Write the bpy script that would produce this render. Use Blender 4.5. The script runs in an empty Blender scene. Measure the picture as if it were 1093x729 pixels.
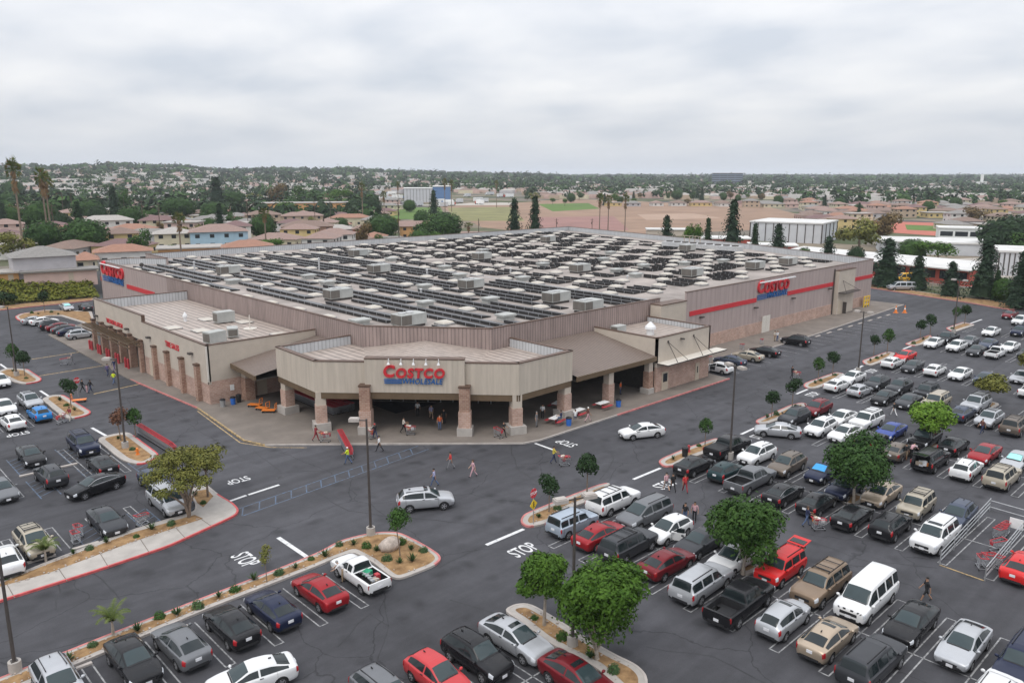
import bpy, bmesh, math, random
from mathutils import Vector, Matrix
random.seed(11)
SC = bpy.context.scene
COL = SC.collection
PI = math.pi

# ------------------------------------------------------------------ survey
# World frame: X and Y run along the store's two street fronts, Z up, metres.
# The drone hovers at (0, 0, 27).  ground_point() turns a sight line measured
# on the photograph into the real point it meets at height z.
FOC = 843.0
PITCH = math.atan(179.5 / FOC)
HEAD = math.radians(46.5)
CAM_H = 27.0
FX, FY = math.cos(HEAD), math.sin(HEAD)
RX, RY = math.sin(HEAD), -math.cos(HEAD)

def ground_point(px, py, z=0.0):
    a = (px - 546.5) / FOC
    b = (364.5 - py) / FOC
    fw = math.cos(PITCH) + b * math.sin(PITCH)
    up = -math.sin(PITCH) + b * math.cos(PITCH)
    t = (z - CAM_H) / up
    return Vector((t * (fw * FX + a * RX), t * (fw * FY + a * RY), z))

def polar(px, d):
    """point at forward distance d along the bearing of photo column px (roughly at the horizon)"""
    a = (px - 546.5) / FOC * (math.cos(PITCH) + math.sin(PITCH) * 21.0 / d)
    return (d * (FX + a * RX), d * (FY + a * RY))

def smooth(a, b, x):
    t = max(0.0, min(1.0, (x - a) / (b - a)))
    return t * t * (3 - 2 * t)

# ------------------------------------------------------------------ objects
def put(o, parent=None):
    COL.objects.link(o)
    if parent is not None:
        o.parent = parent
    return o

def tag(o, label=None, cat=None, group=None, kind=None):
    if label: o['label'] = label
    if cat: o['category'] = cat
    if group: o['group'] = group
    if kind: o['kind'] = kind
    return o

def empty(name, loc=(0, 0, 0), rz=0.0, parent=None):
    o = bpy.data.objects.new(name, None)
    o.empty_display_size = 0.3
    o.location = loc
    o.rotation_euler = (0, 0, rz)
    return put(o, parent)

KIDS = {}
def dup(src, loc=None, rz=None, parent=None, scale=None):
    """copy a thing together with its parts and sub-parts"""
    c = src.copy()
    COL.objects.link(c)
    if parent is not None: c.parent = parent
    if loc is not None: c.location = loc
    if rz is not None: c.rotation_euler = (0, 0, rz)
    if scale is not None: c.scale = scale
    ks = KIDS.get(src.name)
    if ks is None:
        ks = KIDS[src.name] = list(src.children)
    for k in ks:
        dup(k, parent=c)
    return c

class MB:
    """collects faces and links them as ONE mesh object"""
    def __init__(s):
        s.v = []; s.f = []; s.m = []
    def face(s, pts, mi=0):
        i = len(s.v)
        s.v += [tuple(p) for p in pts]
        s.f.append(tuple(range(i, i + len(pts)))); s.m.append(mi)
    def idx(s, verts, faces, mi=0):
        i = len(s.v)
        s.v += [tuple(p) for p in verts]
        for f in faces:
            s.f.append(tuple(i + k for k in f)); s.m.append(mi)
    def box(s, x0, y0, z0, x1, y1, z1, mi=0, top=None):
        if x0 > x1: x0, x1 = x1, x0
        if y0 > y1: y0, y1 = y1, y0
        V = [(x0,y0,z0),(x1,y0,z0),(x1,y1,z0),(x0,y1,z0),(x0,y0,z1),(x1,y0,z1),(x1,y1,z1),(x0,y1,z1)]
        s.idx(V, [(0,3,2,1),(0,1,5,4),(1,2,6,5),(2,3,7,6),(3,0,4,7)], mi)
        s.idx(V, [(4,5,6,7)], mi if top is None else top)
    def cbox(s, c, d, u=(1,0,0), w=None, mi=0):
        """box centred at c, size d, x axis along u (any direction)"""
        u = Vector(u).normalized()
        w = Vector((0,0,1)) if w is None else Vector(w)
        v = w.cross(u)
        if v.length < 1e-5: v = Vector((0,1,0))
        v.normalize(); w = u.cross(v)
        c = Vector(c); V = []
        for k in (-.5,.5):
            for i, j in ((-.5,-.5),(.5,-.5),(.5,.5),(-.5,.5)):
                V.append(c + u*(i*d[0]) + v*(j*d[1]) + w*(k*d[2]))
        s.idx(V, [(0,3,2,1),(4,5,6,7),(0,1,5,4),(1,2,6,5),(2,3,7,6),(3,0,4,7)], mi)
    def bar(s, a, b, w=.04, h=None, mi=0):
        a = Vector(a); b = Vector(b); d = b - a
        if d.length < 1e-6: return
        up = (0,0,1) if abs(d.normalized().z) < .98 else (0,1,0)
        s.cbox((a+b)/2, (d.length, w, h or w), d, up, mi)
    def tube(s, a, b, r0, r1=None, n=8, mi=0, caps=True):
        a = Vector(a); b = Vector(b); r1 = r0 if r1 is None else r1
        d = (b - a).normalized()
        x = d.orthogonal().normalized(); y = d.cross(x)
        V = []
        for p, r in ((a, r0), (b, r1)):
            for k in range(n):
                t = 2*PI*k/n
                V.append(p + x*(r*math.cos(t)) + y*(r*math.sin(t)))
        F = [(k, (k+1) % n, n + (k+1) % n, n + k) for k in range(n)]
        if caps:
            F += [tuple(range(n-1, -1, -1)), tuple(range(n, 2*n))]
        s.idx(V, F, mi)
    def path(s, pts, radii, n=7, mi=0):
        for i in range(len(pts)-1):
            s.tube(pts[i], pts[i+1], radii[i], radii[i+1], n, mi, caps=True)
    def prism(s, poly, z0, z1, mi=0, top=None, bottom=True):
        """poly: list of xy; z0/z1 numbers or per-vertex lists"""
        n = len(poly)
        ar = sum(poly[i][0]*poly[(i+1)%n][1]-poly[(i+1)%n][0]*poly[i][1] for i in range(n))
        if ar < 0: poly = poly[::-1]
        a = [(p[0], p[1], z0) for p in poly]; b = [(p[0], p[1], z1) for p in poly]
        s.idx(a+b, [(k, (k+1)%n, n+(k+1)%n, n+k) for k in range(n)], mi)
        s.face(b, mi if top is None else top)
        if bottom: s.face(a[::-1], mi)
    def ball(s, c, r, nu=8, nv=6, mi=0, sq=(1,1,1)):
        V = [(c[0], c[1], c[2]-r*sq[2])]
        for j in range(1, nv):
            t = -PI/2 + PI*j/nv
            for i in range(nu):
                p = 2*PI*i/nu
                V.append((c[0]+r*sq[0]*math.cos(t)*math.cos(p), c[1]+r*sq[1]*math.cos(t)*math.sin(p), c[2]+r*sq[2]*math.sin(t)))
        V.append((c[0], c[1], c[2]+r*sq[2]))
        F = [(0, 1+(i+1)%nu, 1+i) for i in range(nu)]
        for j in range(nv-2):
            o = 1+j*nu
            F += [(o+i, o+(i+1)%nu, o+nu+(i+1)%nu, o+nu+i) for i in range(nu)]
        o = 1+(nv-2)*nu; L = len(V)-1
        F += [(o+i, o+(i+1)%nu, L) for i in range(nu)]
        s.idx(V, F, mi)
    def merge(s, o, off=0):
        i = len(s.v)
        s.v += o.v
        s.f += [tuple(i+k for k in f) for f in o.f]
        s.m += [k+off for k in o.m]
    def mesh(s, name, mats, smooth=None):
        me = bpy.data.meshes.new(name)
        me.from_pydata(s.v, [], s.f)
        for m in mats: me.materials.append(m)
        if any(s.m): me.polygons.foreach_set('material_index', s.m)
        if smooth is not None:
            me.shade_smooth()
            if smooth < 179: me.set_sharp_from_angle(angle=math.radians(smooth))
        me.update()
        return me
    def build(s, name, mats, parent=None, smooth=None, loc=None, rz=None):
        if not isinstance(mats, (list, tuple)): mats = [mats]
        o = bpy.data.objects.new(name, s.mesh(name, mats, smooth))
        if loc is not None: o.location = loc
        if rz is not None: o.rotation_euler = (0, 0, rz)
        return put(o, parent)

def recolour(o, i, m):
    sl = o.material_slots[i]
    sl.link = 'OBJECT'
    sl.material = m

# ------------------------------------------------------------------ materials
def new_mat(name):
    m = bpy.data.materials.new(name)
    m.use_nodes = True
    return m, m.node_tree, m.node_tree.nodes['Principled BSDF']

def mat(name, col, rough=.7, metal=0.0, var=0.12, scale=3.0, bump=0.0, spec=.4, coat=0.0, col2=None, bscale=None, detail=6):
    """a procedural surface: base colour broken up by noise at two scales"""
    m, nt, b = new_mat(name)
    N = nt.nodes; L = nt.links
    tc = N.new('ShaderNodeTexCoord')
    n1 = N.new('ShaderNodeTexNoise'); n1.inputs['Scale'].default_value = scale; n1.inputs['Detail'].default_value = detail
    n1.inputs['Roughness'].default_value = .62
    L.new(tc.outputs['Object'], n1.inputs['Vector'])
    mx = N.new('ShaderNodeMix'); mx.data_type = 'RGBA'
    a = [c*(1-var) for c in col]; c2 = col2 or [min(1, c*(1+var)) for c in col]
    mx.inputs[6].default_value = (*a, 1); mx.inputs[7].default_value = (*c2, 1)
    rmp = N.new('ShaderNodeMapRange'); rmp.inputs[1].default_value = .3; rmp.inputs[2].default_value = .7
    L.new(n1.outputs[0], rmp.inputs[0]); L.new(rmp.outputs[0], mx.inputs[0])
    L.new(mx.outputs[2], b.inputs['Base Color'])
    b.inputs['Roughness'].default_value = rough
    b.inputs['Metallic'].default_value = metal
    b.inputs['Specular IOR Level'].default_value = spec
    if coat: 
        b.inputs['Coat Weight'].default_value = coat; b.inputs['Coat Roughness'].default_value = .08
    if bump:
        bp = N.new('ShaderNodeBump'); bp.inputs['Strength'].default_value = bump; bp.inputs['Distance'].default_value = .02
        n2 = N.new('ShaderNodeTexNoise'); n2.inputs['Scale'].default_value = bscale or scale*8; n2.inputs['Detail'].default_value = 4
        L.new(tc.outputs['Object'], n2.inputs['Vector'])
        L.new(n2.outputs[0], bp.inputs['Height']); L.new(bp.outputs[0], b.inputs['Normal'])
    return m

def ribbed(name, col, pitch=.4, axis='H', dark=.6, rough=.55, wash=.2, metal=0.0):
    """corrugated / standing-seam sheet: fine dark seams across a stained sheet.  axis H = seams every pitch along the wall, vertical"""
    m, nt, b = new_mat(name)
    N = nt.nodes; L = nt.links
    tc = N.new('ShaderNodeTexCoord'); sp = N.new('ShaderNodeSeparateXYZ'); L.new(tc.outputs['UV'], sp.inputs[0])
    mu = N.new('ShaderNodeMath'); mu.operation = 'MULTIPLY'; mu.inputs[1].default_value = 1/pitch
    L.new(sp.outputs[0 if axis == 'H' else 1], mu.inputs[0])
    fr = N.new('ShaderNodeMath'); fr.operation = 'FRACT'; L.new(mu.outputs[0], fr.inputs[0])
    tri = N.new('ShaderNodeMath'); tri.operation = 'PINGPONG'; tri.inputs[1].default_value = .5; L.new(fr.outputs[0], tri.inputs[0])
    mr = N.new('ShaderNodeMapRange'); mr.inputs[1].default_value = .05; mr.inputs[2].default_value = .22; mr.inputs[3].default_value = dark; mr.inputs[4].default_value = 1
    L.new(tri.outputs[0], mr.inputs[0])
    mp = N.new('ShaderNodeMapping'); mp.inputs['Scale'].default_value = (.9, .9, .12); L.new(tc.outputs['Object'], mp.inputs[0])
    ns = N.new('ShaderNodeTexNoise'); ns.inputs['Scale'].default_value = 1.6; ns.inputs['Detail'].default_value = 7; ns.inputs['Roughness'].default_value = .65
    L.new(mp.outputs[0], ns.inputs['Vector'])
    m2 = N.new('ShaderNodeMapRange'); m2.inputs[1].default_value = .3; m2.inputs[2].default_value = .7; m2.inputs[3].default_value = 1-wash; m2.inputs[4].default_value = 1+wash*.6
    L.new(ns.outputs[0], m2.inputs[0])
    pr = N.new('ShaderNodeMath'); pr.operation = 'MULTIPLY'; L.new(mr.outputs[0], pr.inputs[0]); L.new(m2.outputs[0], pr.inputs[1])
    vm = N.new('ShaderNodeVectorMath'); vm.operation = 'SCALE'; vm.inputs[0].default_value = col
    L.new(pr.outputs[0], vm.inputs['Scale'])
    L.new(vm.outputs[0], b.inputs['Base Color'])
    b.inputs['Roughness'].default_value = rough; b.inputs['Metallic'].default_value = metal
    bp = N.new('ShaderNodeBump'); bp.inputs['Strength'].default_value = .5; bp.inputs['Distance'].default_value = .05
    L.new(tri.outputs[0], bp.inputs['Height']); L.new(bp.outputs[0], b.inputs['Normal'])
    return m

def brickmat(name, c1, c2, mortar, sx=.4, sy=.2):
    m, nt, b = new_mat(name)
    N = nt.nodes; L = nt.links
    tc = N.new('ShaderNodeTexCoord')
    br = N.new('ShaderNodeTexBrick')
    br.inputs['Color1'].default_value = (*c1, 1); br.inputs['Color2'].default_value = (*c2, 1); br.inputs['Mortar'].default_value = (*mortar, 1)
    br.inputs['Scale'].default_value = 1; br.inputs['Brick Width'].default_value = sx; br.inputs['Row Height'].default_value = sy
    br.inputs['Mortar Size'].default_value = .012; br.inputs['Bias'].default_value = -.1
    L.new(tc.outputs['UV'], br.inputs['Vector'])
    ns = N.new('ShaderNodeTexNoise'); ns.inputs['Scale'].default_value = .7; ns.inputs['Detail'].default_value = 6
    L.new(tc.outputs['Object'], ns.inputs['Vector'])
    mx = N.new('ShaderNodeMix'); mx.data_type = 'RGBA'; mx.blend_type = 'MULTIPLY'; mx.inputs[0].default_value = .55
    L.new(br.outputs[0], mx.inputs[6]); 
    rm = N.new('ShaderNodeMapRange'); rm.inputs[1].default_value = .3; rm.inputs[2].default_value = .7; rm.inputs[3].default_value = .6; rm.inputs[4].default_value = 1.15
    L.new(ns.outputs[0], rm.inputs[0]); L.new(rm.outputs[0], mx.inputs[7])
    L.new(mx.outputs[2], b.inputs['Base Color'])
    b.inputs['Roughness'].default_value = .85
    return m

def wall_uv(o):
    """UV in metres: u along the horizontal run of each face, v up (or along the slope)"""
    me = o.data
    uv = me.uv_layers.new(name='UVMap')
    for p in me.polygons:
        n = p.normal
        if abs(n.z) > .999:
            u = Vector((1,0,0)); w = Vector((0,1,0))
        else:
            u = Vector((-n.y, n.x, 0)).normalized(); w = n.cross(u)
        for li in p.loop_indices:
            c = me.vertices[me.loops[li].vertex_index].co
            uv.data[li].uv = (c.dot(u), c.dot(w))
    return o

PAINT = {}
def paint(name, col, metal=.0, rough=.32):
    if name not in PAINT:
        m, nt, b = new_mat('car_paint_' + name)
        N = nt.nodes; L = nt.links
        tc = N.new('ShaderNodeTexCoord'); ns = N.new('ShaderNodeTexNoise'); ns.inputs['Scale'].default_value = 2.2; ns.inputs['Detail'].default_value = 5
        L.new(tc.outputs['Object'], ns.inputs['Vector'])
        mx = N.new('ShaderNodeMix'); mx.data_type = 'RGBA'
        mx.inputs[6].default_value = (*[c*.9 for c in col], 1); mx.inputs[7].default_value = (*[min(1,c*1.06+.004) for c in col], 1)
        L.new(ns.outputs[0], mx.inputs[0]); L.new(mx.outputs[2], b.inputs['Base Color'])
        b.inputs['Metallic'].default_value = metal; b.inputs['Roughness'].default_value = rough
        b.inputs['Coat Weight'].default_value = .14; b.inputs['Coat Roughness'].default_value = .05; b.inputs['Specular IOR Level'].default_value = .24
        PAINT[name] = m
    return PAINT[name]

def text_obj(name, body, size, mats, loc, rot, parent=None, depth=.05, bold=0.0, shear=0.0, space=1.0, xs=1.0, align='CENTER'):
    cu = bpy.data.curves.new(name, 'FONT')
    cu.body = body; cu.size = size; cu.extrude = depth; cu.offset = bold; cu.shear = shear; cu.space_character = space
    cu.align_x = align; cu.align_y = 'CENTER'
    cu.resolution_u = 5
    t = bpy.data.objects.new(name, cu); COL.objects.link(t)
    dg = bpy.context.evaluated_depsgraph_get()
    me = bpy.data.meshes.new_from_object(t.evaluated_get(dg))
    COL.objects.unlink(t); bpy.data.objects.remove(t)
    me.materials.clear(); me.materials.append(mats)
    me.name = name
    o = bpy.data.objects.new(name, me)
    o.location = loc; o.rotation_euler = rot; o.scale = (xs, 1, 1)
    return put(o, parent)
# ------------------------------------------------------------------ camera, sky, sun
cam = bpy.data.cameras.new('camera'); cam.sensor_fit = 'HORIZONTAL'; cam.sensor_width = 36
cam.lens = FOC / 1093 * 36
cam.clip_start = .5; cam.clip_end = 60000
co = put(bpy.data.objects.new('camera', cam))
co.location = (0, 0, CAM_H)
co.rotation_euler = (PI/2 - PITCH, 0, HEAD - PI/2)
SC.camera = co

world = bpy.data.worlds.new('World'); SC.world = world; world.use_nodes = True
nt = world.node_tree; N = nt.nodes; L = nt.links
bg = N['Background']; out = N['World Output']
SUN_EL, SUN_AZ = math.radians(58), math.radians(200)      # direction the light comes from, world frame
sky = N.new('ShaderNodeTexSky'); sky.sky_type = 'NISHITA'; sky.sun_disc = False
sky.sun_elevation = SUN_EL; sky.sun_rotation = PI/2 - SUN_AZ
sky.air_density = 1.2; sky.dust_density = 2.5; sky.altitude = 30
L.new(sky.outputs[0], bg.inputs[0]); bg.inputs[1].default_value = .1
# an unbroken layer of stratus over it, patterned on a flat ceiling so it runs to the horizon in perspective
tc = N.new('ShaderNodeTexCoord'); sp = N.new('ShaderNodeSeparateXYZ'); L.new(tc.outputs['Generated'], sp.inputs[0])
az = N.new('ShaderNodeMath'); az.operation = 'MAXIMUM'; az.inputs[1].default_value = 0.0; L.new(sp.outputs[2], az.inputs[0])
ad = N.new('ShaderNodeMath'); ad.operation = 'ADD'; ad.inputs[1].default_value = .2; L.new(az.outputs[0], ad.inputs[0])
dv = N.new('ShaderNodeVectorMath'); dv.operation = 'DIVIDE'; L.new(tc.outputs['Generated'], dv.inputs[0])
cb = N.new('ShaderNodeCombineXYZ')
for i in range(2): L.new(ad.outputs[0], cb.inputs[i])
cb.inputs[2].default_value = 1e6
L.new(cb.outputs[0], dv.inputs[1])
mp = N.new('ShaderNodeMapping'); mp.inputs['Rotation'].default_value = (0, 0, -HEAD + .25); mp.inputs['Scale'].default_value = (1.5, 1.25, 1)
L.new(dv.outputs[0], mp.inputs[0])
n1 = N.new('ShaderNodeTexNoise'); n1.inputs['Scale'].default_value = 1.15; n1.inputs['Detail'].default_value = 5; n1.inputs['Roughness'].default_value = .46; n1.inputs['Distortion'].default_value = .15
L.new(mp.outputs[0], n1.inputs['Vector'])
rp = N.new('ShaderNodeValToRGB')
rp.color_ramp.elements[0].position = .34; rp.color_ramp.elements[0].color = (.56, .60, .665, 1)
rp.color_ramp.elements[1].position = .66; rp.color_ramp.elements[1].color = (.80, .805, .82, 1)
e = rp.color_ramp.elements.new(.5); e.color = (.69, .71, .75, 1)
L.new(n1.outputs[0], rp.inputs[0])
# paler, flatter band low down where the layers pile up
hz = N.new('ShaderNodeMapRange'); hz.inputs[1].default_value = .0; hz.inputs[2].default_value = .09; hz.inputs[3].default_value = .75; hz.inputs[4].default_value = 0
L.new(az.outputs[0], hz.inputs[0])
mh = N.new('ShaderNodeMix'); mh.data_type = 'RGBA'; mh.inputs[7].default_value = (.60, .63, .675, 1)
L.new(hz.outputs[0], mh.inputs[0]); L.new(rp.outputs[0], mh.inputs[6])
# the layer is thinner and brighter overhead
zb = N.new('ShaderNodeMapRange'); zb.inputs[1].default_value = .05; zb.inputs[2].default_value = .85; zb.inputs[3].default_value = 1.0; zb.inputs[4].default_value = 1.9
L.new(az.outputs[0], zb.inputs[0])
b2 = N.new('ShaderNodeBackground'); L.new(mh.outputs[2], b2.inputs[0]); L.new(zb.outputs[0], b2.inputs[1])
mxs = N.new('ShaderNodeMixShader'); mxs.inputs[0].default_value = .93
L.new(bg.outputs[0], mxs.inputs[1]); L.new(b2.outputs[0], mxs.inputs[2]); L.new(mxs.outputs[0], out.inputs[0])

sl = bpy.data.lights.new('sun', 'SUN'); sl.energy = 1.0; sl.angle = math.radians(28); sl.color = (1, .96, .9)
so = put(bpy.data.objects.new('sun', sl))
sd = Vector((math.cos(SUN_EL)*math.cos(SUN_AZ), math.cos(SUN_EL)*math.sin(SUN_AZ), math.sin(SUN_EL)))
so.rotation_euler = sd.to_track_quat('Z', 'Y').to_euler()
so.location = sd * 300

vs = SC.view_settings
vs.view_transform = 'Standard'; vs.look = 'None'; vs.exposure = 0.2; vs.gamma = 1.0; vs.use_curve_mapping = False
SC.render.engine = 'CYCLES'
SC.cycles.max_bounces = 6; SC.cycles.diffuse_bounces = 3; SC.cycles.glossy_bounces = 3; SC.cycles.transmission_bounces = 2; SC.cycles.volume_bounces = 1
SC.cycles.use_denoising = True
try: SC.cycles.denoiser = 'OPENIMAGEDENOISE'
except Exception: pass

# ------------------------------------------------------------------ shared materials
def asphalt(name, base, patch=True):
    m, nt, b = new_mat(name); N = nt.nodes; L = nt.links
    tc = N.new('ShaderNodeTexCoord')
    big = N.new('ShaderNodeTexNoise'); big.inputs['Scale'].default_value = .045; big.inputs['Detail'].default_value = 8; big.inputs['Roughness'].default_value = .6
    mid = N.new('ShaderNodeTexNoise'); mid.inputs['Scale'].default_value = .55; mid.inputs['Detail'].default_value = 8; mid.inputs['Roughness'].default_value = .7
    fine = N.new('ShaderNodeTexNoise'); fine.inputs['Scale'].default_value = 14; fine.inputs['Detail'].default_value = 3
    mp = N.new('ShaderNodeMapping'); mp.inputs['Scale'].default_value = (.05, .75, 1)
    stk = N.new('ShaderNodeTexNoise'); stk.inputs['Scale'].default_value = 1.0; stk.inputs['Detail'].default_value = 6
    L.new(tc.outputs['Object'], mp.inputs[0]); L.new(mp.outputs[0], stk.inputs['Vector'])
    for n in (big, mid, fine): L.new(tc.outputs['Object'], n.inputs['Vector'])
    def rng(src, a, bb, lo, hi):
        r = N.new('ShaderNodeMapRange'); r.inputs[1].default_value = a; r.inputs[2].default_value = bb; r.inputs[3].default_value = lo; r.inputs[4].default_value = hi
        L.new(src, r.inputs[0]); return r.outputs[0]
    def mul(a, c):
        q = N.new('ShaderNodeMath'); q.operation = 'MULTIPLY'; L.new(a, q.inputs[0]); L.new(c, q.inputs[1]); return q.outputs[0]
    k = mul(mul(rng(big.outputs[0], .35, .65, .76, 1.24), rng(mid.outputs[0], .3, .7, .82, 1.16)), mul(rng(fine.outputs[0], .3, .7, .9, 1.1), rng(stk.outputs[0], .35, .65, .86, 1.12)))
    # hairline cracks, only in worn areas
    vw = N.new('ShaderNodeTexNoise'); vw.inputs['Scale'].default_value = .5; vw.inputs['Detail'].default_value = 5
    L.new(tc.outputs['Object'], vw.inputs['Vector'])
    va = N.new('ShaderNodeMix'); va.data_type = 'RGBA'; va.blend_type = 'LINEAR_LIGHT'; va.inputs[0].default_value = .8
    L.new(tc.outputs['Object'], va.inputs[6]); L.new(vw.outputs[1], va.inputs[7])
    vo = N.new('ShaderNodeTexVoronoi'); vo.feature = 'DISTANCE_TO_EDGE'; vo.inputs['Scale'].default_value = .1
    L.new(va.outputs[2], vo.inputs['Vector'])
    k = mul(k, rng(vo.outputs['Distance'], .0, .006, .55, 1.0))
    # dark oil drips
    v2 = N.new('ShaderNodeTexVoronoi'); v2.inputs['Scale'].default_value = .42; v2.inputs['Randomness'].default_value = 1
    L.new(va.outputs[2], v2.inputs['Vector'])
    k = mul(k, rng(v2.outputs['Distance'], .06, .34, .62, 1.0))
    sc = N.new('ShaderNodeVectorMath'); sc.operation = 'SCALE'; sc.inputs[0].default_value = base
    L.new(k, sc.inputs['Scale']); L.new(sc.outputs[0], b.inputs['Base Color'])
    b.inputs['Roughness'].default_value = .8; b.inputs['Specular IOR Level'].default_value = .3
    bp = N.new('ShaderNodeBump'); bp.inputs['Strength'].default_value = .25; bp.inputs['Distance'].default_value = .01
    L.new(fine.outputs[0], bp.inputs['Height']); L.new(bp.outputs[0], b.inputs['Normal'])
    return m

def worn(name, col, wear=.45, scale=2.5):
    m, nt, b = new_mat(name); N = nt.nodes; L = nt.links
    tc = N.new('ShaderNodeTexCoord'); ns = N.new('ShaderNodeTexNoise'); ns.inputs['Scale'].default_value = scale; ns.inputs['Detail'].default_value = 9; ns.inputs['Roughness'].default_value = .75
    L.new(tc.outputs['Object'], ns.inputs['Vector'])
    mx = N.new('ShaderNodeMix'); mx.data_type = 'RGBA'; mx.inputs[6].default_value = (.085, .085, .092, 1); mx.inputs[7].default_value = (*col, 1)
    r = N.new('ShaderNodeMapRange'); r.inputs[1].default_value = wear-.13; r.inputs[2].default_value = wear+.1; L.new(ns.outputs[0], r.inputs[0])
    L.new(r.outputs[0], mx.inputs[0]); L.new(mx.outputs[2], b.inputs['Base Color']); b.inputs['Roughness'].default_value = .8
    return m
M = {}
M['asphalt'] = asphalt('asphalt', (.064, .0635, .0705))
M['lane'] = asphalt('lane_asphalt', (.06, .06, .068))
M['concrete'] = mat('concrete', (.40, .37, .34), .85, var=.14, scale=.9, bump=.1)
M['apron'] = mat('apron_concrete', (.185, .158, .136), .85, var=.2, scale=.35, bump=.1)
M['kerb'] = mat('kerb_concrete', (.42, .38, .35), .85, var=.16, scale=1.3)
M['tar'] = mat('tar_seal', (.022, .022, .024), .6, var=.3, scale=4)
M['oil'] = worn('oil_stain', (.028, .027, .029), .5, 3.5)
M['redkerb'] = mat('red_kerb_paint', (.55, .10, .10), .7, var=.25, scale=2.2)
M['pinkkerb'] = mat('faded_red_kerb_paint', (.50, .18, .17), .8, var=.28, scale=1.6)
M['mulch'] = mat('bark_mulch', (.23, .125, .055), .95, var=.35, scale=1.3, bump=.5, detail=10, col2=(.40, .25, .12))
M['dirt'] = mat('bare_dirt', (.36, .26, .17), .95, var=.25, scale=1.5, bump=.3)
M['rock'] = mat('river_stone', (.45, .38, .33), .9, var=.3, scale=4)
M['line'] = worn('stall_paint', (.42, .42, .42), .49)
M['fresh'] = worn('white_road_paint', (.66, .66, .66), .38)
M['faint'] = worn('faded_road_paint', (.36, .37, .38), .5)
M['blue_line'] = worn('blue_road_paint', (.10, .165, .27), .53)
M['yellow_line'] = worn('yellow_road_paint', (.52, .36, .16), .48)
M['white_metal'] = mat('white_enamel', (.72, .72, .72), .45, var=.06)
M['galv'] = mat('galvanised_metal', (.45, .46, .47), .42, metal=.6, var=.15, scale=2)
M['dkmetal'] = mat('bronze_metal', (.07, .06, .055), .5, var=.15)
M['steel'] = mat('steel_wire', (.40, .41, .43), .4, metal=.5, var=.1)
M['black'] = mat('black_plastic', (.018, .018, .02), .5, var=.2)
M['red_plastic'] = mat('red_plastic', (.42, .045, .055), .5, var=.12)
M['orange'] = mat('orange_enamel', (.75, .22, .04), .5, var=.1)
M['blue_plastic'] = mat('blue_plastic', (.03, .14, .5), .5, var=.1)
M['yellow'] = mat('yellow_enamel', (.75, .50, .03), .5, var=.1)
M['sign_red'] = mat('sign_red', (.55, .03, .04), .45, var=.05)
M['sign_blue'] = mat('sign_blue', (.02, .11, .33), .45, var=.05)
M['white'] = mat('white_paint', (.78, .78, .77), .6, var=.06)
def glassmat(name, col, rough=.06):
    m, nt, b = new_mat(name); N = nt.nodes; L = nt.links
    tc = N.new('ShaderNodeTexCoord'); ns = N.new('ShaderNodeTexNoise'); ns.inputs['Scale'].default_value = 1.5
    L.new(tc.outputs['Object'], ns.inputs['Vector'])
    mx = N.new('ShaderNodeMix'); mx.data_type = 'RGBA'; mx.inputs[6].default_value = (*[c*.75 for c in col], 1); mx.inputs[7].default_value = (*[c*1.2 for c in col], 1)
    L.new(ns.outputs[0], mx.inputs[0]); L.new(mx.outputs[2], b.inputs['Base Color'])
    b.inputs['Roughness'].default_value = rough; b.inputs['Specular IOR Level'].default_value = .42
    return m
M['glass'] = glassmat('car_glass', (.016, .022, .024))
M['screen'] = glassmat('windscreen_glass', (.035, .052, .056))
M['window'] = glassmat('window_glass', (.03, .035, .04), .1)
M['tyre'] = mat('tyre_rubber', (.018, .018, .019), .85, var=.2)
M['rim'] = mat('alloy_rim', (.5, .5, .52), .35, metal=.7, var=.1)
M['trim'] = mat('car_trim', (.022, .022, .024), .6, var=.2)
M['lamp'] = mat('headlamp_lens', (.55, .57, .6), .15, var=.15, spec=.7)
M['tail'] = mat('tail_lamp_lens', (.36, .015, .02), .2, var=.2, spec=.6)
M['plate'] = mat('number_plate', (.7, .7, .72), .5, var=.1)
# ------------------------------------------------------------------ terrain out to the horizon
def hill(x, y):
    d = math.hypot(x, y)
    f = x*FX + y*FY; r = x*RX + y*RY
    if f <= 1: return 0.0
    a = r / f
    fall = max(0.0, min(1.0, (.06 - a) / .7)) ** .6
    wob = 1 + .13*math.sin(a*23) + .07*math.sin(a*61 + 1)
    return smooth(700, 2600, d) * 40 * fall * wob

BANK0 = ground_point(-70, 333).xy; BANK1 = ground_point(106, 318).xy
BANKN = Vector((-(BANK1-BANK0).y, (BANK1-BANK0).x)).normalized()
if BANKN.y < 0: BANKN = -BANKN
def bank(x, y):
    """raised ground behind the planted bank on the north side"""
    q = (Vector((x, y)) - BANK0).dot(BANKN)
    return 3.3 * smooth(9, 15, q) * smooth(178, 120, x) * smooth(2500, 900, math.hypot(x, y))

def ground_z(x, y):
    return hill(x, y) + bank(x, y)

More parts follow.
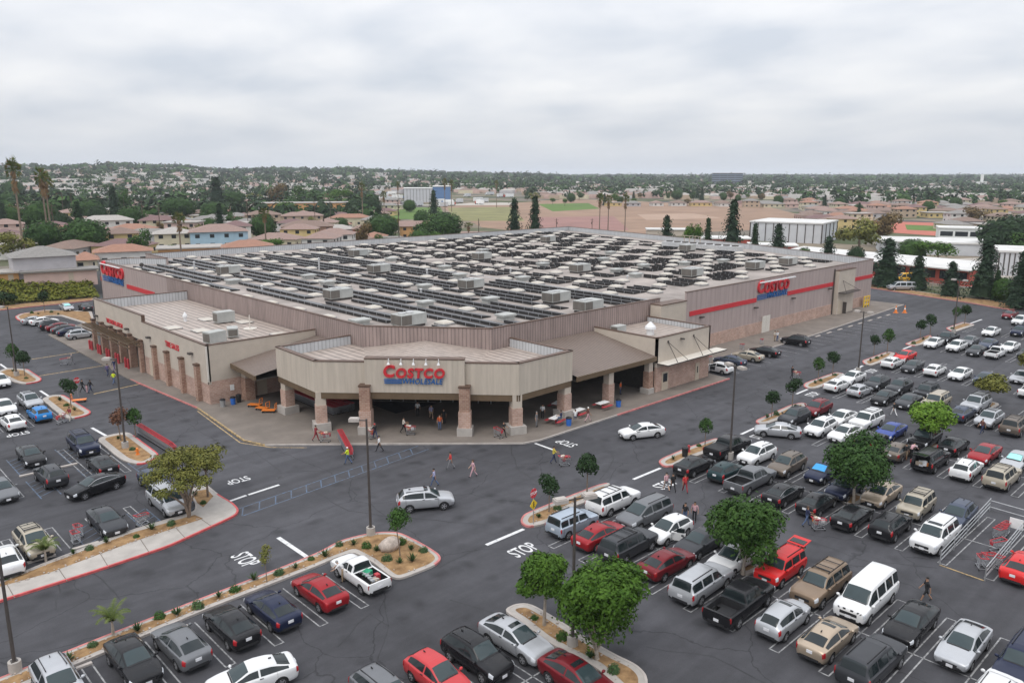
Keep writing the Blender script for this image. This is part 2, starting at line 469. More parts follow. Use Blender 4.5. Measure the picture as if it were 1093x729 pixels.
tm = MB()
rad = [0, 40, 80, 120, 150, 170, 185, 195, 200, 205, 210, 216, 225, 240, 260, 300, 350, 420, 520, 640, 800, 950, 1100, 1300, 1500, 1750, 2000, 2300, 2700, 3300, 4500, 7000, 12000, 22000]
NA = 160
vv = []
for r in rad:
    for k in range(NA):
        t = 2*PI*k/NA
        x, y = r*math.cos(t), r*math.sin(t)
        vv.append((x, y, ground_z(x, y) - .03 - (2 if r < 5000 else 0)*0))
ff = []
for i in range(len(rad)-1):
    for k in range(NA):
        ff.append((i*NA+k, (i+1)*NA+k, (i+1)*NA+(k+1) % NA, i*NA+(k+1) % NA))
tm.idx(vv, ff)
m, nt, b = new_mat('suburban_ground'); N = nt.nodes; L = nt.links
tc = N.new('ShaderNodeTexCoord')
va = N.new('ShaderNodeTexVoronoi'); va.inputs['Scale'].default_value = .028; va.distance = 'CHEBYCHEV'
mpp = N.new('ShaderNodeMapping'); mpp.inputs['Rotation'].default_value = (0, 0, .2)
L.new(tc.outputs['Object'], mpp.inputs[0]); L.new(mpp.outputs[0], va.inputs['Vector'])
rp = N.new('ShaderNodeValToRGB'); cr = rp.color_ramp
cr.interpolation = 'CONSTANT'
cols = [(0, (.11, .115, .07)), (.2, (.20, .17, .13)), (.38, (.075, .09, .045)), (.55, (.17, .15, .125)), (.7, (.085, .085, .085)), (.84, (.22, .185, .14))]
cr.elements[0].position = 0; cr.elements[0].color = (*cols[0][1], 1)
cr.elements[1].position = cols[1][0]; cr.elements[1].color = (*cols[1][1], 1)
for p, c in cols[2:]:
    e = cr.elements.new(p); e.color = (*c, 1)
sp = N.new('ShaderNodeSeparateColor'); L.new(va.outputs['Color'], sp.inputs[0]); L.new(sp.outputs[0], rp.inputs[0])
ns = N.new('ShaderNodeTexNoise'); ns.inputs['Scale'].default_value = .1; ns.inputs['Detail'].default_value = 8
L.new(tc.outputs['Object'], ns.inputs['Vector'])
mx = N.new('ShaderNodeMix'); mx.data_type = 'RGBA'; mx.blend_type = 'OVERLAY'; mx.inputs[0].default_value = .5
L.new(rp.outputs[0], mx.inputs[6]); L.new(ns.outputs[0], mx.inputs[7]); L.new(mx.outputs[2], b.inputs['Base Color'])
b.inputs['Roughness'].default_value = .95; b.inputs['Specular IOR Level'].default_value = .1
M['suburb'] = m
tag(tm.build('terrain', m, smooth=180), kind='structure')

# ------------------------------------------------------------------ the car park
def gp(px, py): 
    p = ground_point(px, py); return (p.x, p.y)
lot = MB()
lp = [(-120, 150), gp(-60, 337), gp(0, 331.5), gp(66, 324.8), gp(98, 321.5), (55, 182), (70, 193), (215, 193), gp(925, 306), gp(1009, 318.5), gp(1034, 322), gp(1064, 327.5), gp(1093, 331), (190, -60), (-60, -60)]
lot.face([(x, y, 0) for x, y in lp])
o = lot.build('asphalt_lot', M['asphalt']); tag(o, kind='structure')
if o.data.polygons[0].normal.z < 0: o.data.flip_normals()

def inset(poly, d):
    n = len(poly)
    ar = sum(poly[i][0]*poly[(i+1) % n][1]-poly[(i+1) % n][0]*poly[i][1] for i in range(n))
    s = 1 if ar > 0 else -1
    out = []
    for i in range(n):
        p0 = Vector(poly[i-1]); p1 = Vector(poly[i]); p2 = Vector(poly[(i+1) % n])
        a = (p1-p0).normalized(); c = (p2-p1).normalized()
        na = Vector((-a.y, a.x))*s; nc = Vector((-c.y, c.x))*s
        k = na + nc
        k = k / max(.45, k.length_squared/2)
        out.append((p1.x + k.x*d, p1.y + k.y*d))
    return out

def rounded(poly, r=.5, n=3):
    out = []
    N_ = len(poly)
    for i in range(N_):
        p0 = Vector(poly[i-1]); p1 = Vector(poly[i]); p2 = Vector(poly[(i+1) % N_])
        a = (p0-p1); c = (p2-p1)
        ra = min(r, a.length*.4); rc = min(r, c.length*.4)
        A = p1 + a.normalized()*ra; Cc = p1 + c.normalized()*rc
        for k in range(n+1):
            t = k/n
            q = A*(1-t)**2 + p1*(2*t*(1-t)) + Cc*t*t
            out.append((q.x, q.y))
    return out

def ring(mb, outer, inner, z0, z1, mi=0, top=None):
    n = len(outer)
    for i in range(n):
        j = (i+1) % n
        a, c = outer[i], outer[j]; d, e = inner[i], inner[j]
        mb.face([(*a, z0), (*c, z0), (*c, z1), (*a, z1)], mi)
        mb.face([(*a, z1), (*c, z1), (*e, z1), (*d, z1)], mi if top is None else top)
        mb.face([(*e, z0), (*d, z0), (*d, z1), (*e, z1)], mi)

BEDS = []     # world polygons where bark and shrubs go
def island(px, redges=(), wide=.16, bed=True, gutter=.9, kerbw=.16, hard=False, red='pinkkerb'):
    """a kerbed planting island; redges = indices of outline edges painted red"""
    base = [gp(*q) for q in px]
    n = len(base)
    ar = sum(base[i][0]*base[(i+1) % n][1]-base[(i+1) % n][0]*base[i][1] for i in range(n))
    flags = [i in redges for i in range(n)]
    if ar < 0:
        base = base[::-1]; flags = flags[::-1]; flags = flags[1:] + flags[:1]
    # round the corners, carrying the red flags along
    out = []; fl = []
    K = 3
    for i in range(n):
        p0 = Vector(base[i-1]); p1 = Vector(base[i]); p2 = Vector(base[(i+1) % n])
        a = p0-p1; c = p2-p1
        ra = min(.8, a.length*.4); rc = min(.8, c.length*.4)
        A = p1 + a.normalized()*ra; Cc = p1 + c.normalized()*rc
        for k in range(K+1):
            t = k/K; q = A*(1-t)**2 + p1*(2*t*(1-t)) + Cc*t*t
            out.append((q.x, q.y)); fl.append(flags[i-1] if k < K/2 else flags[i])
        fl[-1] = flags[i]
    inn = inset(out, kerbw)
    root = empty('planting_island'); tag(root, kind='structure')
    mb = MB(); m_ = len(out)
    for i in range(m_):
        j = (i+1) % m_
        mi = 1 if fl[i] else 0
        a, c, d, e = out[i], out[j], inn[i], inn[j]
        mb.face([(*a, 0), (*c, 0), (*c, .15), (*a, .15)], mi)
        mb.face([(*a, .15), (*c, .15), (*e, .15), (*d, .15)], mi)
        mb.face([(*e, 0), (*d, 0), (*d, .15), (*e, .15)], 0)
    mb.build('kerb', [M['kerb'], M[red]], root)
    fill = MB(); fill.face([(*q, .135) for q in inn])
    bm = fill.build('concrete_margin' if bed else 'pavement', M['concrete'], root)
    if bm.data.polygons[0].normal.z < 0: bm.data.flip_normals()
    if bed is True:
        pin = inset(base, kerbw + gutter*.35)
        bedmesh(rounded(pin, .5), root)
    return root

def bedmesh(poly, root, keep=True):
    """bark bed: slightly domed, with a ragged inner surface"""
    c = (sum(p[0] for p in poly)/len(poly), sum(p[1] for p in poly)/len(poly))
    f = MB(); f.face([(*q, .143) for q in poly])
    o = f.build('bark_bed', M['mulch'], root)
    if o.data.polygons[0].normal.z < 0: o.data.flip_normals()
    if keep: BEDS.append(poly)

# the long strip with a footway along the drive, upper of the two
island([(-30, 655), (0, 643), (100, 611.5), (181, 584), (217, 567.5), (240, 557), (253, 550.5), (255.5, 545), (249, 538), (234, 529.5), (222, 519.5), (214, 517), (206, 522), (204, 531), (209, 539), (208, 547), (197, 550), (140, 567), (53, 600), (0, 622), (-30, 634)], range(0, 9), bed=False, red='redkerb')
st = bpy.data.objects['planting_island']
for q in ([(-30, 642), (-10, 629), (0, 624.6), (53, 603), (140, 570.5), (208, 551), (217, 555), (140, 580.5), (53, 613), (0, 628), (-30, 641)], [(202, 532), (209, 525.6), (221, 523.6), (228, 531), (217, 543)]):
    bedmesh([gp(*t) for t in q], st)
# joints of the footway
jm = MB()
for a, c in (((8, 626), (16, 640)), ((63, 609), (72, 622)), ((107, 592), (116, 607)), ((150, 577), (160, 592)), ((188, 565), (199, 577)), ((215, 555.5), (227, 564))):
    p, q = gp(*a), gp(*c)
    jm.bar((*p, .1405), (*q, .1405), .05, .012)
jm.build('pavement_joint', M['apron'], st)

I2 = island([(-30, 737), (0, 725), (110, 681), (220, 638), (290, 611), (340, 591), (363, 578), (391, 571), (409, 569), (427, 569.6), (450, 581), (468, 592), (471.5, 598), (464, 605), (427, 619.5), (417, 617), (396, 600), (377, 590), (354, 598.5), (340, 605), (220, 652), (74, 714), (30, 732), (-30, 757)], range(0, 13), gutter=.7)
island([(555, 557), (559, 550), (600, 533.5), (637, 519), (650, 516), (653, 522), (628, 536), (609, 543), (590, 558), (566, 564), (558, 561.5)], (0, 1, 2, 3, 9, 10), gutter=1.2)
island([(702, 494), (707, 490), (733, 479), (764, 468.5), (770, 471.5), (757, 483), (735, 491), (722, 498), (709, 499.5)], (0, 1, 2, 3, 7, 8), gutter=1.2)
island([(806, 450), (844, 433), (857, 430.5), (862, 433), (858, 437), (838, 446), (822, 452.5), (808, 453)], (0, 1, 2, 7), gutter=1.2)
island([(857, 412), (860, 409.3), (892, 398), (902, 400), (897, 404), (882, 411.5), (871, 415.5), (860, 415)], (0, 1, 2, 7), gutter=1.2)
island([(919.8, 386), (947, 376), (955.5, 377.4), (953, 381), (941, 387), (930, 391), (922, 389)], (0, 1, 6), gutter=1.2)
island([(965, 368), (973, 365), (993, 358), (995, 361.7), (986, 368), (976, 370)], (0, 1, 2, 5), gutter=1.2)
island([(1009, 351), (1028, 344.4), (1041, 347.4), (1020, 354.5), (1015, 354)], (0, 1, 4), gutter=1.2)
island([(-6, 399), (7, 393.6), (30, 395), (45, 405), (43, 408), (25, 411), (14, 408.5)], (2, 3, 4), gutter=1.4, red='redkerb')
island([(44, 427), (55, 422.5), (68, 422.5), (98, 440.5), (94, 444), (77, 448), (68, 446.5)], (2, 3, 4), gutter=1.4, red='redkerb')
island([(104, 471), (108, 467.5), (121, 464.5), (136, 462), (144, 466.5), (169, 485), (169.5, 488.4), (157.5, 495.4), (144, 496.6), (130, 492), (120, 484.3)], (4, 5, 6, 7), gutter=1.4, red='redkerb')
island([(16, 338.6), (22, 335.6), (48, 331.5), (75, 332), (98, 333), (103, 352), (88, 345), (64, 337.5), (50, 338), (32, 344.5), (28, 345.5), (18, 341.4)], (0, 1, 9, 10, 11), gutter=1.2, red='redkerb')
island([(537, 653), (549, 646.3), (565, 645.2), (589, 658.5), (623, 680.6), (656, 700), (680, 711), (692, 724), (690, 748), (664, 740), (637, 714), (609, 700), (581, 685), (555, 664)], (), gutter=1.0)
for q in ([(781, 606), (800, 601), (814, 607), (797, 616)], [(892, 531), (910, 526), (928, 532.5), (908, 543.5)], [(981, 474), (994, 470.5), (1008, 474.5), (993, 481.5)], [(1046, 432), (1056, 429), (1068, 432), (1057, 437.5)]):
    island(q, (), gutter=.6)
# planting strips at the far edges: east fence line and foot of the ivy bank
island([(918, 303.5), (935, 304.8), (1009, 315.8), (1066, 322), (1100, 319), (1104, 322), (1092, 327.5), (1082, 331.3), (1064, 329), (1034, 323.6), (1009, 320), (935, 308.6), (922, 307)], (6, 7, 8, 9, 10, 11), gutter=.5)
island([(-60, 337.5), (0, 331.6), (30, 328.2), (66, 324.8), (99, 321), (104, 318), (66, 320.5), (30, 324), (0, 327), (-60, 332.5)], (0, 1, 2, 3), gutter=.5)
del st

# ------------------------------------------------------------------ pavement round the store
ap = MB()
A_PTS = [(41.5, 158), (33.4, 150), (33.2, 109), (34.6, 90), (33.4, 75.2), (34.4, 72.4), (45.0, 62.7), (53.6, 54.8), (55.6, 54.4), (91.6, 54.4), (92.4, 60.1), (128, 60.3), (172, 62.2), (172, 72), (50, 72), (50, 158)]
ap.prism(A_PTS, 0, .14, 0)
tag(ap.build('store_pavement', M['apron']), kind='structure')
ke = MB()
def edge(pts, mi, w=.16):
    for a, c in zip(pts[:-1], pts[1:]):
        ke.bar((*a, .077), (*c, .077), w, .15, mi)
edge([(33.3, 109), (34.5, 90)], 1); edge([(34.5, 90), (33.3, 75.2), (34.2, 72.4)], 2); edge([(34.2, 72.4), (39.5, 67.7), (45.0, 62.65), (53.6, 54.75), (55.6, 54.3), (68, 54.3)], 0)
edge([(68, 54.3), (91.7, 54.3)], 1); edge([(92.4, 60.0), (128, 60.2), (172, 62.1)], 0)
tag(ke.build('store_kerb', [M['kerb'], M['pinkkerb'], M['yellow_line']]), kind='structure')

# ------------------------------------------------------------------ painted markings
def stripe(mb, a, c, w=.12, z=.006, mi=0):
    a = Vector((a[0], a[1], 0)); c = Vector((c[0], c[1], 0)); d = (c-a)
    if d.length < .01: return
    n = Vector((-d.y, d.x, 0)).normalized()*w/2
    mb.face([(p.x, p.y, z) for p in (a-n, c-n, c+n, a+n)], mi)
def pstripe(mb, a, c, w=.12, z=.006, mi=0): stripe(mb, gp(*a), gp(*c), w, z, mi)

mk = MB()
# stalls: hairpin double lines; right-hand double rows lie across X, pitch 2.97 m along Y
def hairpin(x0, x1, y, closed=True, gap=.28, w=.085):
    stripe(mk, (x0, y-gap), (x1, y-gap), w); stripe(mk, (x0, y+gap), (x1, y+gap), w)
    if closed: stripe(mk, (x1, y-gap-w/2), (x1, y+gap+w/2), w)
def hairpin_y(y0, y1, x, closed=True, gap=.28, w=.085):
    stripe(mk, (x-gap, y0), (x-gap, y1), w); stripe(mk, (x+gap, y0), (x+gap, y1), w)
    if closed: stripe(mk, (x-gap-w/2, y1), (x+gap+w/2, y1), w)
ys = [38.6 + 1.48 - 2.97*k for k in range(0, 14)]
for xm, ytop in ((44.7, 0), (62.9, 0), (80.2, 0), (98.6, -1), (116.6, -1), (135.4, -1)):
    yy = ys if ytop == 0 else [42 + 1.48 - 2.97*k for k in range(0, 14)]
    for y in yy[1:]:
        hairpin(xm, xm-5.5, y); hairpin(xm, xm+5.5, y)
    stripe(mk, (xm, yy[1]), (xm, yy[-1]), .1)
for y in [42+1.48-2.97*k for k in range(5)]:
    hairpin(155, 149.5, y)
# lower rows across Y
for x in [9.9 + 2.95*k for k in range(-3, 6)]: hairpin_y(45.3, 39.6, x)
for x in [21.6 + 2.75*k for k in range(-3, 4)]: 
    hairpin_y(27.2, 32.6, x); hairpin_y(27.2, 21.8, x)
stripe(mk, (12, 27.2), (30.5, 27.2), .1)
# left lot
for x in [7.2+2.9*k for k in range(-2, 6)]:
    hairpin_y(79.9, 85.2, x); hairpin_y(79.9, 74.5, x)
for x in [10.2+2.9*k for k in range(-2, 6)]:
    hairpin_y(61.4, 66.2, x)
for x in [12.8+2.9*k for k in range(-3, 4)]:
    hairpin_y(101, 106.2, x); hairpin_y(101, 95.6, x)
# stalls against the east wall and by the tyre bays: short painted ticks
for k in range(22):
    x = 95.7 + 2.9*k
    stripe(mk, (x, 60.0), (x, 55.2), .1)
for k in range(9):
    y = 142 + 2.95*k
    stripe(mk, (38.8, y), (33.2, y), .1)
tag(mk.build('stall_marking', M['line']), kind='structure')

fr = MB()
for a, c, w in (((243, 535.5), (263, 528.5), .3), ((265, 528), (298, 517.3), .3), ((297, 573.5), (328, 594.5), .34), ((519, 581.5), (559, 564.5), .32), ((571, 473), (590.5, 480), .28), ((676, 511.5), (705, 499.5), .3),
                ((791, 463.5), (806, 456.6), .3), ((850, 420.5), (862, 415.5), .3), ((912, 394.5), (921, 390.3), .3), ((0, 388.5), (8, 394), .3), ((43, 417), (53, 423.5), .3), ((98, 456.5), (114, 465.5), .3), ((964, 372.6), (974, 368.8), .3), ((1036, 345.2), (1048, 341), .3)):
    pstripe(fr, a, c, w, .0065)
# wheel stops are real kerbs; see below
tag(fr.build('stop_line', M['fresh']), kind='structure')
yl = MB()
for a, c in (((34, 383.5), (86, 375.6)), ((42, 401.2), (112, 390)), ((100, 420.5), (155, 408.6))): pstripe(yl, a, c, .28, .0065)
stripe(yl, (34.1, 89), (32.8, 75), .14); stripe(yl, (32.8, 75), (34.4, 71.6), .14); stripe(yl, (34.4, 71.6), (37, 69), .14)
tag(yl.build('yellow_marking', M['yellow_line']), kind='structure')
bl = MB()
# blue hatched walkway from the island to the doors
a0, a1 = gp(253, 548), gp(452, 477.5)
A0, A1 = Vector(a0), Vector(a1); dd = (A1-A0).normalized(); nn = Vector((-dd.y, dd.x))
for s in (-.75, .75): stripe(bl, A0+nn*s, A1+nn*s, .12)
k = 0.0; Lw = (A1-A0).length
while k < Lw-1.2:
    stripe(bl, A0+dd*k-nn*.75, A0+dd*(k+1.0)+nn*.75, .11); k += 1.55
# accessible bays in the left lot
for x in (15.0, 19.2, 23.2):
    for yy in (62.0, 75.6, 83.0):
        for k in range(5): stripe(bl, (x-.7, yy-2+k), (x+.7, yy-1.1+k), .09)
        for s in (-.75, .75): stripe(bl, (x+s, yy-2.6), (x+s, yy+2.8), .1)
tag(bl.build('blue_marking', M['blue_line']), kind='structure')
ws = MB()
for x in (9, 12, 15, 18, 21): 
    ws.box(x-.9, 79.75, 0.0, x+.9, 80.05, .12)
for k in range(10): 
    x = 108 + 5.9*k if k < 1 else 123.5 + 4.2*(k-1)
    ws.box(x-.8, 59.2, 0, x+.8, 59.5, .12)
for x in (11.4, 14.3, 20.4, 23.0): ws.box(x-.9, 60.75, 0, x+.9, 61.05, .12)
for x in (9.4, 12, 14.8, 17.6, 20.4, 23.4): ws.box(x-.8, 45.0, 0, x+.8, 45.25, .12)
tag(ws.build('wheel_stops', M['kerb']), kind='structure')

# sealed cracks and oil drips
tr_ = MB(); rr = random.Random(44)
def crack(pts, w=.07):
    P = [Vector(gp(*q)) for q in pts]
    for a, c in zip(P[:-1], P[1:]):
        n_ = max(2, int((c-a).length/1.2)); prev = a
        for k in range(1, n_+1):
            q = a.lerp(c, k/n_) + (Vector((rr.uniform(-.16, .16), rr.uniform(-.16, .16))) if k < n_ else Vector((0, 0)))
            stripe(tr_, prev, q, w*rr.uniform(.5, 1.2), .0045); prev = q
for c in ([(410, 640), (415, 668), (404, 700), (400, 735)], [(415, 668), (395, 655), (360, 690)], [(468, 606), (510, 585), (548, 570)], [(545, 475), (552, 500), (600, 530)], [(330, 520), (372, 545), (430, 552), (520, 560)], [(60, 650), (62, 622), (75, 612)], [(100, 612), (128, 640)],
          [(690, 690), (760, 700), (830, 735)], [(700, 470), (760, 440), (860, 400), (940, 362)], [(270, 480), (300, 505), (390, 500)], [(880, 600), (960, 610), (1005, 650)], [(640, 470), (655, 490), (640, 512)], [(480, 640), (530, 655)], [(180, 440), (230, 470), (262, 490)], [(855, 575), (930, 600), (1000, 606)], [(120, 425), (200, 430)]): crack(c)
tag(tr_.build('sealed_cracks', M['tar']), kind='structure')
os_ = MB()
def blob(x, y, r):
    n_ = 14; ph = rr.uniform(0, 6)
    os_.face([(x+r*(1+.25*math.sin(3*t+ph)+rr.uniform(-.1, .1))*math.cos(t), y+r*.75*(1+.2*math.sin(2*t+ph)+rr.uniform(-.1, .1))*math.sin(t), .0042) for t in [2*PI*k/n_ for k in range(n_)]])
for xm in (44.7, 62.9, 80.2, 98.6, 116.6, 135.4):
    for k in range(12):
        for s_ in (-1, 1):
            if rr.random() < .8: blob(xm+s_*rr.uniform(1.2, 4.6), 38.6-2.97*k+rr.uniform(-.4, .4), rr.uniform(.25, .6))
for k in range(9):
    blob(8+2.95*k+rr.uniform(-.3, .3), rr.uniform(41, 44.3), rr.uniform(.25, .55)); blob(8+2.9*k, rr.uniform(62, 65), rr.uniform(.25, .5)); blob(8+2.9*k, rr.uniform(75, 78.5), rr.uniform(.25, .5)); blob(20+2.75*(k % 4), rr.uniform(28, 31), rr.uniform(.3, .5))
tag(os_.build('oil_stains', M['oil']), kind='structure')

def road_text(px, py, ang, size=1.5, stretch=2.0):
    size *= .64; stretch *= .88
    p = ground_point(px, py)
    o = text_obj('stop_lettering', 'STOP', size, M['fresh'], (p.x, p.y, .0085), (0, 0, ang), depth=.0004, bold=.012)
    o.scale = (1.0, stretch, 1)
    tag(o, kind='structure')
# angle = direction the letters' x axis points
road_text(254, 512.5, PI, 1.35); road_text(261, 597, -PI/2, 1.5, 2.2); road_text(559, 587, 0, 1.5, 2.2)
road_text(605, 473, PI/2, 1.5, 2.0); road_text(711, 517, 0, 1.6, 2.0)
road_text(811, 465, 0, 1.5, 2.0); road_text(868, 421, 0, 1.5, 2.0); road_text(931, 396, 0, 1.5, 2.0)
road_text(19, 463, PI, 1.4, 2.0)

# ------------------------------------------------------------------ ivy bank
iv = MB()
nx, ny = 60, 14
rnd = random.Random(5)
bx0, bx1 = gp(-70, 333), gp(106, 318)
B0, B1 = Vector(bx0), Vector(bx1)
hgt = [[0]*(ny+1) for _ in range(nx+1)]
def bank_pt(u, v):
    q = B0.lerp(B1, u); n_ = Vector((-(B1-B0).y, (B1-B0).x)).normalized()
    if n_.y < 0: n_ = -n_
    d = v*13
    z = .15 + 3.5*smooth(0, .85, v)
    return Vector((q.x + n_.x*d, q.y + n_.y*d, z))
vv = []; 
for i in range(nx+1):
    for j in range(ny+1):
        p = bank_pt(i/nx, j/ny); p.z += rnd.uniform(-.08, .12); vv.append(p)
ff = [(i*(ny+1)+j, (i+1)*(ny+1)+j, (i+1)*(ny+1)+j+1, i*(ny+1)+j+1) for i in range(nx) for j in range(ny)]
iv.idx(vv, ff)
o = iv.build('embankment', mat('bank_soil', (.12, .10, .06), .95, var=.3, scale=1)); tag(o, kind='structure')
# ------------------------------------------------------------------ the warehouse store
def sight(px, py):
    a = (px - 546.5)/FOC; b = (364.5 - py)/FOC
    fw = math.cos(PITCH) + b*math.sin(PITCH); up = -math.sin(PITCH) + b*math.cos(PITCH)
    return Vector((fw*FX + a*RX, fw*FY + a*RY, up))
def on_y(px, py, y):
    d = sight(px, py); t = y/d.y
    return Vector((d.x*t, y, CAM_H + d.z*t))
def on_x(px, py, x):
    d = sight(px, py); t = x/d.x
    return Vector((x, d.y*t, CAM_H + d.z*t))

M['brown_sheet'] = ribbed('brown_corrugated_wall', (.325, .25, .228), .45, dark=.62, wash=.26)
M['grey_sheet'] = ribbed('grey_panel_wall', (.40, .32, .30), 1.3, dark=.9, wash=.14)
M['inner_sheet'] = ribbed('galvanised_parapet_back', (.52, .53, .54), .5, dark=.72, wash=.14, rough=.5)
M['stucco'] = mat('beige_stucco', (.50, .435, .365), .88, var=.09, scale=.5, bump=.12)
M['stucco_ribbed'] = ribbed('beige_panel', (.51, .445, .37), .6, dark=.95, wash=.15, rough=.8)
M['brick'] = brickmat('brick', (.30, .165, .115), (.42, .26, .19), (.45, .38, .32), .4, .2)
M['brickpale'] = brickmat('pale_brick', (.42, .26, .20), (.52, .35, .28), (.52, .45, .4), .4, .2)
M['fascia'] = mat('bronze_fascia', (.125, .085, .05), .5, var=.14, scale=1)
M['cap'] = mat('brown_coping', (.11, .065, .045), .5, var=.2, scale=1)
M['seam_roof'] = ribbed('standing_seam_roof', (.41, .34, .295), .95, dark=.5, wash=.26, rough=.5)
M['tile_roof'] = ribbed('brown_tile_roof', (.185, .14, .115), .45, axis='H', dark=.4, wash=.12, rough=.6)
M['deck'] = mat('roof_membrane', (.31, .27, .245), .8, var=.36, scale=.16, detail=10)
M['shade_brown'] = mat('canopy_shade_brown', (.05, .045, .04), .9, var=.2)  # canopy shade put into the colour of the walls below; soffits share it
M['shopfloor'] = mat('shop_floor', (.16, .145, .13), .6, var=.2, scale=.3)
M['door'] = mat('beige_door', (.50, .42, .33), .6, var=.08)
M['chalk'] = mat('pale_door', (.62, .58, .52), .6, var=.08)

store = empty('warehouse_store', (0, 0, 0))
tag(store, 'huge beige and brown warehouse store with solar covered flat roof and brick pillared entrance', 'store')
ZT = 9.2; ZD = 8.1
def wall(p, q, z0, z1, m, name='wall', t=.3, inner=True, cap=True, parent=None, uv=True, deck=None, capc='cap'):
    """a wall from p to q, outside on the right hand when walking p -> q"""
    parent = parent or store
    p = Vector((p[0], p[1], 0)); q = Vector((q[0], q[1], 0)); d = (q-p).normalized(); n = Vector((d.y, -d.x, 0))
    mb = MB()
    a, b_, c, e = p, q, q - n*t, p - n*t
    mb.face([(a.x, a.y, z0), (b_.x, b_.y, z0), (b_.x, b_.y, z1), (a.x, a.y, z1)], 0)
    mb.face([(c.x, c.y, z0), (e.x, e.y, z0), (e.x, e.y, z1), (c.x, c.y, z1)], 1)
    mb.face([(b_.x, b_.y, z0), (c.x, c.y, z0), (c.x, c.y, z1), (b_.x, b_.y, z1)], 0)
    mb.face([(e.x, e.y, z0), (a.x, a.y, z0), (a.x, a.y, z1), (e.x, e.y, z1)], 0)
    mb.face([(a.x, a.y, z1), (b_.x, b_.y, z1), (c.x, c.y, z1), (e.x, e.y, z1)], 0)
    mb.face([(e.x, e.y, z0), (c.x, c.y, z0), (b_.x, b_.y, z0), (a.x, a.y, z0)], 0)
    o = mb.build(name, [m, M['inner_sheet'] if inner else m], parent)
    wall_uv(o)
    if cap:
        cb_ = MB()
        mid = (p+q)/2 - n*t/2
        cb_.cbox((mid.x, mid.y, z1+.06), ((q-p).length+.06, t+.1, .1), d)
        cb_.build('parapet_cap', M[capc], parent)
    return o
# perimeter, walked with the outside on the right (south face runs east, so walk west -> east)
W0, W1 = (50.6, 178), (50.6, 141.0)
wall(W0, W1, 0, ZT, M['grey_sheet'])
wall(W1, (50.6, 79.0), 4.2, ZT, M['brown_sheet'])
wall((50.6, 89.9), (50.6, 79.0), 0, 4.2, M['shade_brown'], cap=False, inner=False)
wall((50.6, 79.0), (60.5, 67.4), 3.9, ZT, M['brown_sheet'])
wall((60.5, 67.4), (93.6, 67.4), 3.9, ZT, M['brown_sheet'])
wall((60.5, 67.4), (64, 67.4), 0, 3.9, M['shade_brown'], cap=False, inner=False)
wall((70, 67.41), (93.6, 67.41), 0, 3.9, M['shade_brown'], cap=False, inner=False)
wall((50.61, 79.0), (52.6, 76.66), 0, 3.9, M['shade_brown'], cap=False, inner=False)
XE = on_y(932.5, 278, 67.2).x
XG = on_y(733, 315, 67.2).x
wall((XG, 67.2), (XE, 67.2), 0, ZT+.25, M['grey_sheet'])
wall((XE, 67.2), (XE+5, 79), 0, ZT+.3, M['grey_sheet'])
wall((XE+5, 79), (182, 104), 0, ZT+.2, M['grey_sheet'])
wall((182, 104), (198, 181), 0, ZT+.2, M['grey_sheet'])
wall((198, 181), (62, 184), 0, ZT+.2, M['grey_sheet'])
wall((62, 184), (62, 171.5), 0, ZT+.2, M['grey_sheet'])
wall((62, 171.5), (56.6, 178.0), 0, ZT+.1, M['grey_sheet'])
wall((56.6, 178.0), (50.6, 178.0), 0, ZT+.1, M['grey_sheet'])
dk = MB()
dk.face([(x, y, ZD) for x, y in [(50.8, 177.8), (50.8, 79.1), (60.6, 67.6), (XG, 67.6), (XE-.2, 67.4), (XE+4.8, 79), (181.8, 104), (197.7, 180.8), (62.2, 183.7), (62.2, 172), (56.6, 177.8)]])
o = dk.build('roof_deck', M['deck'], store)
if o.data.polygons[0].normal.z < 0: o.data.flip_normals()

# brick base and red stripe on the long east-street wall
bk = MB(); bk.box(XG+.01, 67.12, .1, XE, 67.195, 2.15); wall_uv(bk.build('brick_base', M['brickpale'], store))
sx = [on_y(737, 336, 67).x, on_y(808, 322, 67).x, on_y(841.5, 313, 67).x, on_y(892.5, 302.5, 67).x, on_y(910.5, 299, 67).x, XE]
ZS = 6.1
for i in (0, 2, 4):
    st = MB(); st.box(sx[i], 67.10, ZS-.36, sx[i+1], 67.19, ZS+.36); st.build('red_stripe', M['sign_red'], store)

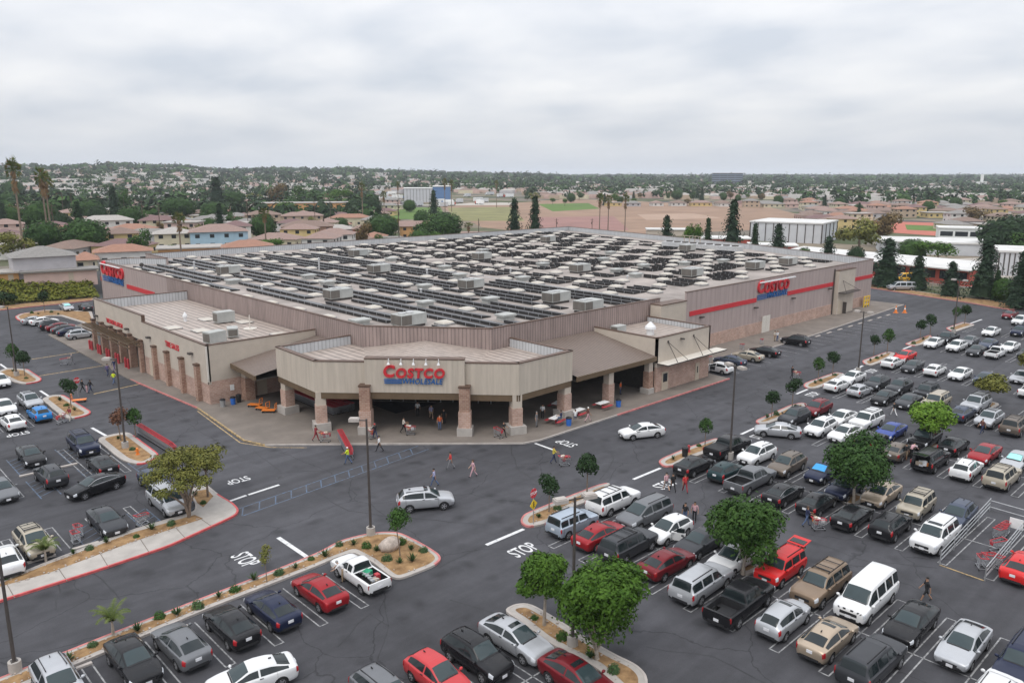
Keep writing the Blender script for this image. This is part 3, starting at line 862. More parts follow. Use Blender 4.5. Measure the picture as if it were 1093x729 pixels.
def store_sign(c, ang, width, parent_name, h=None):
    """red word over a blue bar and blue word, letters standing off the wall; c = centre, ang = heading of the reading direction"""
    root = empty(parent_name, c, ang, store)
    r = (PI/2, 0, 0)
    # heavy slab letters with the first a little taller
    # reading direction is local +x, outward is local -y
    big = text_obj('red_letters', 'OSTCO', 1.0, M['sign_red'], (0, 0, 0), r, root, depth=.08, bold=.036, shear=.1, space=1.16, align='LEFT')
    cap_ = text_obj('red_letters', 'C', 1.24, M['sign_red'], (0, 0, 0), r, root, depth=.08, bold=.042, shear=.1, align='LEFT')
    def ext(o):
        xs = [v.co.x for v in o.data.vertices]; return min(xs), max(xs)
    b0, b1 = ext(big); c0, c1 = ext(cap_)
    tot = (c1-c0) + .07 + (b1-b0); k = width/tot
    cap_.scale = (k, k, k); big.scale = (k, k, k)
    cap_.location = (-width/2 - c0*k, -.12, .52*k*.62+.05*k); big.location = (-width/2 + (c1-c0+.07-b0)*k, -.12, .40*k*.62+.0*k)
    wh = text_obj('blue_letters', 'WHOLESALE', 1.0, M['sign_blue'], (0, 0, 0), r, root, depth=.06, bold=.018, shear=.2, space=1.08, align='RIGHT')
    w0, w1 = ext(wh); kw = width*.66/(w1-w0)
    wh.scale = (kw, kw*1.15, kw); wh.location = (width*.47 - w1*kw, -.12, -.36*k)
    bars = MB()
    for i, t in enumerate((.02, .13, .24)):
        z = (-.36 + (t-.13)*1.25)*k
        x0 = -width*.49 - t*.1*k; x1 = width*.47 - width*.66 - .05*k
        bars.box(x0, -.16, z-.038*k, x1, -.08, z+.038*k)
    bars.build('blue_bars', M['sign_blue'], root)
    return root
# the three wall signs
pc = on_y(825, 308, 67.2); wd = on_y(841, 308, 67.2).x - on_y(808.5, 308, 67.2).x
store_sign((pc.x, 67.19, pc.z-.25), 0, wd*1.0, 'wall_sign')
lb = MB(); q0, q1 = on_y(812, 300.5, 66.6), on_y(849, 294.5, 66.6); lb.bar((q0.x, 66.6, 9.05), (q1.x, 66.6, 9.05), .3, .16)
lb.build('sign_light_bar', M['white_metal'], store)
pc = on_x(121, 294, 50.6); wd = abs(on_x(132.5, 297, 50.6).y - on_x(109.5, 291, 50.6).y)
store_sign((50.59, pc.y, pc.z), -PI/2, wd, 'wall_sign')
z_l = on_x(105, 296.5, 50.6).z
for a, b_ in ((101, 109), (135, 165)):
    y0, y1 = on_x(a, 298, 50.6).y, on_x(b_, 308, 50.6).y
    st = MB(); st.box(50.50, min(y0, 177.5), z_l-.4, 50.59, y1, z_l+.4); st.build('red_stripe', M['sign_red'], store)
lb = MB(); lb.bar((50.1, on_x(107, 283, 50.2).y, 8.9), (50.1, on_x(128, 288, 50.2).y, 8.9), .3, .14); lb.build('sign_light_bar', M['white_metal'], store)

# ---- portico
por = empty('portico', (0, 0, 0), 0, store)
A, B_, E_, F_ = Vector((40.75, 81.9)), Vector((40.35, 72.7)), Vector((55.2, 57.1)), Vector((63.7, 57.35))
ue = (E_-B_).normalized(); nf = Vector((ue.y, -ue.x))       # outward of the front
C_ = B_ + ue*5.45; D_ = B_ + ue*15.9
ZP = 7.7; ZB = 4.35
wall(A, B_, ZB, ZP, M['stucco_ribbed'], t=.5, parent=por)
wall(B_, C_, ZB, ZP, M['stucco_ribbed'], t=.5, parent=por)
wall(C_+nf*.5, D_+nf*.5, ZB+.25, ZP+.45, M['stucco_ribbed'], t=1.0, parent=por)
wall(D_, E_, ZB, ZP, M['stucco_ribbed'], t=.5, parent=por)
wall(E_, F_, ZB, ZP, M['stucco_ribbed'], t=.5, parent=por)
wall((50.4, 81.91), (40.75, 81.91), ZB, ZP, M['stucco_ribbed'], t=.3, parent=por)
wall((63.71, 57.35), (63.71, 67.2), ZB, ZP, M['stucco_ribbed'], t=.3, parent=por)
fa = MB()
def beam(p, q, z0, z1, ins=.12, t=.3, mb=None):
    d = (q-p).normalized(); n = Vector((d.y, -d.x)); c = (p+q)/2 - n*(ins+t/2)
    (mb or fa).cbox((c.x, c.y, (z0+z1)/2), ((q-p).length-.2, t, z1-z0), (d.x, d.y, 0))
for p, q in ((A, B_), (B_, C_), (D_, E_), (E_, F_)): beam(p, q, ZB-.68, ZB-.003, .04)
beam(C_+nf*.5, D_+nf*.5, ZB-.48, ZB+.247, .04)
fa.build('beam', M['fascia'], por)
# roof of the portico: folded seam sheets rising to the main wall
rf = MB()
def rp(v, z): return (v[0], v[1], z)
iA = A + Vector((.5, -.3)); iB = B_ + Vector((.5, .25)); iC = C_ - nf*.5; iD = D_ - nf*.5; iE = E_ + Vector((-.2, .5)); iF = F_ + Vector((-.3, .5))
w1_, w2_ = Vector((50.55, 81.6)), Vector((50.55, 79.0)); w3, w4 = Vector((60.5, 67.35)), Vector((63.5, 67.35))
mid_f = (iC+iD)/2; mid_b = (w2_+w3)/2
zl, zh = 6.55, 7.55
for q in ([rp(iA, zl), rp(iB, zl), rp(w2_, zl+.12), rp(w1_, zl+.12)], [rp(iB, zl), rp(iC, zl+.05), rp(w2_, zl+.12)],
          [rp(iC, zl+.05), rp(mid_f, zh), rp(mid_b, zh+.1), rp(w2_, zl+.12)], [rp(mid_f, zh), rp(iD, zl+.05), rp(w3, zl+.12), rp(mid_b, zh+.1)],
          [rp(iD, zl+.05), rp(iE, zl), rp(w3, zl+.12)], [rp(iE, zl), rp(iF, zl), rp(w4, zl+.12), rp(w3, zl+.12)]):
    rf.face(q)
o = rf.build('portico_roof', M['seam_roof'], por)
for p in o.data.polygons:
    if p.normal.z < 0: p.flip()
wall_uv(o)
so_ = MB(); so_.prism([tuple(v) for v in (iA, iB, iC, iD, iE, iF, w4, w3, w2_, w1_)], 4.38, 4.5); so_.build('soffit', M['shade_brown'], por)
def pier(x, y, w, zbrick, ztop, ang=0, plinth=1.3, upper='stucco', taper=0.0, brick='brick'):
    r = empty('pillar', (x, y, .14), ang, por)
    r = por
    mb = MB()
    ca, sa = math.cos(ang), math.sin(ang)
    def sq(h): return [(x+ca*i*h-sa*j*h, y+sa*i*h+ca*j*h) for i, j in ((-1,-1),(1,-1),(1,1),(-1,1))]
    mb.prism(sq(w/2), .14, zbrick, 0)
    if ztop > zbrick: mb.prism(sq(w/2-.06), zbrick, ztop, 1)
    if plinth: mb.prism(sq(plinth/2+.25), .14, 1.0, 2)
    else: mb.prism(sq(w/2+.07), zbrick, zbrick+.14, 3)
    o = mb.build('pillar', [M[brick], M[upper], M['concrete'], M['cap']], r); wall_uv(o)
    return o
fang = math.atan2(ue.y, ue.x)
for x, y, a in ((41.35, 80.9, 0), (40.95, 72.8, fang/2), (55.35, 57.75, fang/2), (63.1, 57.95, 0)):
    pier(x, y, 1.15, 2.9, 4.4, a, 1.3, brick='brickpale')
for q in (C_, D_):
    p_ = q + nf*.45
    pier(p_.x, p_.y, 1.1, 5.3, 5.3, fang, 0, brick='brick')
    lo = MB(); 
    dx, dy = ue*.8, nf*.75
    lo.prism([tuple(p_+dx+dy), tuple(p_-dx+dy), tuple(p_-dx-dy), tuple(p_+dx-dy)], .14, 1.0, 0); 
    dx, dy = ue*.64, nf*.62
    lo.prism([tuple(p_+dx+dy), tuple(p_-dx+dy), tuple(p_-dx-dy), tuple(p_+dx-dy)], 1.0, 2.7, 1)
    wall_uv(lo.build('pillar_plinth', [M['concrete'], M['brickpale']], por))
for o in [k for k in list(por.children) if k.type == 'EMPTY']: bpy.data.objects.remove(o)
c = (C_+D_)/2 + nf*.52
store_sign((c.x, c.y, 6.35), fang, 6.4, 'entrance_sign')
for k in range(5):
    p_ = c + ue*(-2.6+1.3*k)
    ld = MB(); ld.path([(p_.x, p_.y, 7.75), (p_.x+nf.x*.25, p_.y+nf.y*.25, 8.3), (p_.x+nf.x*.42, p_.y+nf.y*.42, 8.2), (p_.x+nf.x*.42, p_.y+nf.y*.42, 7.95)], [.03]*4, 5)
    ld.tube((p_.x+nf.x*.42, p_.y+nf.y*.42, 7.72), (p_.x+nf.x*.42, p_.y+nf.y*.42, 7.98), .18, .05, 8)
    ld.build('sign_lamp', M['white_metal'], por)

# ---- side canopies with brown tiled slopes
def canopy(e0, e1, r0, r1, name='canopy'):
    ro = empty(name, (0, 0, 0), 0, store)
    ze, zr = 4.75, 6.55
    mb = MB(); mb.face([(*e0, ze), (*e1, ze), (*r1, zr), (*r0, zr)])
    o = mb.build('canopy_roof', M['tile_roof'], ro)
    if o.data.polygons[0].normal.z < 0: o.data.flip_normals()
    wall_uv(o)
    f = MB(); f.bar((*e0, ze-.28), (*e1, ze-.28), .22, .55); f.build('fascia', M['fascia'], ro)
    s = MB(); s.prism([e0, e1, r1, r0], 4.15, 4.22); s.build('soffit', M['shade_brown'], ro)
    return ro
canopy((64.1, 57.0), (78.7, 56.9), (64.1, 67.3), (78.7, 67.3))
ce0, ce1 = ground_point(260, 393, 4.75), ground_point(293, 409.5, 4.75)
cl = canopy((ce1.x, 82.2), (ce0.x, 89.9), (50.5, 82.2), (50.5, 89.9))
pb = MB(); pb.box(70.0, 57.2, .14, 71.0, 58.2, 2.7, 0); pb.box(70.07, 57.27, 2.7, 70.93, 58.13, 4.4, 1); wall_uv(pb.build('pillar', [M['brickpale'], M['stucco']], por))
pb = MB(); pb.box(77.6, 57.1, .14, 78.5, 58.0, 2.9, 0); pb.box(77.67, 57.17, 2.9, 78.45, 57.93, 4.4, 1); pb.box(77.3, 56.9, .14, 78.5, 58.2, .8, 2); wall_uv(pb.build('pillar', [M['brick'], M['stucco'], M['concrete']], por))
pb = MB(); pb.box(39.9, 88.6, .14, 41.1, 89.8, 2.9, 0); pb.box(39.97, 88.67, 2.9, 41.03, 89.73, 4.4, 1); wall_uv(pb.build('pillar', [M['brick'], M['stucco']], por))
# shop front in the shade: glazed wall, door frames, notices
sf = MB()
pA, pB = Vector((52.6, 76.66)), Vector((60.5, 67.4)); u_ = (pB-pA).normalized()
for k in range(9):
    q = pA + u_*(k*(pB-pA).length/8)
    sf.cbox((q.x, q.y, 2.0), (.12, .12, 3.75), (u_.x, u_.y, 0))
for z in (2.6, 3.86): sf.bar((pA.x, pA.y, z), (pB.x, pB.y, z), .12, .12)
sf.build('shopfront_frame', M['galv'], store)
fl = MB(); fl.prism([(50.9, 78.5), (60.5, 67.6), (75, 67.6), (75, 84), (50.9, 84)], .05, .12); fl.build('shop_floor', M['shopfloor'], store)
for k, (t, w_, mm) in enumerate(((.12, 1.0, 'white'), (.3, .8, 'white'), (.55, 1.3, 'chalk'), (.8, .9, 'white'))):
    q = pA + u_*(t*(pB-pA).length) + Vector((u_.y, -u_.x))*.12
    nb = MB(); nb.cbox((q.x, q.y, 3.15), (w_, .04, .55), (u_.x, u_.y, 0)); nb.build('notice_board', M[mm], store)

# ---- food court block east of the canopy
fc = empty('food_court', (0, 0, 0), 0, store)
X0, X1, Y0, Y1, ZF = 78.75, 90.6, 56.9, 67.1, 7.0
wall((X0, Y1), (X0, Y0), 3.9, ZF, M['stucco'], parent=fc)
wall((X0, Y0), (X1, Y0), 3.3, ZF, M['stucco'], parent=fc)
wall((X1, Y0), (X1, Y1), 3.3, ZF, M['stucco'], parent=fc)
wall((X0+.04, Y0+.01), (X1, Y0+.01), .14, 3.3, M['brickpale'], cap=False, inner=False, parent=fc)
wall((X1-.01, Y0+.31), (X1-.01, Y1), .14, 3.3, M['brickpale'], cap=False, inner=False, parent=fc)
wall((X0+.01, Y1), (X0+.01, Y0+1.2), .14, 3.9, M['shade_brown'], cap=False, inner=False, parent=fc)
d_ = MB(); d_.face([(X0+.3, Y0+.3, 6.35), (X1-.3, Y0+.3, 6.35), (X1-.3, Y1, 6.35), (X0+.3, Y1, 6.35)]); wall_uv(d_.build('roof_deck', M['seam_roof'], fc))
aw = MB(); aw.box(X0+.1, Y0-1.7, 3.75, X1+1.6, Y0-.003, 3.9, 0, 1); aw.build('awning', [M['dkmetal'], M['chalk']], fc)
rd = MB()
for x in (81.0, 86.6):
    rd.bar((x, Y0-.02, 6.3), (x, Y0-1.6, 3.92), .06); rd.bar((x, Y0-.02, 6.3), (x+2.2, Y0-1.6, 3.92), .06); rd.box(x-.1, Y0-.12, 6.2, x+.1, Y0-.004, 6.45)
rd.build('awning_rod', M['dkmetal'], fc)
dr = MB(); dr.box(80.0, Y0-.06, .14, 81.3, Y0-.004, 2.5, 0); dr.box(80.2, Y0-.075, 1.2, 81.1, Y0-.062, 2.3, 1); dr.build('door', [M['door'], M['window']], fc)
dr = MB(); dr.box(87.4, Y0-.06, .14, 88.3, Y0-.004, 2.5, 0); dr.box(87.75, Y0-.075, 1.1, 87.95, Y0-.062, 2.0, 1); dr.build('door', [M['door'], M['window']], fc)
lt = MB(); lt.cbox((83.9, Y0-.2, 6.3), (.5, .35, .2), (1, 0, -.2)); lt.build('wall_light', M['dkmetal'], fc)
# beige upstand beside the grey wall
bp_ = MB(); bp_.box(91.0, 65.3, .14, 97.2, 67.15, 8.7, 0); wall_uv(bp_.build('stucco_return', M['stucco'], store))
cpp = MB(); cpp.box(90.95, 65.2, 8.7, 97.25, 67.15, 8.83); cpp.build('parapet_cap', M['cap'], store)
# doors and pilaster on the long wall
a, c = on_y(813, 350, 67.1).x, on_y(821, 350, 67.1).x
dd_ = MB(); dd_.box(a, 67.04, .14, (a+c)/2-.03, 67.115, 3.0, 0); dd_.box((a+c)/2+.03, 67.04, .14, c, 67.115, 3.0, 0); dd_.build('double_door', M['chalk'], store)
a, c = on_y(893, 310, 66.6).x, on_y(910, 310, 66.6).x
pl = MB(); pl.box(a, 66.3, .14, c, 67.09, 8.6, 0); wall_uv(pl.build('stucco_return', M['stucco'], store))
cpp = MB(); cpp.box(a-.05, 66.22, 8.6, c+.05, 67.09, 8.72); cpp.build('parapet_cap', M['cap'], store)
dd_ = MB(); dd_.box(a+.6, 66.22, .14, a+2.2, 66.295, 2.7, 0); dd_.build('door', M['door'], store)
aw = MB(); aw.box(a+.2, 64.9, 4.3, c-.2, 66.296, 4.45); aw.bar((a+1.8, 66.28, 6.6), (a+.8, 65, 4.45), .06); aw.bar((a+1.8, 66.28, 6.6), (c-.6, 65, 4.45), .06); aw.box(a+2.4, 65.5, .14, a+2.5, 66.2, 2.4); aw.build('awning', M['dkmetal'], store)
dp = MB(); dp.box(a-.55, 66.95, .14, a-.35, 67.11, 9.0); dp.build('downpipe', M['dkmetal'], store)
wl = MB()
for px, py in ((748, 337), (806, 327), (846, 317), (885, 307)):
    q = on_y(px, py, 67.1); wl.cbox((q.x, 66.85, q.z-.2), (.7, .5, .22))
wl.build('wall_lights', M['dkmetal'], store)

# ---- tyre bays
ty = empty('tyre_centre', (0, 0, 0), 0, store)
TX, TY0, TYS, TY1 = 36.1, 90.0, 111.2, 132.0
ZL, ZH = 7.25, 8.1
wall((TX, TY1), (TX, TYS), 4.6, ZH, M['stucco'], parent=ty)
wall((TX, TYS), (TX, TY0), 2.55, ZL, M['stucco'], parent=ty)
wall((TX, TY0), (50.4, TY0), 2.9, ZL, M['stucco'], parent=ty)
wall((50.4, TY1), (TX, TY1), 0, ZH-.3, M['stucco'], parent=ty)
wall((50.3, TY1-1), (50.3, TY1-.99), 0, 1, M['stucco'], parent=ty, cap=False)
wall((TX+.01, TYS), (TX+.01, TY0), .0, 2.55, M['brickpale'], parent=ty, cap=False, inner=False)
wall((TX, TY0+.01), (50.4, TY0+.01), 0, 2.9, M['brickpale'], parent=ty, cap=False, inner=False)
d_ = MB(); d_.face([(TX+.3, TY0+.3, 6.4), (50.5, TY0+.3, 6.4), (50.5, TY1-.3, 6.4), (TX+.3, TY1-.3, 6.4)])
o = d_.build('roof_deck', M['seam_roof'], ty); wall_uv(o)
uvl = o.data.uv_layers[0]
# step return of the parapet
sr = MB(); sr.box(TX, TYS-.3, ZL, TX+.4, TYS, ZH+.1); sr.build('parapet_cap', M['cap'], ty)
bases = [(167, 407), (180.5, 412.5), (196, 419.5), (212.5, 427.5)]
pys = [on_x(px, py, TX-.3).y for px, py in bases]
for y in pys + [TYS+.6]:
    mb = MB(); mb.box(TX-.5, y-.36, .0, TX+.0, y+.36, 4.5, 0); mb.box(TX-.57, y-.43, 4.5, TX-.003, y+.43, 4.72, 1)
    wall_uv(mb.build('brick_pier', [M['brick'], M['cap']], ty))
for k in range(5):
    y = TYS + 4.7 + k*4.1
    mb = MB(); mb.box(TX-.5, y-.36, 0, TX+.4, y+.36, 4.7, 0); mb.box(TX-.57, y-.43, 4.7, TX-.003, y+.43, 4.95, 1)
    wall_uv(mb.build('brick_pier', [M['brick'], M['cap']], ty))
tr = MB()
for z in (3.9, 4.35):
    for x in (TX-2.0, TX-.6): tr.bar((x, TYS-.3, z), (x, TY1-.3, z), .16, .16)
for k in range(28):
    y = TYS + k*.75
    tr.bar((TX-2.1, y, 4.45), (TX-.5, y, 4.45), .08, .1)
tr.build('trellis', M['fascia'], ty)
inn = MB(); inn.box(TX+.5, TYS+.3, .02, 50.2, TY1-.5, .1); inn.build('bay_floor', M['shopfloor'], ty)
text_obj('red_lettering', 'TIRE SALES', 1.0, M['sign_red'], (TX-.03, (on_x(176, 367, TX).y+on_x(192, 373, TX).y)/2, on_x(184, 369.5, TX).z), (PI/2, 0, -PI/2), ty, depth=.03, bold=.02, xs=.95)
text_obj('red_lettering', 'TIRE INSTALLATION', .9, M['sign_red'], (TX-.03, (on_x(112, 341, TX).y+on_x(133, 350, TX).y)/2, on_x(122, 345, TX).z), (PI/2, 0, -PI/2), ty, depth=.03, bold=.02, xs=.88)
wl = MB()
for px, py in ((104, 337), (137, 351), (160, 360), (205, 377)):
    q = on_x(px, py, TX); wl.cbox((TX-.25, q.y, q.z), (.5, .7, .22))
wl.build('wall_lights', M['dkmetal'], ty)
dr = MB(); dr.box(TX-.06, 108.2, .1, TX-.004, 109.4, 2.4, 0); dr.build('door', M['door'], ty)
dr = MB(); dr.box(42.0, TY0-.06, .14, 43.3, TY0-.004, 2.4, 0); dr.build('door', M['door'], ty)
nt_ = MB(); nt_.box(38.6, TY0-.05, 1.4, 39.1, TY0-.004, 2.1); nt_.build('notice_board', M['white'], ty)
dp = MB(); dp.box(TX-.12, TY0-.12, 2.9, TX+.06, TY0+.02, 7.2); dp.build('downpipe', M['chalk'], ty)

# ------------------------------------------------------------------ things standing on the roofs
NUM = ['first', 'second', 'third', 'fourth', 'fifth', 'sixth', 'seventh', 'eighth', 'ninth', 'tenth', 'eleventh', 'twelfth', 'thirteenth', 'fourteenth', 'fifteenth', 'sixteenth', 'seventeenth', 'eighteenth', 'nineteenth', 'twentieth', 'twenty-first', 'twenty-second', 'twenty-third', 'twenty-fourth', 'twenty-fifth', 'twenty-sixth', 'twenty-seventh', 'twenty-eighth', 'twenty-ninth', 'thirtieth']
M['dome'] = mat('skylight_dome', (.52, .475, .41), .35, var=.1, scale=.5)
M['hvac'] = mat('hvac_casing', (.40, .405, .385), .5, var=.16, scale=.6)
M['grille'] = ribbed('hvac_grille', (.17, .15, .13), .12, axis='V', dark=.5, wash=.2)
M['panel'] = glassmat('solar_glass', (.085, .085, .092), .32)
M['rackback'] = mat('solar_deflector', (.028, .026, .026), .6, var=.2)
M['vent'] = mat('roof_vent_metal', (.52, .52, .52), .45, var=.15, metal=.2)

HV = [(63, 105), (58, 80), (86, 128), (100, 157), (85, 99.5), (85, 80), (82.5, 71.5), (115, 102), (116, 132), (160, 154), (125, 83), (144, 81), (155.5, 80), (166, 112), (64, 146)]
DU = [(54, 85), (69, 91), (79.5, 105), (70, 120), (72, 130), (100, 144), (99, 124), (93, 112), (70, 75), (78, 87), (98.5, 101), (117, 114), (117, 90), (120, 97), (130, 98), (140, 95), (134, 112), (150, 92), (59, 133), (104, 160), (128, 145), (146, 120)]
hv = MB(); L_, W_, H_ = 3.9, 2.3, 1.7
hv.box(-L_/2, -W_/2, .35, L_/2, W_/2, H_)
hroot = empty('rooftop_unit', (0, 0, 0))
hv.build('casing', M['hvac'], hroot)
g_ = MB(); g_.box(-L_/2-.03, -W_/2+.08, .45, -L_/2-.001, W_/2-.08, H_-.1); g_.box(-L_/2+.05, -W_/2-.03, .45, -.4, -W_/2-.001, H_-.1); wall_uv(g_.build('intake_grille', M['grille'], hroot))
cu = MB(); cu.box(-L_/2+.15, -W_/2+.15, 0, L_/2-.15, W_/2-.15, .349); cu.build('roof_kerb', M['dkmetal'], hroot)
fn = MB(); 
for x in (-1.1, .1): fn.tube((x, 0, H_), (x, 0, H_+.18), .5, .5, 12)
fn.build('fan_guard', M['vent'], hroot)
def near(p, lst, r): return any(abs(p[0]-q[0]) < r and abs(p[1]-q[1]) < r for q in lst)
def place_of(x, y):
    a = 'front left' if y > 118 and x < 95 else ('front' if x+y < 185 else ('far' if x+y > 250 else 'middle'))
    return a
order = sorted(HV, key=lambda q: q[0]*FX+q[1]*FY)
for i, (x, y) in enumerate(order):
    o = hroot if i == 0 else dup(hroot)
    o.location = (x, y, ZD); o.rotation_euler = (0, 0, 0)
    tag(o, 'pale grey rooftop air handling box with dark grille, %s from the entrance corner' % NUM[i], 'air conditioner', 'air handling units on the store roof')
dme = MB()
dme.box(-.95, -.95, 0, .95, .95, .3, 0)
for j in range(4):
    pass
ZV = [(0.9, .3), (.78, .46), (.5, .56), (.0, .6)]
for (r0, z0), (r1, z1) in zip(ZV[:-1], ZV[1:]):
    for k in range(4):
        t0, t1 = PI/4+k*PI/2, PI/4+(k+1)*PI/2
        s = 1.38
        a_ = (r0*s*math.cos(t0), r0*s*math.sin(t0), z0); b__ = (r0*s*math.cos(t1), r0*s*math.sin(t1), z0)
        c_ = (r1*s*math.cos(t1), r1*s*math.sin(t1), z1); e_ = (r1*s*math.cos(t0), r1*s*math.sin(t0), z1)
        dme.face([a_, b__, c_, e_] if r1 > 0 else [a_, b__, (0, 0, z1)], 1)
skm = dme.mesh('skylight', [M['vent'], M['dome']], 180)
du_root = MB(); du_root.box(-1.0, -.7, 0, 1.0, .7, .55); du_root.box(-1.2, -.9, .55, 1.2, .9, .8)
for i, (x, y) in enumerate(sorted(DU)):
    if i == 0: o = du_root.build('roof_hatch', M['hvac']); dm = o
    else: o = put(dm.copy())
    o.location = (x, y, ZD)
    tag(o, 'low galvanised curb box on the big roof, %s counted away from the west parapet' % NUM[i], 'roof vent', 'curb boxes on the store roof')
inside_roof = lambda x, y: x > 52.2 and y > 69 and (x-50.6)*.76+(y-79)*.65 > 1.2 and x < XE-1 + max(0, (y-67)*.22) and y < 181 and not (x < 63 and y > 170)
busy = HV + DU
rc = {}
cols_ = []
x = 53.2
while x < 190:
    cols_.append(x); x += 8.75 if x < 95 else 6.6
for i, x in enumerate(cols_):
    for j in range(14):
        y = 75.6 + 8.05*j + (4.0 if (i % 2 and x > 95) else 0) + (2.2 if i % 2 and x <= 95 else 0)
        if not inside_roof(x, y) or near((x, y), HV, 3.3) or near((x, y), DU, 2.0): continue
        o = put(bpy.data.objects.new('skylight', skm)); o.location = (x, y, ZD)
        tag(o, 'white domed skylight, number %s along the %s line counted from the west parapet' % (NUM[j].replace('first', 'one').replace('second', 'two') if False else ['one','two','three','four','five','six','seven','eight','nine','ten','eleven','twelve','thirteen','fourteen'][j], NUM[i]), 'skylight', 'skylights on the store roof')
        rc[(i, j)] = (x, y); busy.append((x, y))
# solar rows: sloping dark panels with a black wind deflector on the street side
def solar(mb, x, y0, y1):
    mb.idx([(x, y0, .43), (x, y1, .43), (x+1.75, y1, .16), (x+1.75, y0, .16)], [(0, 3, 2, 1)], 0)
    mb.idx([(x, y0, .06), (x, y1, .06), (x, y1, .43), (x, y0, .43)], [(0, 3, 2, 1)], 1)
    mb.idx([(x+1.75, y0, .06), (x+1.75, y0, .16), (x, y0, .43), (x, y0, .06)], [(0, 1, 2, 3)], 1)
    mb.idx([(x+1.75, y1, .06), (x+1.75, y1, .16), (x, y1, .43), (x, y1, .06)], [(3, 2, 1, 0)], 1)
    n = max(1, round((y1-y0)/1.9))
    for k in range(n+1):
        yy = y0 + (y1-y0)*k/n
        mb.bar((x-.015, yy, .05), (x-.015, yy, .44), .05, .05, 2)
    return mb
rnd = random.Random(3)
ns_ = 0
bays = [(cols_[i], cols_[i+1]) for i in range(len(cols_)-1)]
for bi, (xa, xb) in enumerate(bays):
    if xa < 92:
        offs = (1.35, 3.75, 6.15)
        for oi, of in enumerate(offs):
            x = xa + of; y = 69.5; runs = []
            s0 = None
            yy = 69.5
            limit = rnd.uniform(22, 60)
            while yy < 178:
                ok = inside_roof(x, yy) and inside_roof(x+1.4, yy+.5) and not near((x+.7, yy), HV, 3.4) and not near((x+.7, yy), DU, 2.1) and not near((x+.7, yy), list(rc.values()), 1.75)
                if ok and s0 is None: s0 = yy
                if s0 is not None and (not ok or yy - s0 > limit):
                    if yy - s0 > 3: runs.append((s0, yy))
                    s0 = None; yy += rnd.choice((1.5, 2.5, 4.5)); limit = rnd.uniform(22, 60)
                yy += .95
            if s0 is not None and yy-s0 > 3: runs.append((s0, yy))
            for ri, (a, c) in enumerate(runs):
                if rnd.random() < .05: continue
                mb = MB(); solar(mb, 0, a-(a+c)/2, c-(a+c)/2)
                o = mb.build('solar_row', [M['panel'], M['rackback'], M['galv']], loc=(x, (a+c)/2, ZD))
                tag(o, 'long dark solar row, %s stretch of the %s row behind the west parapet' % (NUM[ri], NUM[bi*3+oi]), 'solar panel', 'solar rows on the store roof'); ns_ += 1
    else:
        for j in range(14):
            yc = 75.6 + 8.05*j + rnd.uniform(-.6, .6)
            y0, y1 = yc+1.4, yc+6.8
            mb = MB(); cnt = 0
            for of in (.95, 2.8, 4.65):
                x = xa + of
                if not (inside_roof(x, y0) and inside_roof(x+1.5, y1)): continue
                seg0, seg1 = y0, y1
                bad = [q for q in busy if abs(q[0]-(x+.7)) < (3.0 if q in HV else 1.7) and seg0-1.6 < q[1] < seg1+1.6]
                for q in bad:
                    rr = 2.2 if q in HV else 1.3
                    if q[1] - seg0 > seg1 - q[1]: seg1 = min(seg1, q[1]-rr)
                    else: seg0 = max(seg0, q[1]+rr)
                if seg1 - seg0 < 1.6: continue
                solar(mb, x-xa, seg0-yc, seg1-yc); cnt += 1
            if not cnt or rnd.random() < .07: continue
            o = mb.build('solar_block', [M['panel'], M['rackback'], M['galv']], loc=(xa, yc, ZD))
            tag(o, 'short dark solar block, number %d counted along bay %s of the far roof half' % (j+1, ['one','two','three','four','five','six','seven','eight','nine','ten','eleven','twelve','thirteen','fourteen','fifteen','sixteen','seventeen'][bi-5 if bi >= 5 else bi]), 'solar panel', 'solar blocks on the store roof'); ns_ += 1
# pipes and cooling plant
pp = MB()
for a, c in (((85, 68.5), (112, 96)), ):
    pp.bar((95.5, 69, .35), (95.5, 175, .35), .12, .12)
o = pp.build('roof_pipe', M['vent'], loc=(0, 0, ZD)); tag(o, 'pale pipe crossing the whole solar covered roof from front to back', 'pipe')
vs_ = 0
for i, (x, y, h) in enumerate(((60, 152, 2.2), (80, 140, 2.4), (58, 120, 1.0), (90, 118, 1.2), (104, 110, 1.0), (112, 88, .9), (75, 100, .9))):
    mb = MB(); mb.tube((0, 0, 0), (0, 0, h), .16, .16, 8); mb.tube((0, 0, h), (0, 0, h+.15), .28, .1, 8)
    o = mb.build('vent_pipe', M['vent'], loc=(x, y, ZD)); tag(o, 'thin capped vent pipe rising between solar rows, %s from the left edge' % NUM[i], 'vent pipe', 'vent pipes on the store roof')
ct = empty('cooling_plant', (172, 112, ZD))
mb = MB(); mb.box(-1.5, -11, .2, 1.5, 11, 1.5); mb.build('condenser_bank', M['vent'], ct)
for k in range(9):
    mb = MB(); mb.tube((0, -9.6+2.4*k, 1.5), (0, -9.6+2.4*k, 1.75), .85, .85, 12); mb.build('fan', M['dkmetal'], ct)
for k in range(4):
    mb = MB(); mb.bar((1, 1+1.6*k, .3), (1, 1+1.6*k, 3.2), .14, .14); mb.bar((1, 1+1.6*k, 3.1), (-1, 1+1.6*k, 3.4), .5, .12); mb.build('pipe_stand', M['door'], ct)
tag(ct, 'long galvanised condenser bank with fans near the back parapet', 'cooling plant')
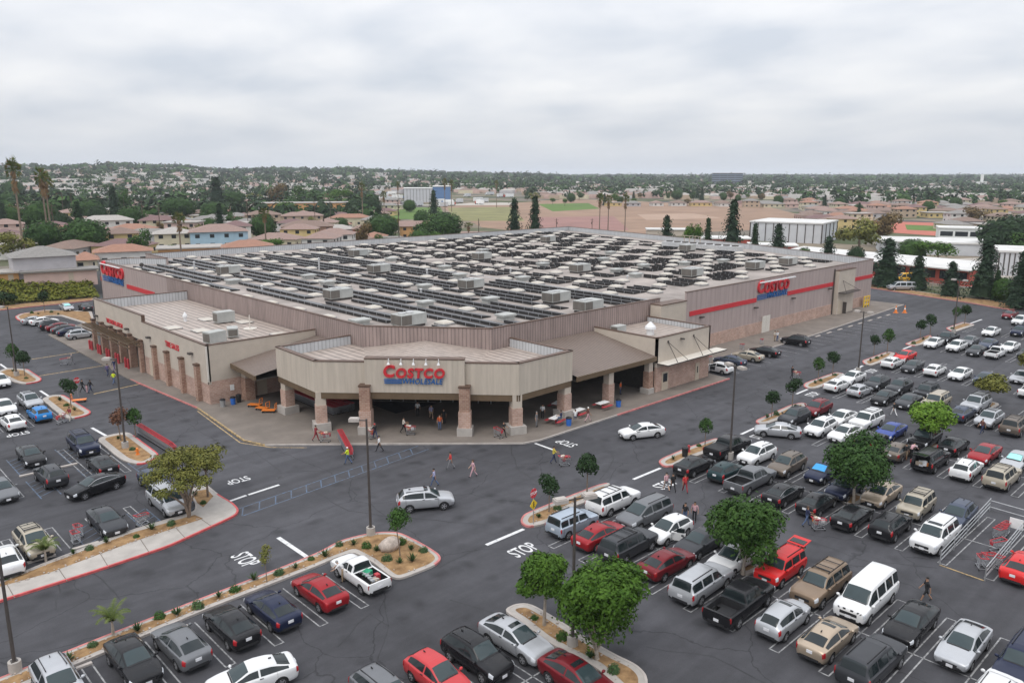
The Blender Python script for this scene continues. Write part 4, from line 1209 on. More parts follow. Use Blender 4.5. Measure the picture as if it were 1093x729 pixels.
# plant on the lower roofs
def small_unit(x, y, z, lab, rz=0, s=1.0):
    r = empty('condenser_unit', (x, y, z), rz)
    mb = MB(); mb.box(-.9*s, -.6*s, .15, .9*s, .6*s, 1.15*s); mb.build('casing', M['hvac'], r)
    mb = MB(); mb.box(-.92*s, -.5*s, .3, -.902*s, .5*s, 1.0*s); wall_uv(mb.build('intake_grille', M['grille'], r))
    tag(r, lab, 'air conditioner')
small_unit(39.3, 95.0, 6.4, 'boxy grey condenser on the tyre centre roof near its street corner', .2, 1.3)
small_unit(42.5, 97.0, 6.4, 'pale tapered hood unit behind the corner condenser on the tyre roof', 1.2, 1.1)
small_unit(46.0, 107.5, 6.4, 'white louvred unit with sloped duct on the tyre centre roof', 0, 1.4)
small_unit(80.2, 64.2, 6.35, 'small blue grey condenser on the food court roof beside the parapet', 0, 1.0)
mb = MB(); mb.tube((0, 0, 0), (0, 0, .8), .5, .5, 12); mb.tube((0, 0, .8), (0, 0, 1.1), .75, .7, 12); mb.tube((0, 0, 1.1), (0, 0, 1.7), .7, .12, 12)
o = mb.build('exhaust_cowl', M['white_metal'], loc=(82.8, 61, 6.35), smooth=40); tag(o, 'white mushroom exhaust cowl on the food court roof', 'vent')
o2 = put(o.copy()); o2.location = (42.3, 112, 6.4); o2.scale = (.45, .45, .8); tag(o2, 'slim white exhaust cowl on the tyre centre roof', 'vent')
mb = MB(); mb.tube((0, 0, 0), (0, 0, 1.9), .07, .07, 6); mb.tube((0, 0, 0), (0, 0, .1), .9, .9, 12)
o = mb.build('mast_base', M['chalk'], loc=(46.5, 100.5, 6.4)); tag(o, 'thin white mast on a round red brown pad on the tyre roof', 'mast')
for i, (x, y) in enumerate(((45, 111), (48, 105.5), (41, 103.5), (39, 108), (47.5, 94))):
    o = put(bpy.data.objects.new('skylight', skm)); o.location = (x, y, 6.4); o.scale = (1.0, 1.2, .5)
    tag(o, 'low pale skylight on the tyre centre roof, %s from its far end' % NUM[i], 'skylight', 'skylights on the tyre centre roof')
mb = MB(); mb.ball((0, 0, .9), .45, 10, 6, sq=(1, .25, 1)); mb.bar((0, 0, 0), (0, 0, .9), .08)
o = mb.build('satellite_dish', M['dkmetal'], loc=(55, 166, ZD)); tag(o, 'dark satellite dish at the far left roof corner', 'dish')
# ------------------------------------------------------------------ every vehicle in the photograph
# (sight line column, row of the middle of the vehicle; kind; paint; which way it points; row it stands in; what marks it out)
CARS = [
 # row beside the long bark strip, lower left
 (62,727,'suv','silver','-Y','A',''), (142,704,'sedan','black','-Y','A',''), (193,687,'sedan','grey','+Y','A',''),
 (247,667,'sedan','black','+Y','A',''), (291,649,'sedan','navy','+Y','A',''), (341,630,'sedan','red','+Y','A',''),
 (384,610,'pickup_small','white','+Y','A',''),
 # bottom edge
 (467,719,'hatch','coral','-Y','B',''), (509,697,'suv','black','-Y','B',''), (550,681,'sedan','silver','-Y','B','sunroof'),
 (617,723,'sedan','maroon','-Y','B2','sunroof'), (412,740,'suv','grey','-Y','B',''),
 (269,722,'sedan','white',(236,735,305,713),'L','' ),
 # first double row beyond the big round tree: near side
 (611,556,'boxy','iceblue','+X','C',''), (640,570,'sedan','red','+X','C',''), (671,579,'bigsuv','darkgrey','+X','C','rack'),
 (712,600,'sedan','maroon','+X','C',''), (749,619,'bigsuv','silver','+X','C',''), (790,641,'pickup','black','+X','C',''),
 (837,658,'retro','silver','+X','C','sunroof'), (884,680,'sedan','champagne','+X','C','sunroof'), (931,703,'bigsuv','darkgrey','+X','C',''),
 (1064,739,'suv','white','+X','C',''),
 # far side of it
 (655,532,'bigsuv','white','+X','D','rack'), (688,546,'minivan','grey','-X','D',''), (714,564,'hatch','white','-X','D','door'),
 (748,578,'sedan','darkgrey','-X','D',''), (784,594,'suv','white','-X','D',''), (833,604,'boxy','brightred','-X','D','tailgate'),
 (876,622,'bigsuv','tan','-X','D','rack'), (925,634,'van','white','-X','D',''), (973,664,'sedan','black','-X','D',''),
 (1029,687,'sedan','silver','-X','D',''), (1092,705,'bigsuv','navy','-X','D',''),
 # second double row: near side
 (741,496,'sedan','black','+X','E',''), (776,502,'hatch','teal','+X','E',''), (801,511,'pickup','grey','+X','E',''),
 (836,526,'sedan','black','+X','E','chrome'), (872,536,'sedan','black','+X','E',''), (910,550,'sedan','black','+X','E','sunroof'),
 (951,559,'suv','black','+X','E',''), (998,570,'bigsuv','white','-X','E','sunroof'), (1092,604,'sedan','brightred','+X','E',''),
 # far side
 (777,476,'pickup','black','+X','F','cover'), (808,484,'suv','white','-X','F',''), (840,495,'suv','taupe','-X','F',''),
 (878,503,'hatch','navy','-X','F','sunshade_blue'), (902,519,'suv','navy','-X','F',''), (941,527,'sedan','champagne','-X','F',''),
 (978,538,'boxy','beige','-X','F','rack'), (1022,549,'suv','slateblue','-X','F',''),
 # third double row: near side
 (830,459,'sedan','silver',(808,457,852,461),'L',''),
 (902,462,'sedan','white','-X','G',''), (931,469,'sedan','darkgrey','+X','G',''), (959,481,'sedan','taupe','+X','G',''),
 (994,489,'bigsuv','black','+X','G','tailgate'), (1032,499,'suv','white','+X','G','sunroof'), (1070,507,'bigsuv','beige','+X','G','rack'),
 # far side
 (848,444,'suv','darkgrey','-X','H',''), (872,435,'suv','maroon','-X','H2',''), (876,455,'suv','white','-X','G',''), (898,446,'sedan','white','-X','H',''),
 (925,448,'bigsuv','white','-X','H','rack'), (951,460,'sedan','blue','-X','H',''), (987,467,'bigsuv','black','-X','H',''),
 (1018,475,'sedan','black','+X','H',''), (1051,484,'sedan','red','-X','H',''), (1085,492,'sedan','silver','-X','H','sunshade_aqua'),
 # fourth double row
 (894,411,'sedan','white','+X','I',''), (918,416,'hatch','silver','+X','I',''), (944,424,'sedan','black','-X','I',''),
 (970,428,'sedan','darkgrey','-X','I',''), (999,428,'bigsuv','beige','-X','I',''), (1027,441,'sedan','slateblue','+X','I',''),
 (1056,446,'suv','silver','-X','I','rack'), (1084,453,'bigsuv','taupe','+X','I','rack'),
 (910,403,'sedan','white','-X','J',''), (936,408,'suv','darkgrey','-X','J',''), (960,412,'suv','darkgrey','-X','J',''),
 (989,417,'boxy','darkgrey','-X','J','rack'), (1042,430,'bigsuv','silver','-X','J','rack'),
 # fifth double row
 (953,387,'sedan','white','+X','K',''), (974,391,'sedan','darkgrey','-X','K',''), (998,395,'sedan','white','+X','K',''),
 (1025,399,'sedan','white','-X','K',''), (1051,404,'sedan','slateblue','-X','K',''), (1100,417,'sedan','white','+X','K',''),
 (966,380,'sedan','brightred','-X','K2',''), (1090,402,'sedan','silver','-X','K2',''),
 # far rows
 (997,366,'sedan','white','-X','N',''), (1021,369,'suv','white','-X','N',''), (1042,374,'sedan','darkgrey','-X','N',''), (1063,376,'pickup_small','white','+X','N',''),
 (1011,361,'pickup','black','-X','O',''), (1035,364,'sedan','grey','-X','O',''), (1055,367,'sedan','slateblue','-X','O',''), (1078,370,'sedan','white','-X','O',''),
 (1058,354,'sedan','white','-X','P',''), (1097,377,'sedan','darkgrey','-X','P',''),
 (1078,336,'sedan','maroon','-X','Q',''), (1089,342,'suv','white','-X','Q',''), (1088,353,'suv','navy','-X','Q',''),
 # stalls against the long east wall
 (766,392,'hatch','white','+Y','W','door'), (779,385,'sedan','slateblue','+Y','W',''), (798,380,'sedan','beige','+Y','W',''),
 (816,375,'sedan','black','+Y','W',''), (849,363,'suv','black','+Y','W',''),
 # driving past the store
 (685,460,'sedan','white',(663,463,708,458),'L',''), (454,532,'suv','silver',(482,530,427,535),'L','sunroof'),
 # left lot
 (32,427,'suv','silver','-Y','R','rack'), (5,434,'sedan','white','-Y','R',''), (0,406,'sedan','white','-Y','R3',''),
 (42,441,'hatch','azure','+Y','S',''), (13,450,'sedan','white','+Y','S',''),
 (89,473,'bigsuv','navy','-Y','T','rack'), (33,486,'sedan','black','-Y','T',''), (165,512,'hatch','slateblue','-Y','U2',''),
 (54,506,'suv','darkgrey','+Y','U',''), (109,495,'sedan','black','+Y','U',''), (1,522,'sedan','grey','-Y','U',''),
 (102,518,'sedan','black',(72,528,133,508),'L','chrome'),
 (36,577,'suv','beige','-Y','V','rack'), (114,555,'sedan','darkgrey','-Y','V',''), (179,532,'minivan','silver','-Y','V',''), (5,597,'sedan','white','+Y','V',''),
 # beside the tyre bays
 (38,342,'sedan','silver','+X','X',''), (47,343,'sedan','white','+X','X',''), (57,346.5,'suv','darkgrey','+X','X',''), (65,349,'sedan','maroon','+X','X',''),
 (71,351.5,'sedan','darkgrey','+X','X',''), (77,354,'sedan','navy','+X','X',''), (87,356.5,'suv','silver','+X','X',''),
 (71,328,'sedan','silver','-Y','X2','sunshade_aqua'), (91,328,'sedan','darkgrey','+Y','X2',''),
]
# ------------------------------------------------------------------ vehicles
# section parameters along the length: x, zb, zs, zt, wb, ws, wt  (bottom, shoulder, top heights; half widths)
KINDS = {
 'sedan': dict(L=4.75, st=[
  (2.37,.36,.60,.65,.52,.60,.42),(2.32,.25,.69,.74,.68,.78,.54),(2.15,.20,.77,.83,.78,.87,.63),(1.68,.19,.87,.94,.83,.91,.67),(1.16,.19,.94,1.03,.84,.92,.67),
  (.66,.19,.97,1.27,.84,.92,.63),(.26,.19,.98,1.43,.84,.92,.58),(-.20,.19,.985,1.48,.84,.92,.57),(-.28,.19,.99,1.48,.84,.92,.57),(-.85,.19,1.0,1.45,.84,.92,.56),(-1.20,.19,1.01,1.37,.84,.92,.56),
  (-1.60,.19,1.02,1.23,.84,.91,.58),(-1.98,.20,1.02,1.11,.83,.90,.62),(-2.20,.24,1.0,1.08,.79,.86,.62),(-2.32,.30,.94,1.01,.71,.79,.56),(-2.37,.38,.84,.90,.62,.68,.46)],
  ws_=(4,6), roof=(6,10), rw=(10,12), sw=[(4.3,7),(8.05,11.6)], wheels=(1.42,-1.36), r=.345, hl=(1,2.2), tl=(13,14.5)),
 'hatch': dict(L=4.2, st=[
  (2.10,.36,.58,.64,.50,.60,.42),(2.05,.25,.66,.72,.64,.75,.52),(1.88,.20,.74,.82,.74,.84,.62),(1.45,.19,.84,.93,.80,.88,.66),(1.05,.19,.90,1.01,.82,.89,.67),
  (.60,.19,.93,1.27,.82,.89,.63),(.22,.19,.95,1.46,.82,.89,.58),(-.15,.19,.96,1.52,.82,.89,.57),(-.23,.19,.965,1.52,.82,.89,.57),(-.90,.19,.99,1.50,.82,.89,.56),(-1.45,.19,1.01,1.43,.82,.88,.55),
  (-1.70,.20,1.02,1.30,.81,.87,.56),(-1.95,.22,.98,1.08,.79,.85,.60),(-2.05,.27,.88,.94,.75,.81,.60),(-2.10,.36,.74,.80,.66,.72,.52)],
  ws_=(4,6), roof=(6,10), rw=(10,12), sw=[(4.3,7),(8.05,10.6)], wheels=(1.32,-1.25), r=.32, hl=(1,2.2), tl=(11.6,13.2)),
 'suv': dict(L=4.6, st=[
  (2.30,.42,.70,.76,.54,.64,.46),(2.24,.30,.80,.88,.68,.80,.56),(2.05,.26,.90,.98,.78,.88,.66),(1.60,.25,.98,1.06,.84,.92,.70),(1.10,.25,1.02,1.12,.85,.93,.70),
  (.70,.25,1.04,1.38,.85,.93,.66),(.35,.25,1.05,1.60,.85,.93,.62),(-.10,.25,1.06,1.67,.85,.93,.61),(-.18,.25,1.065,1.67,.85,.93,.61),(-.95,.25,1.09,1.66,.85,.93,.60),(-1.70,.25,1.13,1.57,.85,.92,.58),
  (-1.98,.26,1.13,1.36,.84,.91,.60),(-2.16,.28,1.08,1.18,.82,.89,.64),(-2.26,.32,.96,1.02,.78,.85,.62),(-2.30,.42,.80,.86,.70,.76,.56)],
  ws_=(4,6), roof=(6,10), rw=(10,12), sw=[(4.3,7),(8.05,10.6)], wheels=(1.40,-1.38), r=.36, hl=(1,2.2), tl=(11.6,13.2)),
 'bigsuv': dict(L=5.05, st=[
  (2.52,.46,.86,.92,.66,.76,.58),(2.47,.34,.98,1.05,.78,.88,.68),(2.25,.30,1.05,1.12,.86,.95,.74),(1.70,.29,1.09,1.16,.90,.98,.76),(1.15,.29,1.11,1.20,.91,.99,.76),
  (.85,.29,1.12,1.50,.91,.99,.72),(.60,.29,1.13,1.74,.91,.99,.69),(.05,.29,1.13,1.82,.91,.99,.68),(-.05,.29,1.13,1.82,.91,.99,.68),(-1.15,.29,1.14,1.82,.91,.99,.68),(-2.15,.29,1.15,1.79,.91,.99,.67),
  (-2.30,.30,1.15,1.55,.90,.98,.69),(-2.42,.32,1.13,1.22,.89,.97,.72),(-2.48,.36,1.00,1.06,.86,.93,.70),(-2.52,.46,.85,.91,.78,.85,.64)],
  ws_=(4,6), roof=(6,10), rw=(10,12), sw=[(4.3,7),(8.05,9.0),(9.12,10.7)], wheels=(1.55,-1.50), r=.39, hl=(.6,2.0), tl=(11.7,13.3)),
 'boxy': dict(L=4.2, st=[
  (2.10,.42,.86,.90,.66,.74,.60),(2.06,.32,.94,.99,.76,.84,.66),(1.90,.28,1.00,1.05,.82,.89,.70),(1.45,.27,1.03,1.08,.84,.90,.72),(1.00,.27,1.05,1.12,.85,.90,.72),
  (.80,.27,1.06,1.42,.85,.90,.69),(.62,.27,1.06,1.65,.85,.90,.67),(-.05,.27,1.06,1.71,.85,.90,.67),(-.13,.27,1.06,1.71,.85,.90,.67),(-1.0,.27,1.06,1.71,.85,.90,.67),(-1.85,.27,1.06,1.68,.85,.90,.66),
  (-1.96,.28,1.06,1.48,.84,.90,.68),(-2.04,.30,1.05,1.14,.83,.89,.70),(-2.08,.34,.95,1.0,.80,.86,.68),(-2.10,.42,.82,.88,.74,.80,.64)],
  ws_=(4,6), roof=(6,10), rw=(10,12), sw=[(4.3,7),(8.05,9.1),(9.25,10.6)], wheels=(1.30,-1.28), r=.35, hl=(.6,2.0), tl=(11.7,13.3)),
 'retro': dict(L=4.3, st=[
  (2.15,.40,.66,.74,.40,.46,.34),(2.08,.28,.78,.88,.54,.60,.44),(1.88,.22,.88,1.00,.66,.74,.52),(1.45,.20,.94,1.08,.76,.84,.58),(1.00,.20,.98,1.14,.80,.87,.62),
  (.66,.20,1.00,1.38,.80,.87,.62),(.36,.20,1.01,1.54,.80,.87,.58),(-.10,.20,1.01,1.60,.80,.87,.57),(-.18,.20,1.01,1.60,.80,.87,.57),(-.95,.20,1.02,1.56,.80,.87,.55),(-1.50,.20,1.03,1.46,.80,.86,.53),
  (-1.78,.21,1.02,1.28,.79,.85,.54),(-2.00,.24,.98,1.08,.76,.82,.56),(-2.10,.30,.86,.94,.70,.76,.54),(-2.15,.38,.72,.80,.60,.66,.46)],
  ws_=(4,6), roof=(6,10), rw=(10,12), sw=[(4.3,7),(8.05,10.6)], wheels=(1.34,-1.28), r=.33, hl=(1.2,2.4), tl=(11.7,13.0)),
 'minivan': dict(L=5.1, st=[
  (2.55,.38,.66,.72,.56,.66,.48),(2.48,.27,.76,.83,.70,.82,.58),(2.25,.22,.86,.95,.80,.92,.68),(1.85,.21,.95,1.06,.88,.96,.72),(1.50,.21,1.00,1.14,.90,.98,.73),
  (1.00,.21,1.02,1.42,.90,.98,.70),(.55,.21,1.03,1.64,.90,.98,.66),(.10,.21,1.03,1.73,.90,.98,.65),(.02,.21,1.03,1.73,.90,.98,.65),(-1.1,.21,1.04,1.74,.90,.98,.65),(-2.15,.21,1.06,1.68,.90,.97,.63),
  (-2.34,.22,1.05,1.45,.89,.96,.65),(-2.46,.24,1.02,1.15,.87,.94,.68),(-2.52,.30,.92,.98,.84,.90,.66),(-2.55,.40,.78,.84,.76,.82,.60)],
  ws_=(4,6), roof=(6,10), rw=(10,12), sw=[(4.3,7),(8.05,9.0),(9.12,10.6)], wheels=(1.60,-1.45), r=.34, hl=(1,2.3), tl=(11.5,13.2)),
 'van': dict(L=5.6, st=[
  (2.80,.46,.92,.98,.74,.84,.64),(2.74,.36,1.02,1.10,.86,.95,.74),(2.55,.32,1.10,1.18,.92,1.0,.80),(2.25,.32,1.15,1.24,.94,1.02,.80),(1.95,.32,1.18,1.32,.94,1.03,.80),
  (1.60,.32,1.20,1.66,.94,1.03,.77),(1.25,.32,1.20,1.98,.94,1.03,.74),(.70,.32,1.20,2.08,.94,1.03,.74),(.60,.32,1.20,2.08,.94,1.03,.74),(-1.0,.32,1.20,2.09,.94,1.03,.74),(-2.55,.32,1.20,2.06,.94,1.03,.74),
  (-2.68,.33,1.20,1.85,.94,1.02,.75),(-2.75,.34,1.18,1.30,.93,1.01,.78),(-2.79,.38,1.00,1.06,.90,.98,.76),(-2.80,.46,.86,.92,.84,.9,.70)],
  ws_=(4,6), roof=(6,10), rw=(10,12), sw=[(4.3,7),(8.05,8.75),(8.87,9.45),(9.55,10.7)], wheels=(1.85,-1.75), r=.38, hl=(.5,1.6), tl=(11.8,13.3)),
 'pickup': dict(L=5.75, st=[
  (2.87,.48,.90,.97,.68,.78,.60),(2.82,.36,1.02,1.10,.80,.90,.70),(2.60,.32,1.08,1.15,.88,.97,.76),(2.05,.31,1.11,1.18,.92,1.0,.78),(1.50,.31,1.13,1.22,.92,1.0,.78),
  (1.15,.31,1.14,1.52,.92,1.0,.73),(.85,.31,1.15,1.76,.92,1.0,.69),(.40,.31,1.15,1.83,.92,1.0,.68),(.32,.31,1.15,1.83,.92,1.0,.68),(-.30,.31,1.15,1.82,.92,1.0,.68),(-.70,.31,1.15,1.76,.92,1.0,.68),
  (-.80,.31,1.15,1.50,.92,1.0,.72),(-.90,.31,1.15,1.17,.92,1.0,.86),(-1.8,.31,1.15,1.17,.92,1.0,.88),(-2.78,.33,1.15,1.17,.91,.99,.88),(-2.84,.38,1.10,1.13,.88,.96,.84),(-2.87,.48,.95,1.0,.82,.88,.76)],
  ws_=(4,6), roof=(6,10), rw=(10,12), sw=[(4.3,7),(8.05,10.4)], wheels=(1.85,-1.75), r=.40, hl=(.6,2.0), tl=(14.2,15.3), bed=(-2.72,-.98,.80,.70)),
 'pickup_small': dict(L=5.1, st=[
  (2.55,.44,.78,.84,.62,.72,.54),(2.50,.33,.88,.95,.74,.83,.62),(2.30,.29,.95,1.02,.81,.88,.68),(1.75,.28,.99,1.06,.84,.90,.70),(1.25,.28,1.01,1.10,.85,.90,.70),
  (.90,.28,1.02,1.38,.85,.90,.66),(.62,.28,1.02,1.58,.85,.90,.62),(.30,.28,1.02,1.64,.85,.90,.61),(.24,.28,1.02,1.64,.85,.90,.61),(-.05,.28,1.02,1.63,.85,.90,.61),(-.25,.28,1.02,1.58,.85,.90,.61),
  (-.33,.28,1.02,1.35,.85,.90,.64),(-.42,.28,1.02,1.04,.85,.90,.77),(-1.4,.28,1.02,1.04,.85,.90,.79),(-2.46,.30,1.02,1.04,.84,.89,.79),(-2.52,.35,.98,1.01,.82,.87,.76),(-2.55,.44,.85,.90,.76,.81,.70)],
  ws_=(4,6), roof=(6,10), rw=(10,12), sw=[(4.3,7),(8.05,10.0)], wheels=(1.62,-1.50), r=.36, hl=(.6,2.0), tl=(14.2,15.3), bed=(-2.42,-.50,.72,.62)),
}
class Shell:
    """the swept body surface: S(u, v) with u along the length and v round the section (0..18, 9 = roof centre line)"""
    def __init__(s, st):
        s.sec = []
        for x, zb, zs, zt, wb, ws, wt in st:
            dz = zt - zs; drop = min(.09, dz*.34)
            h = [(0, zb), (wb-.10, zb), (wb, zb+.09), (ws, zb+(zs-zb)*.58), (ws-.015, zs-.02), (ws-.075, zs+.03*min(1, dz*4)),
                 (wt+.02, zt-drop), (wt-.09, zt-drop*.25), (wt*.5, zt), (0, zt+.012)]
            pts = [(x, y, z) for y, z in h]
            pts += [(x, -y, z) for y, z in h[-2::-1]]
            s.sec.append([Vector(p) for p in pts])
        # round the section and the length with Catmull-Rom curves, three steps per station and two per section point
        def cr(p0, p1, p2, p3, t): return (p1*2 + (p2-p0)*t + (p0*2-p1*5+p2*4-p3)*t*t + (p1*3-p0-p2*3+p3)*t*t*t)*.5
        K1, K2 = 3, 2; n = len(s.sec); rows = []
        for i in range(n-1):
            A = [s.sec[max(0, i-1)], s.sec[i], s.sec[i+1], s.sec[min(n-1, i+2)]]
            for k in range(K1 if i < n-2 else K1+1):
                t = k/K1
                row = []
                for j in range(19):
                    q = cr(A[0][j], A[1][j], A[2][j], A[3][j], t); l = A[1][j].lerp(A[2][j], t)
                    row.append(q*.7+l*.3)
                rows.append(row)
        s.g = []
        for row in rows:
            o = []
            for j in range(18):
                P = [row[(j-1) % 18], row[j], row[j+1], row[(j+2) % 18 if j+2 != 18 else 18]]
                for k in range(K2):
                    t = k/K2; q = cr(*P, t); l = P[1].lerp(P[2], t); o.append(q*.75+l*.25 if 2 <= j <= 15 else l)
            o.append(row[18]); s.g.append(o)
        s.k1, s.k2 = K1, K2
    def __call__(s, u, v):
        u *= s.k1; v *= s.k2
        i = max(0, min(len(s.g)-2, int(u))); j = max(0, min(18*s.k2-1, int(v)))
        a, b = u-i, v-j
        return (s.g[i][j]*(1-a)+s.g[i+1][j]*a)*(1-b) + (s.g[i][j+1]*(1-a)+s.g[i+1][j+1]*a)*b
    def nrm(s, u, v):
        e = .02
        d1 = s(min(u+e, len(s.sec)-1.001), v)-s(max(0, u-e), v); d2 = s(u, min(17.99, v+e))-s(u, max(0, v-e))
        n = d1.cross(d2)
        return n.normalized() if n.length > 1e-9 else Vector((0, 0, 1))
    def patch(s, mb, u0, u1, v0, v1, off=.008, nu=4, nv=4, mi=0, rim=True):
        us = sorted(set([u0, u1] + [k/s.k1 for k in range(int(u0*s.k1)+1, int(math.ceil(u1*s.k1))) if u0+.04 < k/s.k1 < u1-.04]))
        vs = sorted(set([v0, v1] + [k/s.k2 for k in range(int(v0*s.k2)+1, int(math.ceil(v1*s.k2))) if v0+.04 < k/s.k2 < v1-.04]))
        V = []
        for u in us:
            for v in vs:
                V.append(s(u, v) + s.nrm(u, v)*off)
        nv_ = len(vs)
        F = []
        for i in range(len(us)-1):
            for j in range(nv_-1):
                F.append((i*nv_+j, (i+1)*nv_+j, (i+1)*nv_+j+1, i*nv_+j+1))
        mb.idx(V, F, mi)

def boolean_cut(o, cutters):
    for c in cutters:
        md = o.modifiers.new('cut', 'BOOLEAN'); md.operation = 'DIFFERENCE'; md.solver = 'EXACT'; md.object = c
    bpy.context.view_layer.update()
    dg = bpy.context.evaluated_depsgraph_get()
    me = bpy.data.meshes.new_from_object(o.evaluated_get(dg))
    o.modifiers.clear()
    o.data = me
    for c in cutters: bpy.data.objects.remove(c)

def wheel_mesh(r, w, n=18):
    t = MB()
    prof = [(r*.62, -w*.5), (r*.93, -w*.5), (r, -w*.34), (r, w*.34), (r*.93, w*.5), (r*.62, w*.5)]
    for k in range(n):
        a, b = 2*PI*k/n, 2*PI*(k+1)/n
        for (r0, y0), (r1, y1) in zip(prof[:-1], prof[1:]):
            t.face([(r0*math.cos(a), y0, r0*math.sin(a)), (r1*math.cos(a), y1, r1*math.sin(a)), (r1*math.cos(b), y1, r1*math.sin(b)), (r0*math.cos(b), y0, r0*math.sin(b))])
    q = MB()
    # disc, five broad spokes, hub
    for s_ in (-1, 1):
        y = s_*w*.30
        q.face([(r*.63*math.cos(2*PI*k/n), y, r*.63*math.sin(2*PI*k/n)) for k in range(n)][::s_], 1)
    for k in range(5):
        a = 2*PI*k/5
        q.cbox((r*.33*math.cos(a), w*.36, r*.33*math.sin(a)), (r*.6, .05, r*.2), (math.cos(a), 0, math.sin(a)), (0, 1, 0) if False else None, 0)
        q.cbox((r*.33*math.cos(a), -w*.36, r*.33*math.sin(a)), (r*.6, .05, r*.2), (math.cos(a), 0, math.sin(a)), None, 0)
    q.tube((0, -w*.42, 0), (0, w*.42, 0), r*.14, r*.14, 8, 0)
    n2 = n
    for s_ in (-1, 1):
        for k in range(n2):
            a, b = 2*PI*k/n2, 2*PI*(k+1)/n2
            q.face([(ri*math.cos(t_), s_*w*.45, ri*math.sin(t_)) for ri, t_ in ((r*.56, a), (r*.66, a), (r*.66, b), (r*.56, b))], 0)
    return t, q

PROTO = {}
def car_proto(kind, far, opts=frozenset()):
    key = (kind, far, opts)
    if key in PROTO: return PROTO[key]
    K = KINDS[kind]; st = K['st']; S = Shell(st); n = len(st)
    bm = MB()
    nr = 18*S.k2; V = [p for row in S.g for p in row[:nr]]; ng = len(S.g)
    F = []
    mi = []
    for i in range(ng-1):
        for j in range(nr):
            F.append((i*nr+j, (i+1)*nr+j, (i+1)*nr+(j+1) % nr, i*nr+(j+1) % nr)); mi.append(1 if j < 4 or j >= nr-4 else 0)
    F.append(tuple(range(nr))); mi.append(0)
    F.append(tuple((ng-1)*nr+k for k in range(nr-1, -1, -1))); mi.append(0)
    for f, m_ in zip(F, mi): bm.idx([], [], 0)
    bm.v = [tuple(p) for p in V]; bm.f = F; bm.m = mi
    P0 = paint('proto', (.5, .5, .5))
    root = empty(kind)
    body = bm.build('body', [P0, M['trim']], root)
    cut = []
    r = K['r']; wh = K['wheels']
    for x in wh:
        for s_ in (-1, 1):
            c = MB(); c.tube((x, s_*.52, r), (x, s_*1.4, r), r+.055, r+.055, 20)
            co_ = c.build('cutter', [M['trim']]); cut.append(co_)
    if 'bed' in K:
        x0, x1, hw, zf = K['bed']
        c = MB(); c.box(x0, -hw, zf, x1, hw, 1.6); cut.append(c.build('cutter', [M['trim']]))
    if 'tailgate' in opts:
        c = MB(); xr = st[-1][0]; c.box(xr-.3, -.62, .72, xr+1.1, .62, st[9][3]-.14); cut.append(c.build('cutter', [M['trim']]))
    boolean_cut(body, cut)
    body.data.name = 'body'
    me = body.data
    me.shade_smooth(); me.set_sharp_from_angle(angle=math.radians(38))
    parts = []
    def add(name, mb, mats, smooth=None):
        parts.append((name, mb, mats, smooth))
    # glass
    a, b = K['ws_']; mb = MB(); S.patch(mb, a+.12, b-.05, 6.55, 11.45, .012, 4, 6); add('windscreen', mb, [M['screen']], 60)
    if 'tailgate' not in opts:
        a, b = K['rw']; mb = MB(); S.patch(mb, a+.12, b-.12, 6.6, 11.4, .012, 4, 6); add('rear_window', mb, [M['glass']], 60)
    for side in (0, 1):
        for (u0, u1) in K['sw']:
            mb = MB()
            if side == 0: S.patch(mb, u0, u1, 5.08, 5.9, .008, 3, 2)
            else: S.patch(mb, u0, u1, 12.1, 12.92, .008, 3, 2)
            add('side_window', mb, [M['glass']], 60)
    # lamps, plates, trim
    h0, h1 = K['hl']; t0, t1 = K['tl']
    for v0, v1 in ((3.2, 4.7), (13.3, 14.8)):
        mb = MB(); S.patch(mb, h0, h1, v0, v1, .012, 3, 3); add('headlight', mb, [M['lamp']], 60)
        mb = MB(); S.patch(mb, t0, t1, v0-.1, v1+.1, .012, 3, 3); add('tail_light', mb, [M['tail']], 60)
    tr_ = MB()
    tr_.box(st[1][0]-.12, -st[0][5]*.62, st[0][2]-.2, st[0][0]+.012, st[0][5]*.62, st[0][2]-.015)    # upper grille
    zf = st[1][1]
    add('grille', tr_, [M['trim']]); tr_ = MB()
    tr_.box(st[0][0]-.10, -.5, zf+.06, st[0][0]+.02, .5, zf+.22)       # lower intake
    add('front_bumper_intake', tr_, [M['trim']]); tr_ = MB()
    tr_.box(st[-1][0]-.02, -.56, st[-2][1]+.05, st[-1][0]+.12, .56, st[-2][1]+.2)
    add('rear_bumper', tr_, [M['trim']]); tr_ = MB()
    us = [4.35, (K['sw'][0][1]+K['sw'][1][0])/2, K['rw'][0]-.1 if kind not in ('pickup_small',) else 10.9]
    for u in us:
        for (v0, v1) in ((2.3, 4.95), (13.05, 15.7)):
            S.patch(tr_, u, u+.03, v0, v1, .004, 1, 3)
    for u in us[:2]:
        for vv_ in (4.15, 13.75):
            p = S(u-.0+.55, vv_); tr_.cbox(p, (.2, .05, .03))
    # wipers and base of the screen
    S.patch(tr_, K['ws_'][0]-.06, K['ws_'][0]+.1, 7, 11, .014, 1, 4)
    S.patch(tr_, 3.98-.03, 3.98, 7, 11, .003, 1, 4)
    if kind in ('suv', 'bigsuv', 'minivan', 'boxy') :
        for v in (7.1, 10.9):
            p, q = S(K['roof'][0]+.6, v), S(K['roof'][1]-.15, v)
            rl = MB(); rl.bar(p+Vector((0, 0, .05)), q+Vector((0, 0, .05)), .04, .05); add('roof_rail', rl, [M['trim']])
    if 'rack' in opts:
        rk_ = MB()
        for k in range(4):
            u = K['roof'][0]+.9+ k*.75
            p, q = S(u, 7.1), S(u, 10.9); rk_.bar(p+Vector((0, 0, .09)), q+Vector((0, 0, .09)), .05, .03)
        add('roof_rack', rk_, [M['trim']])
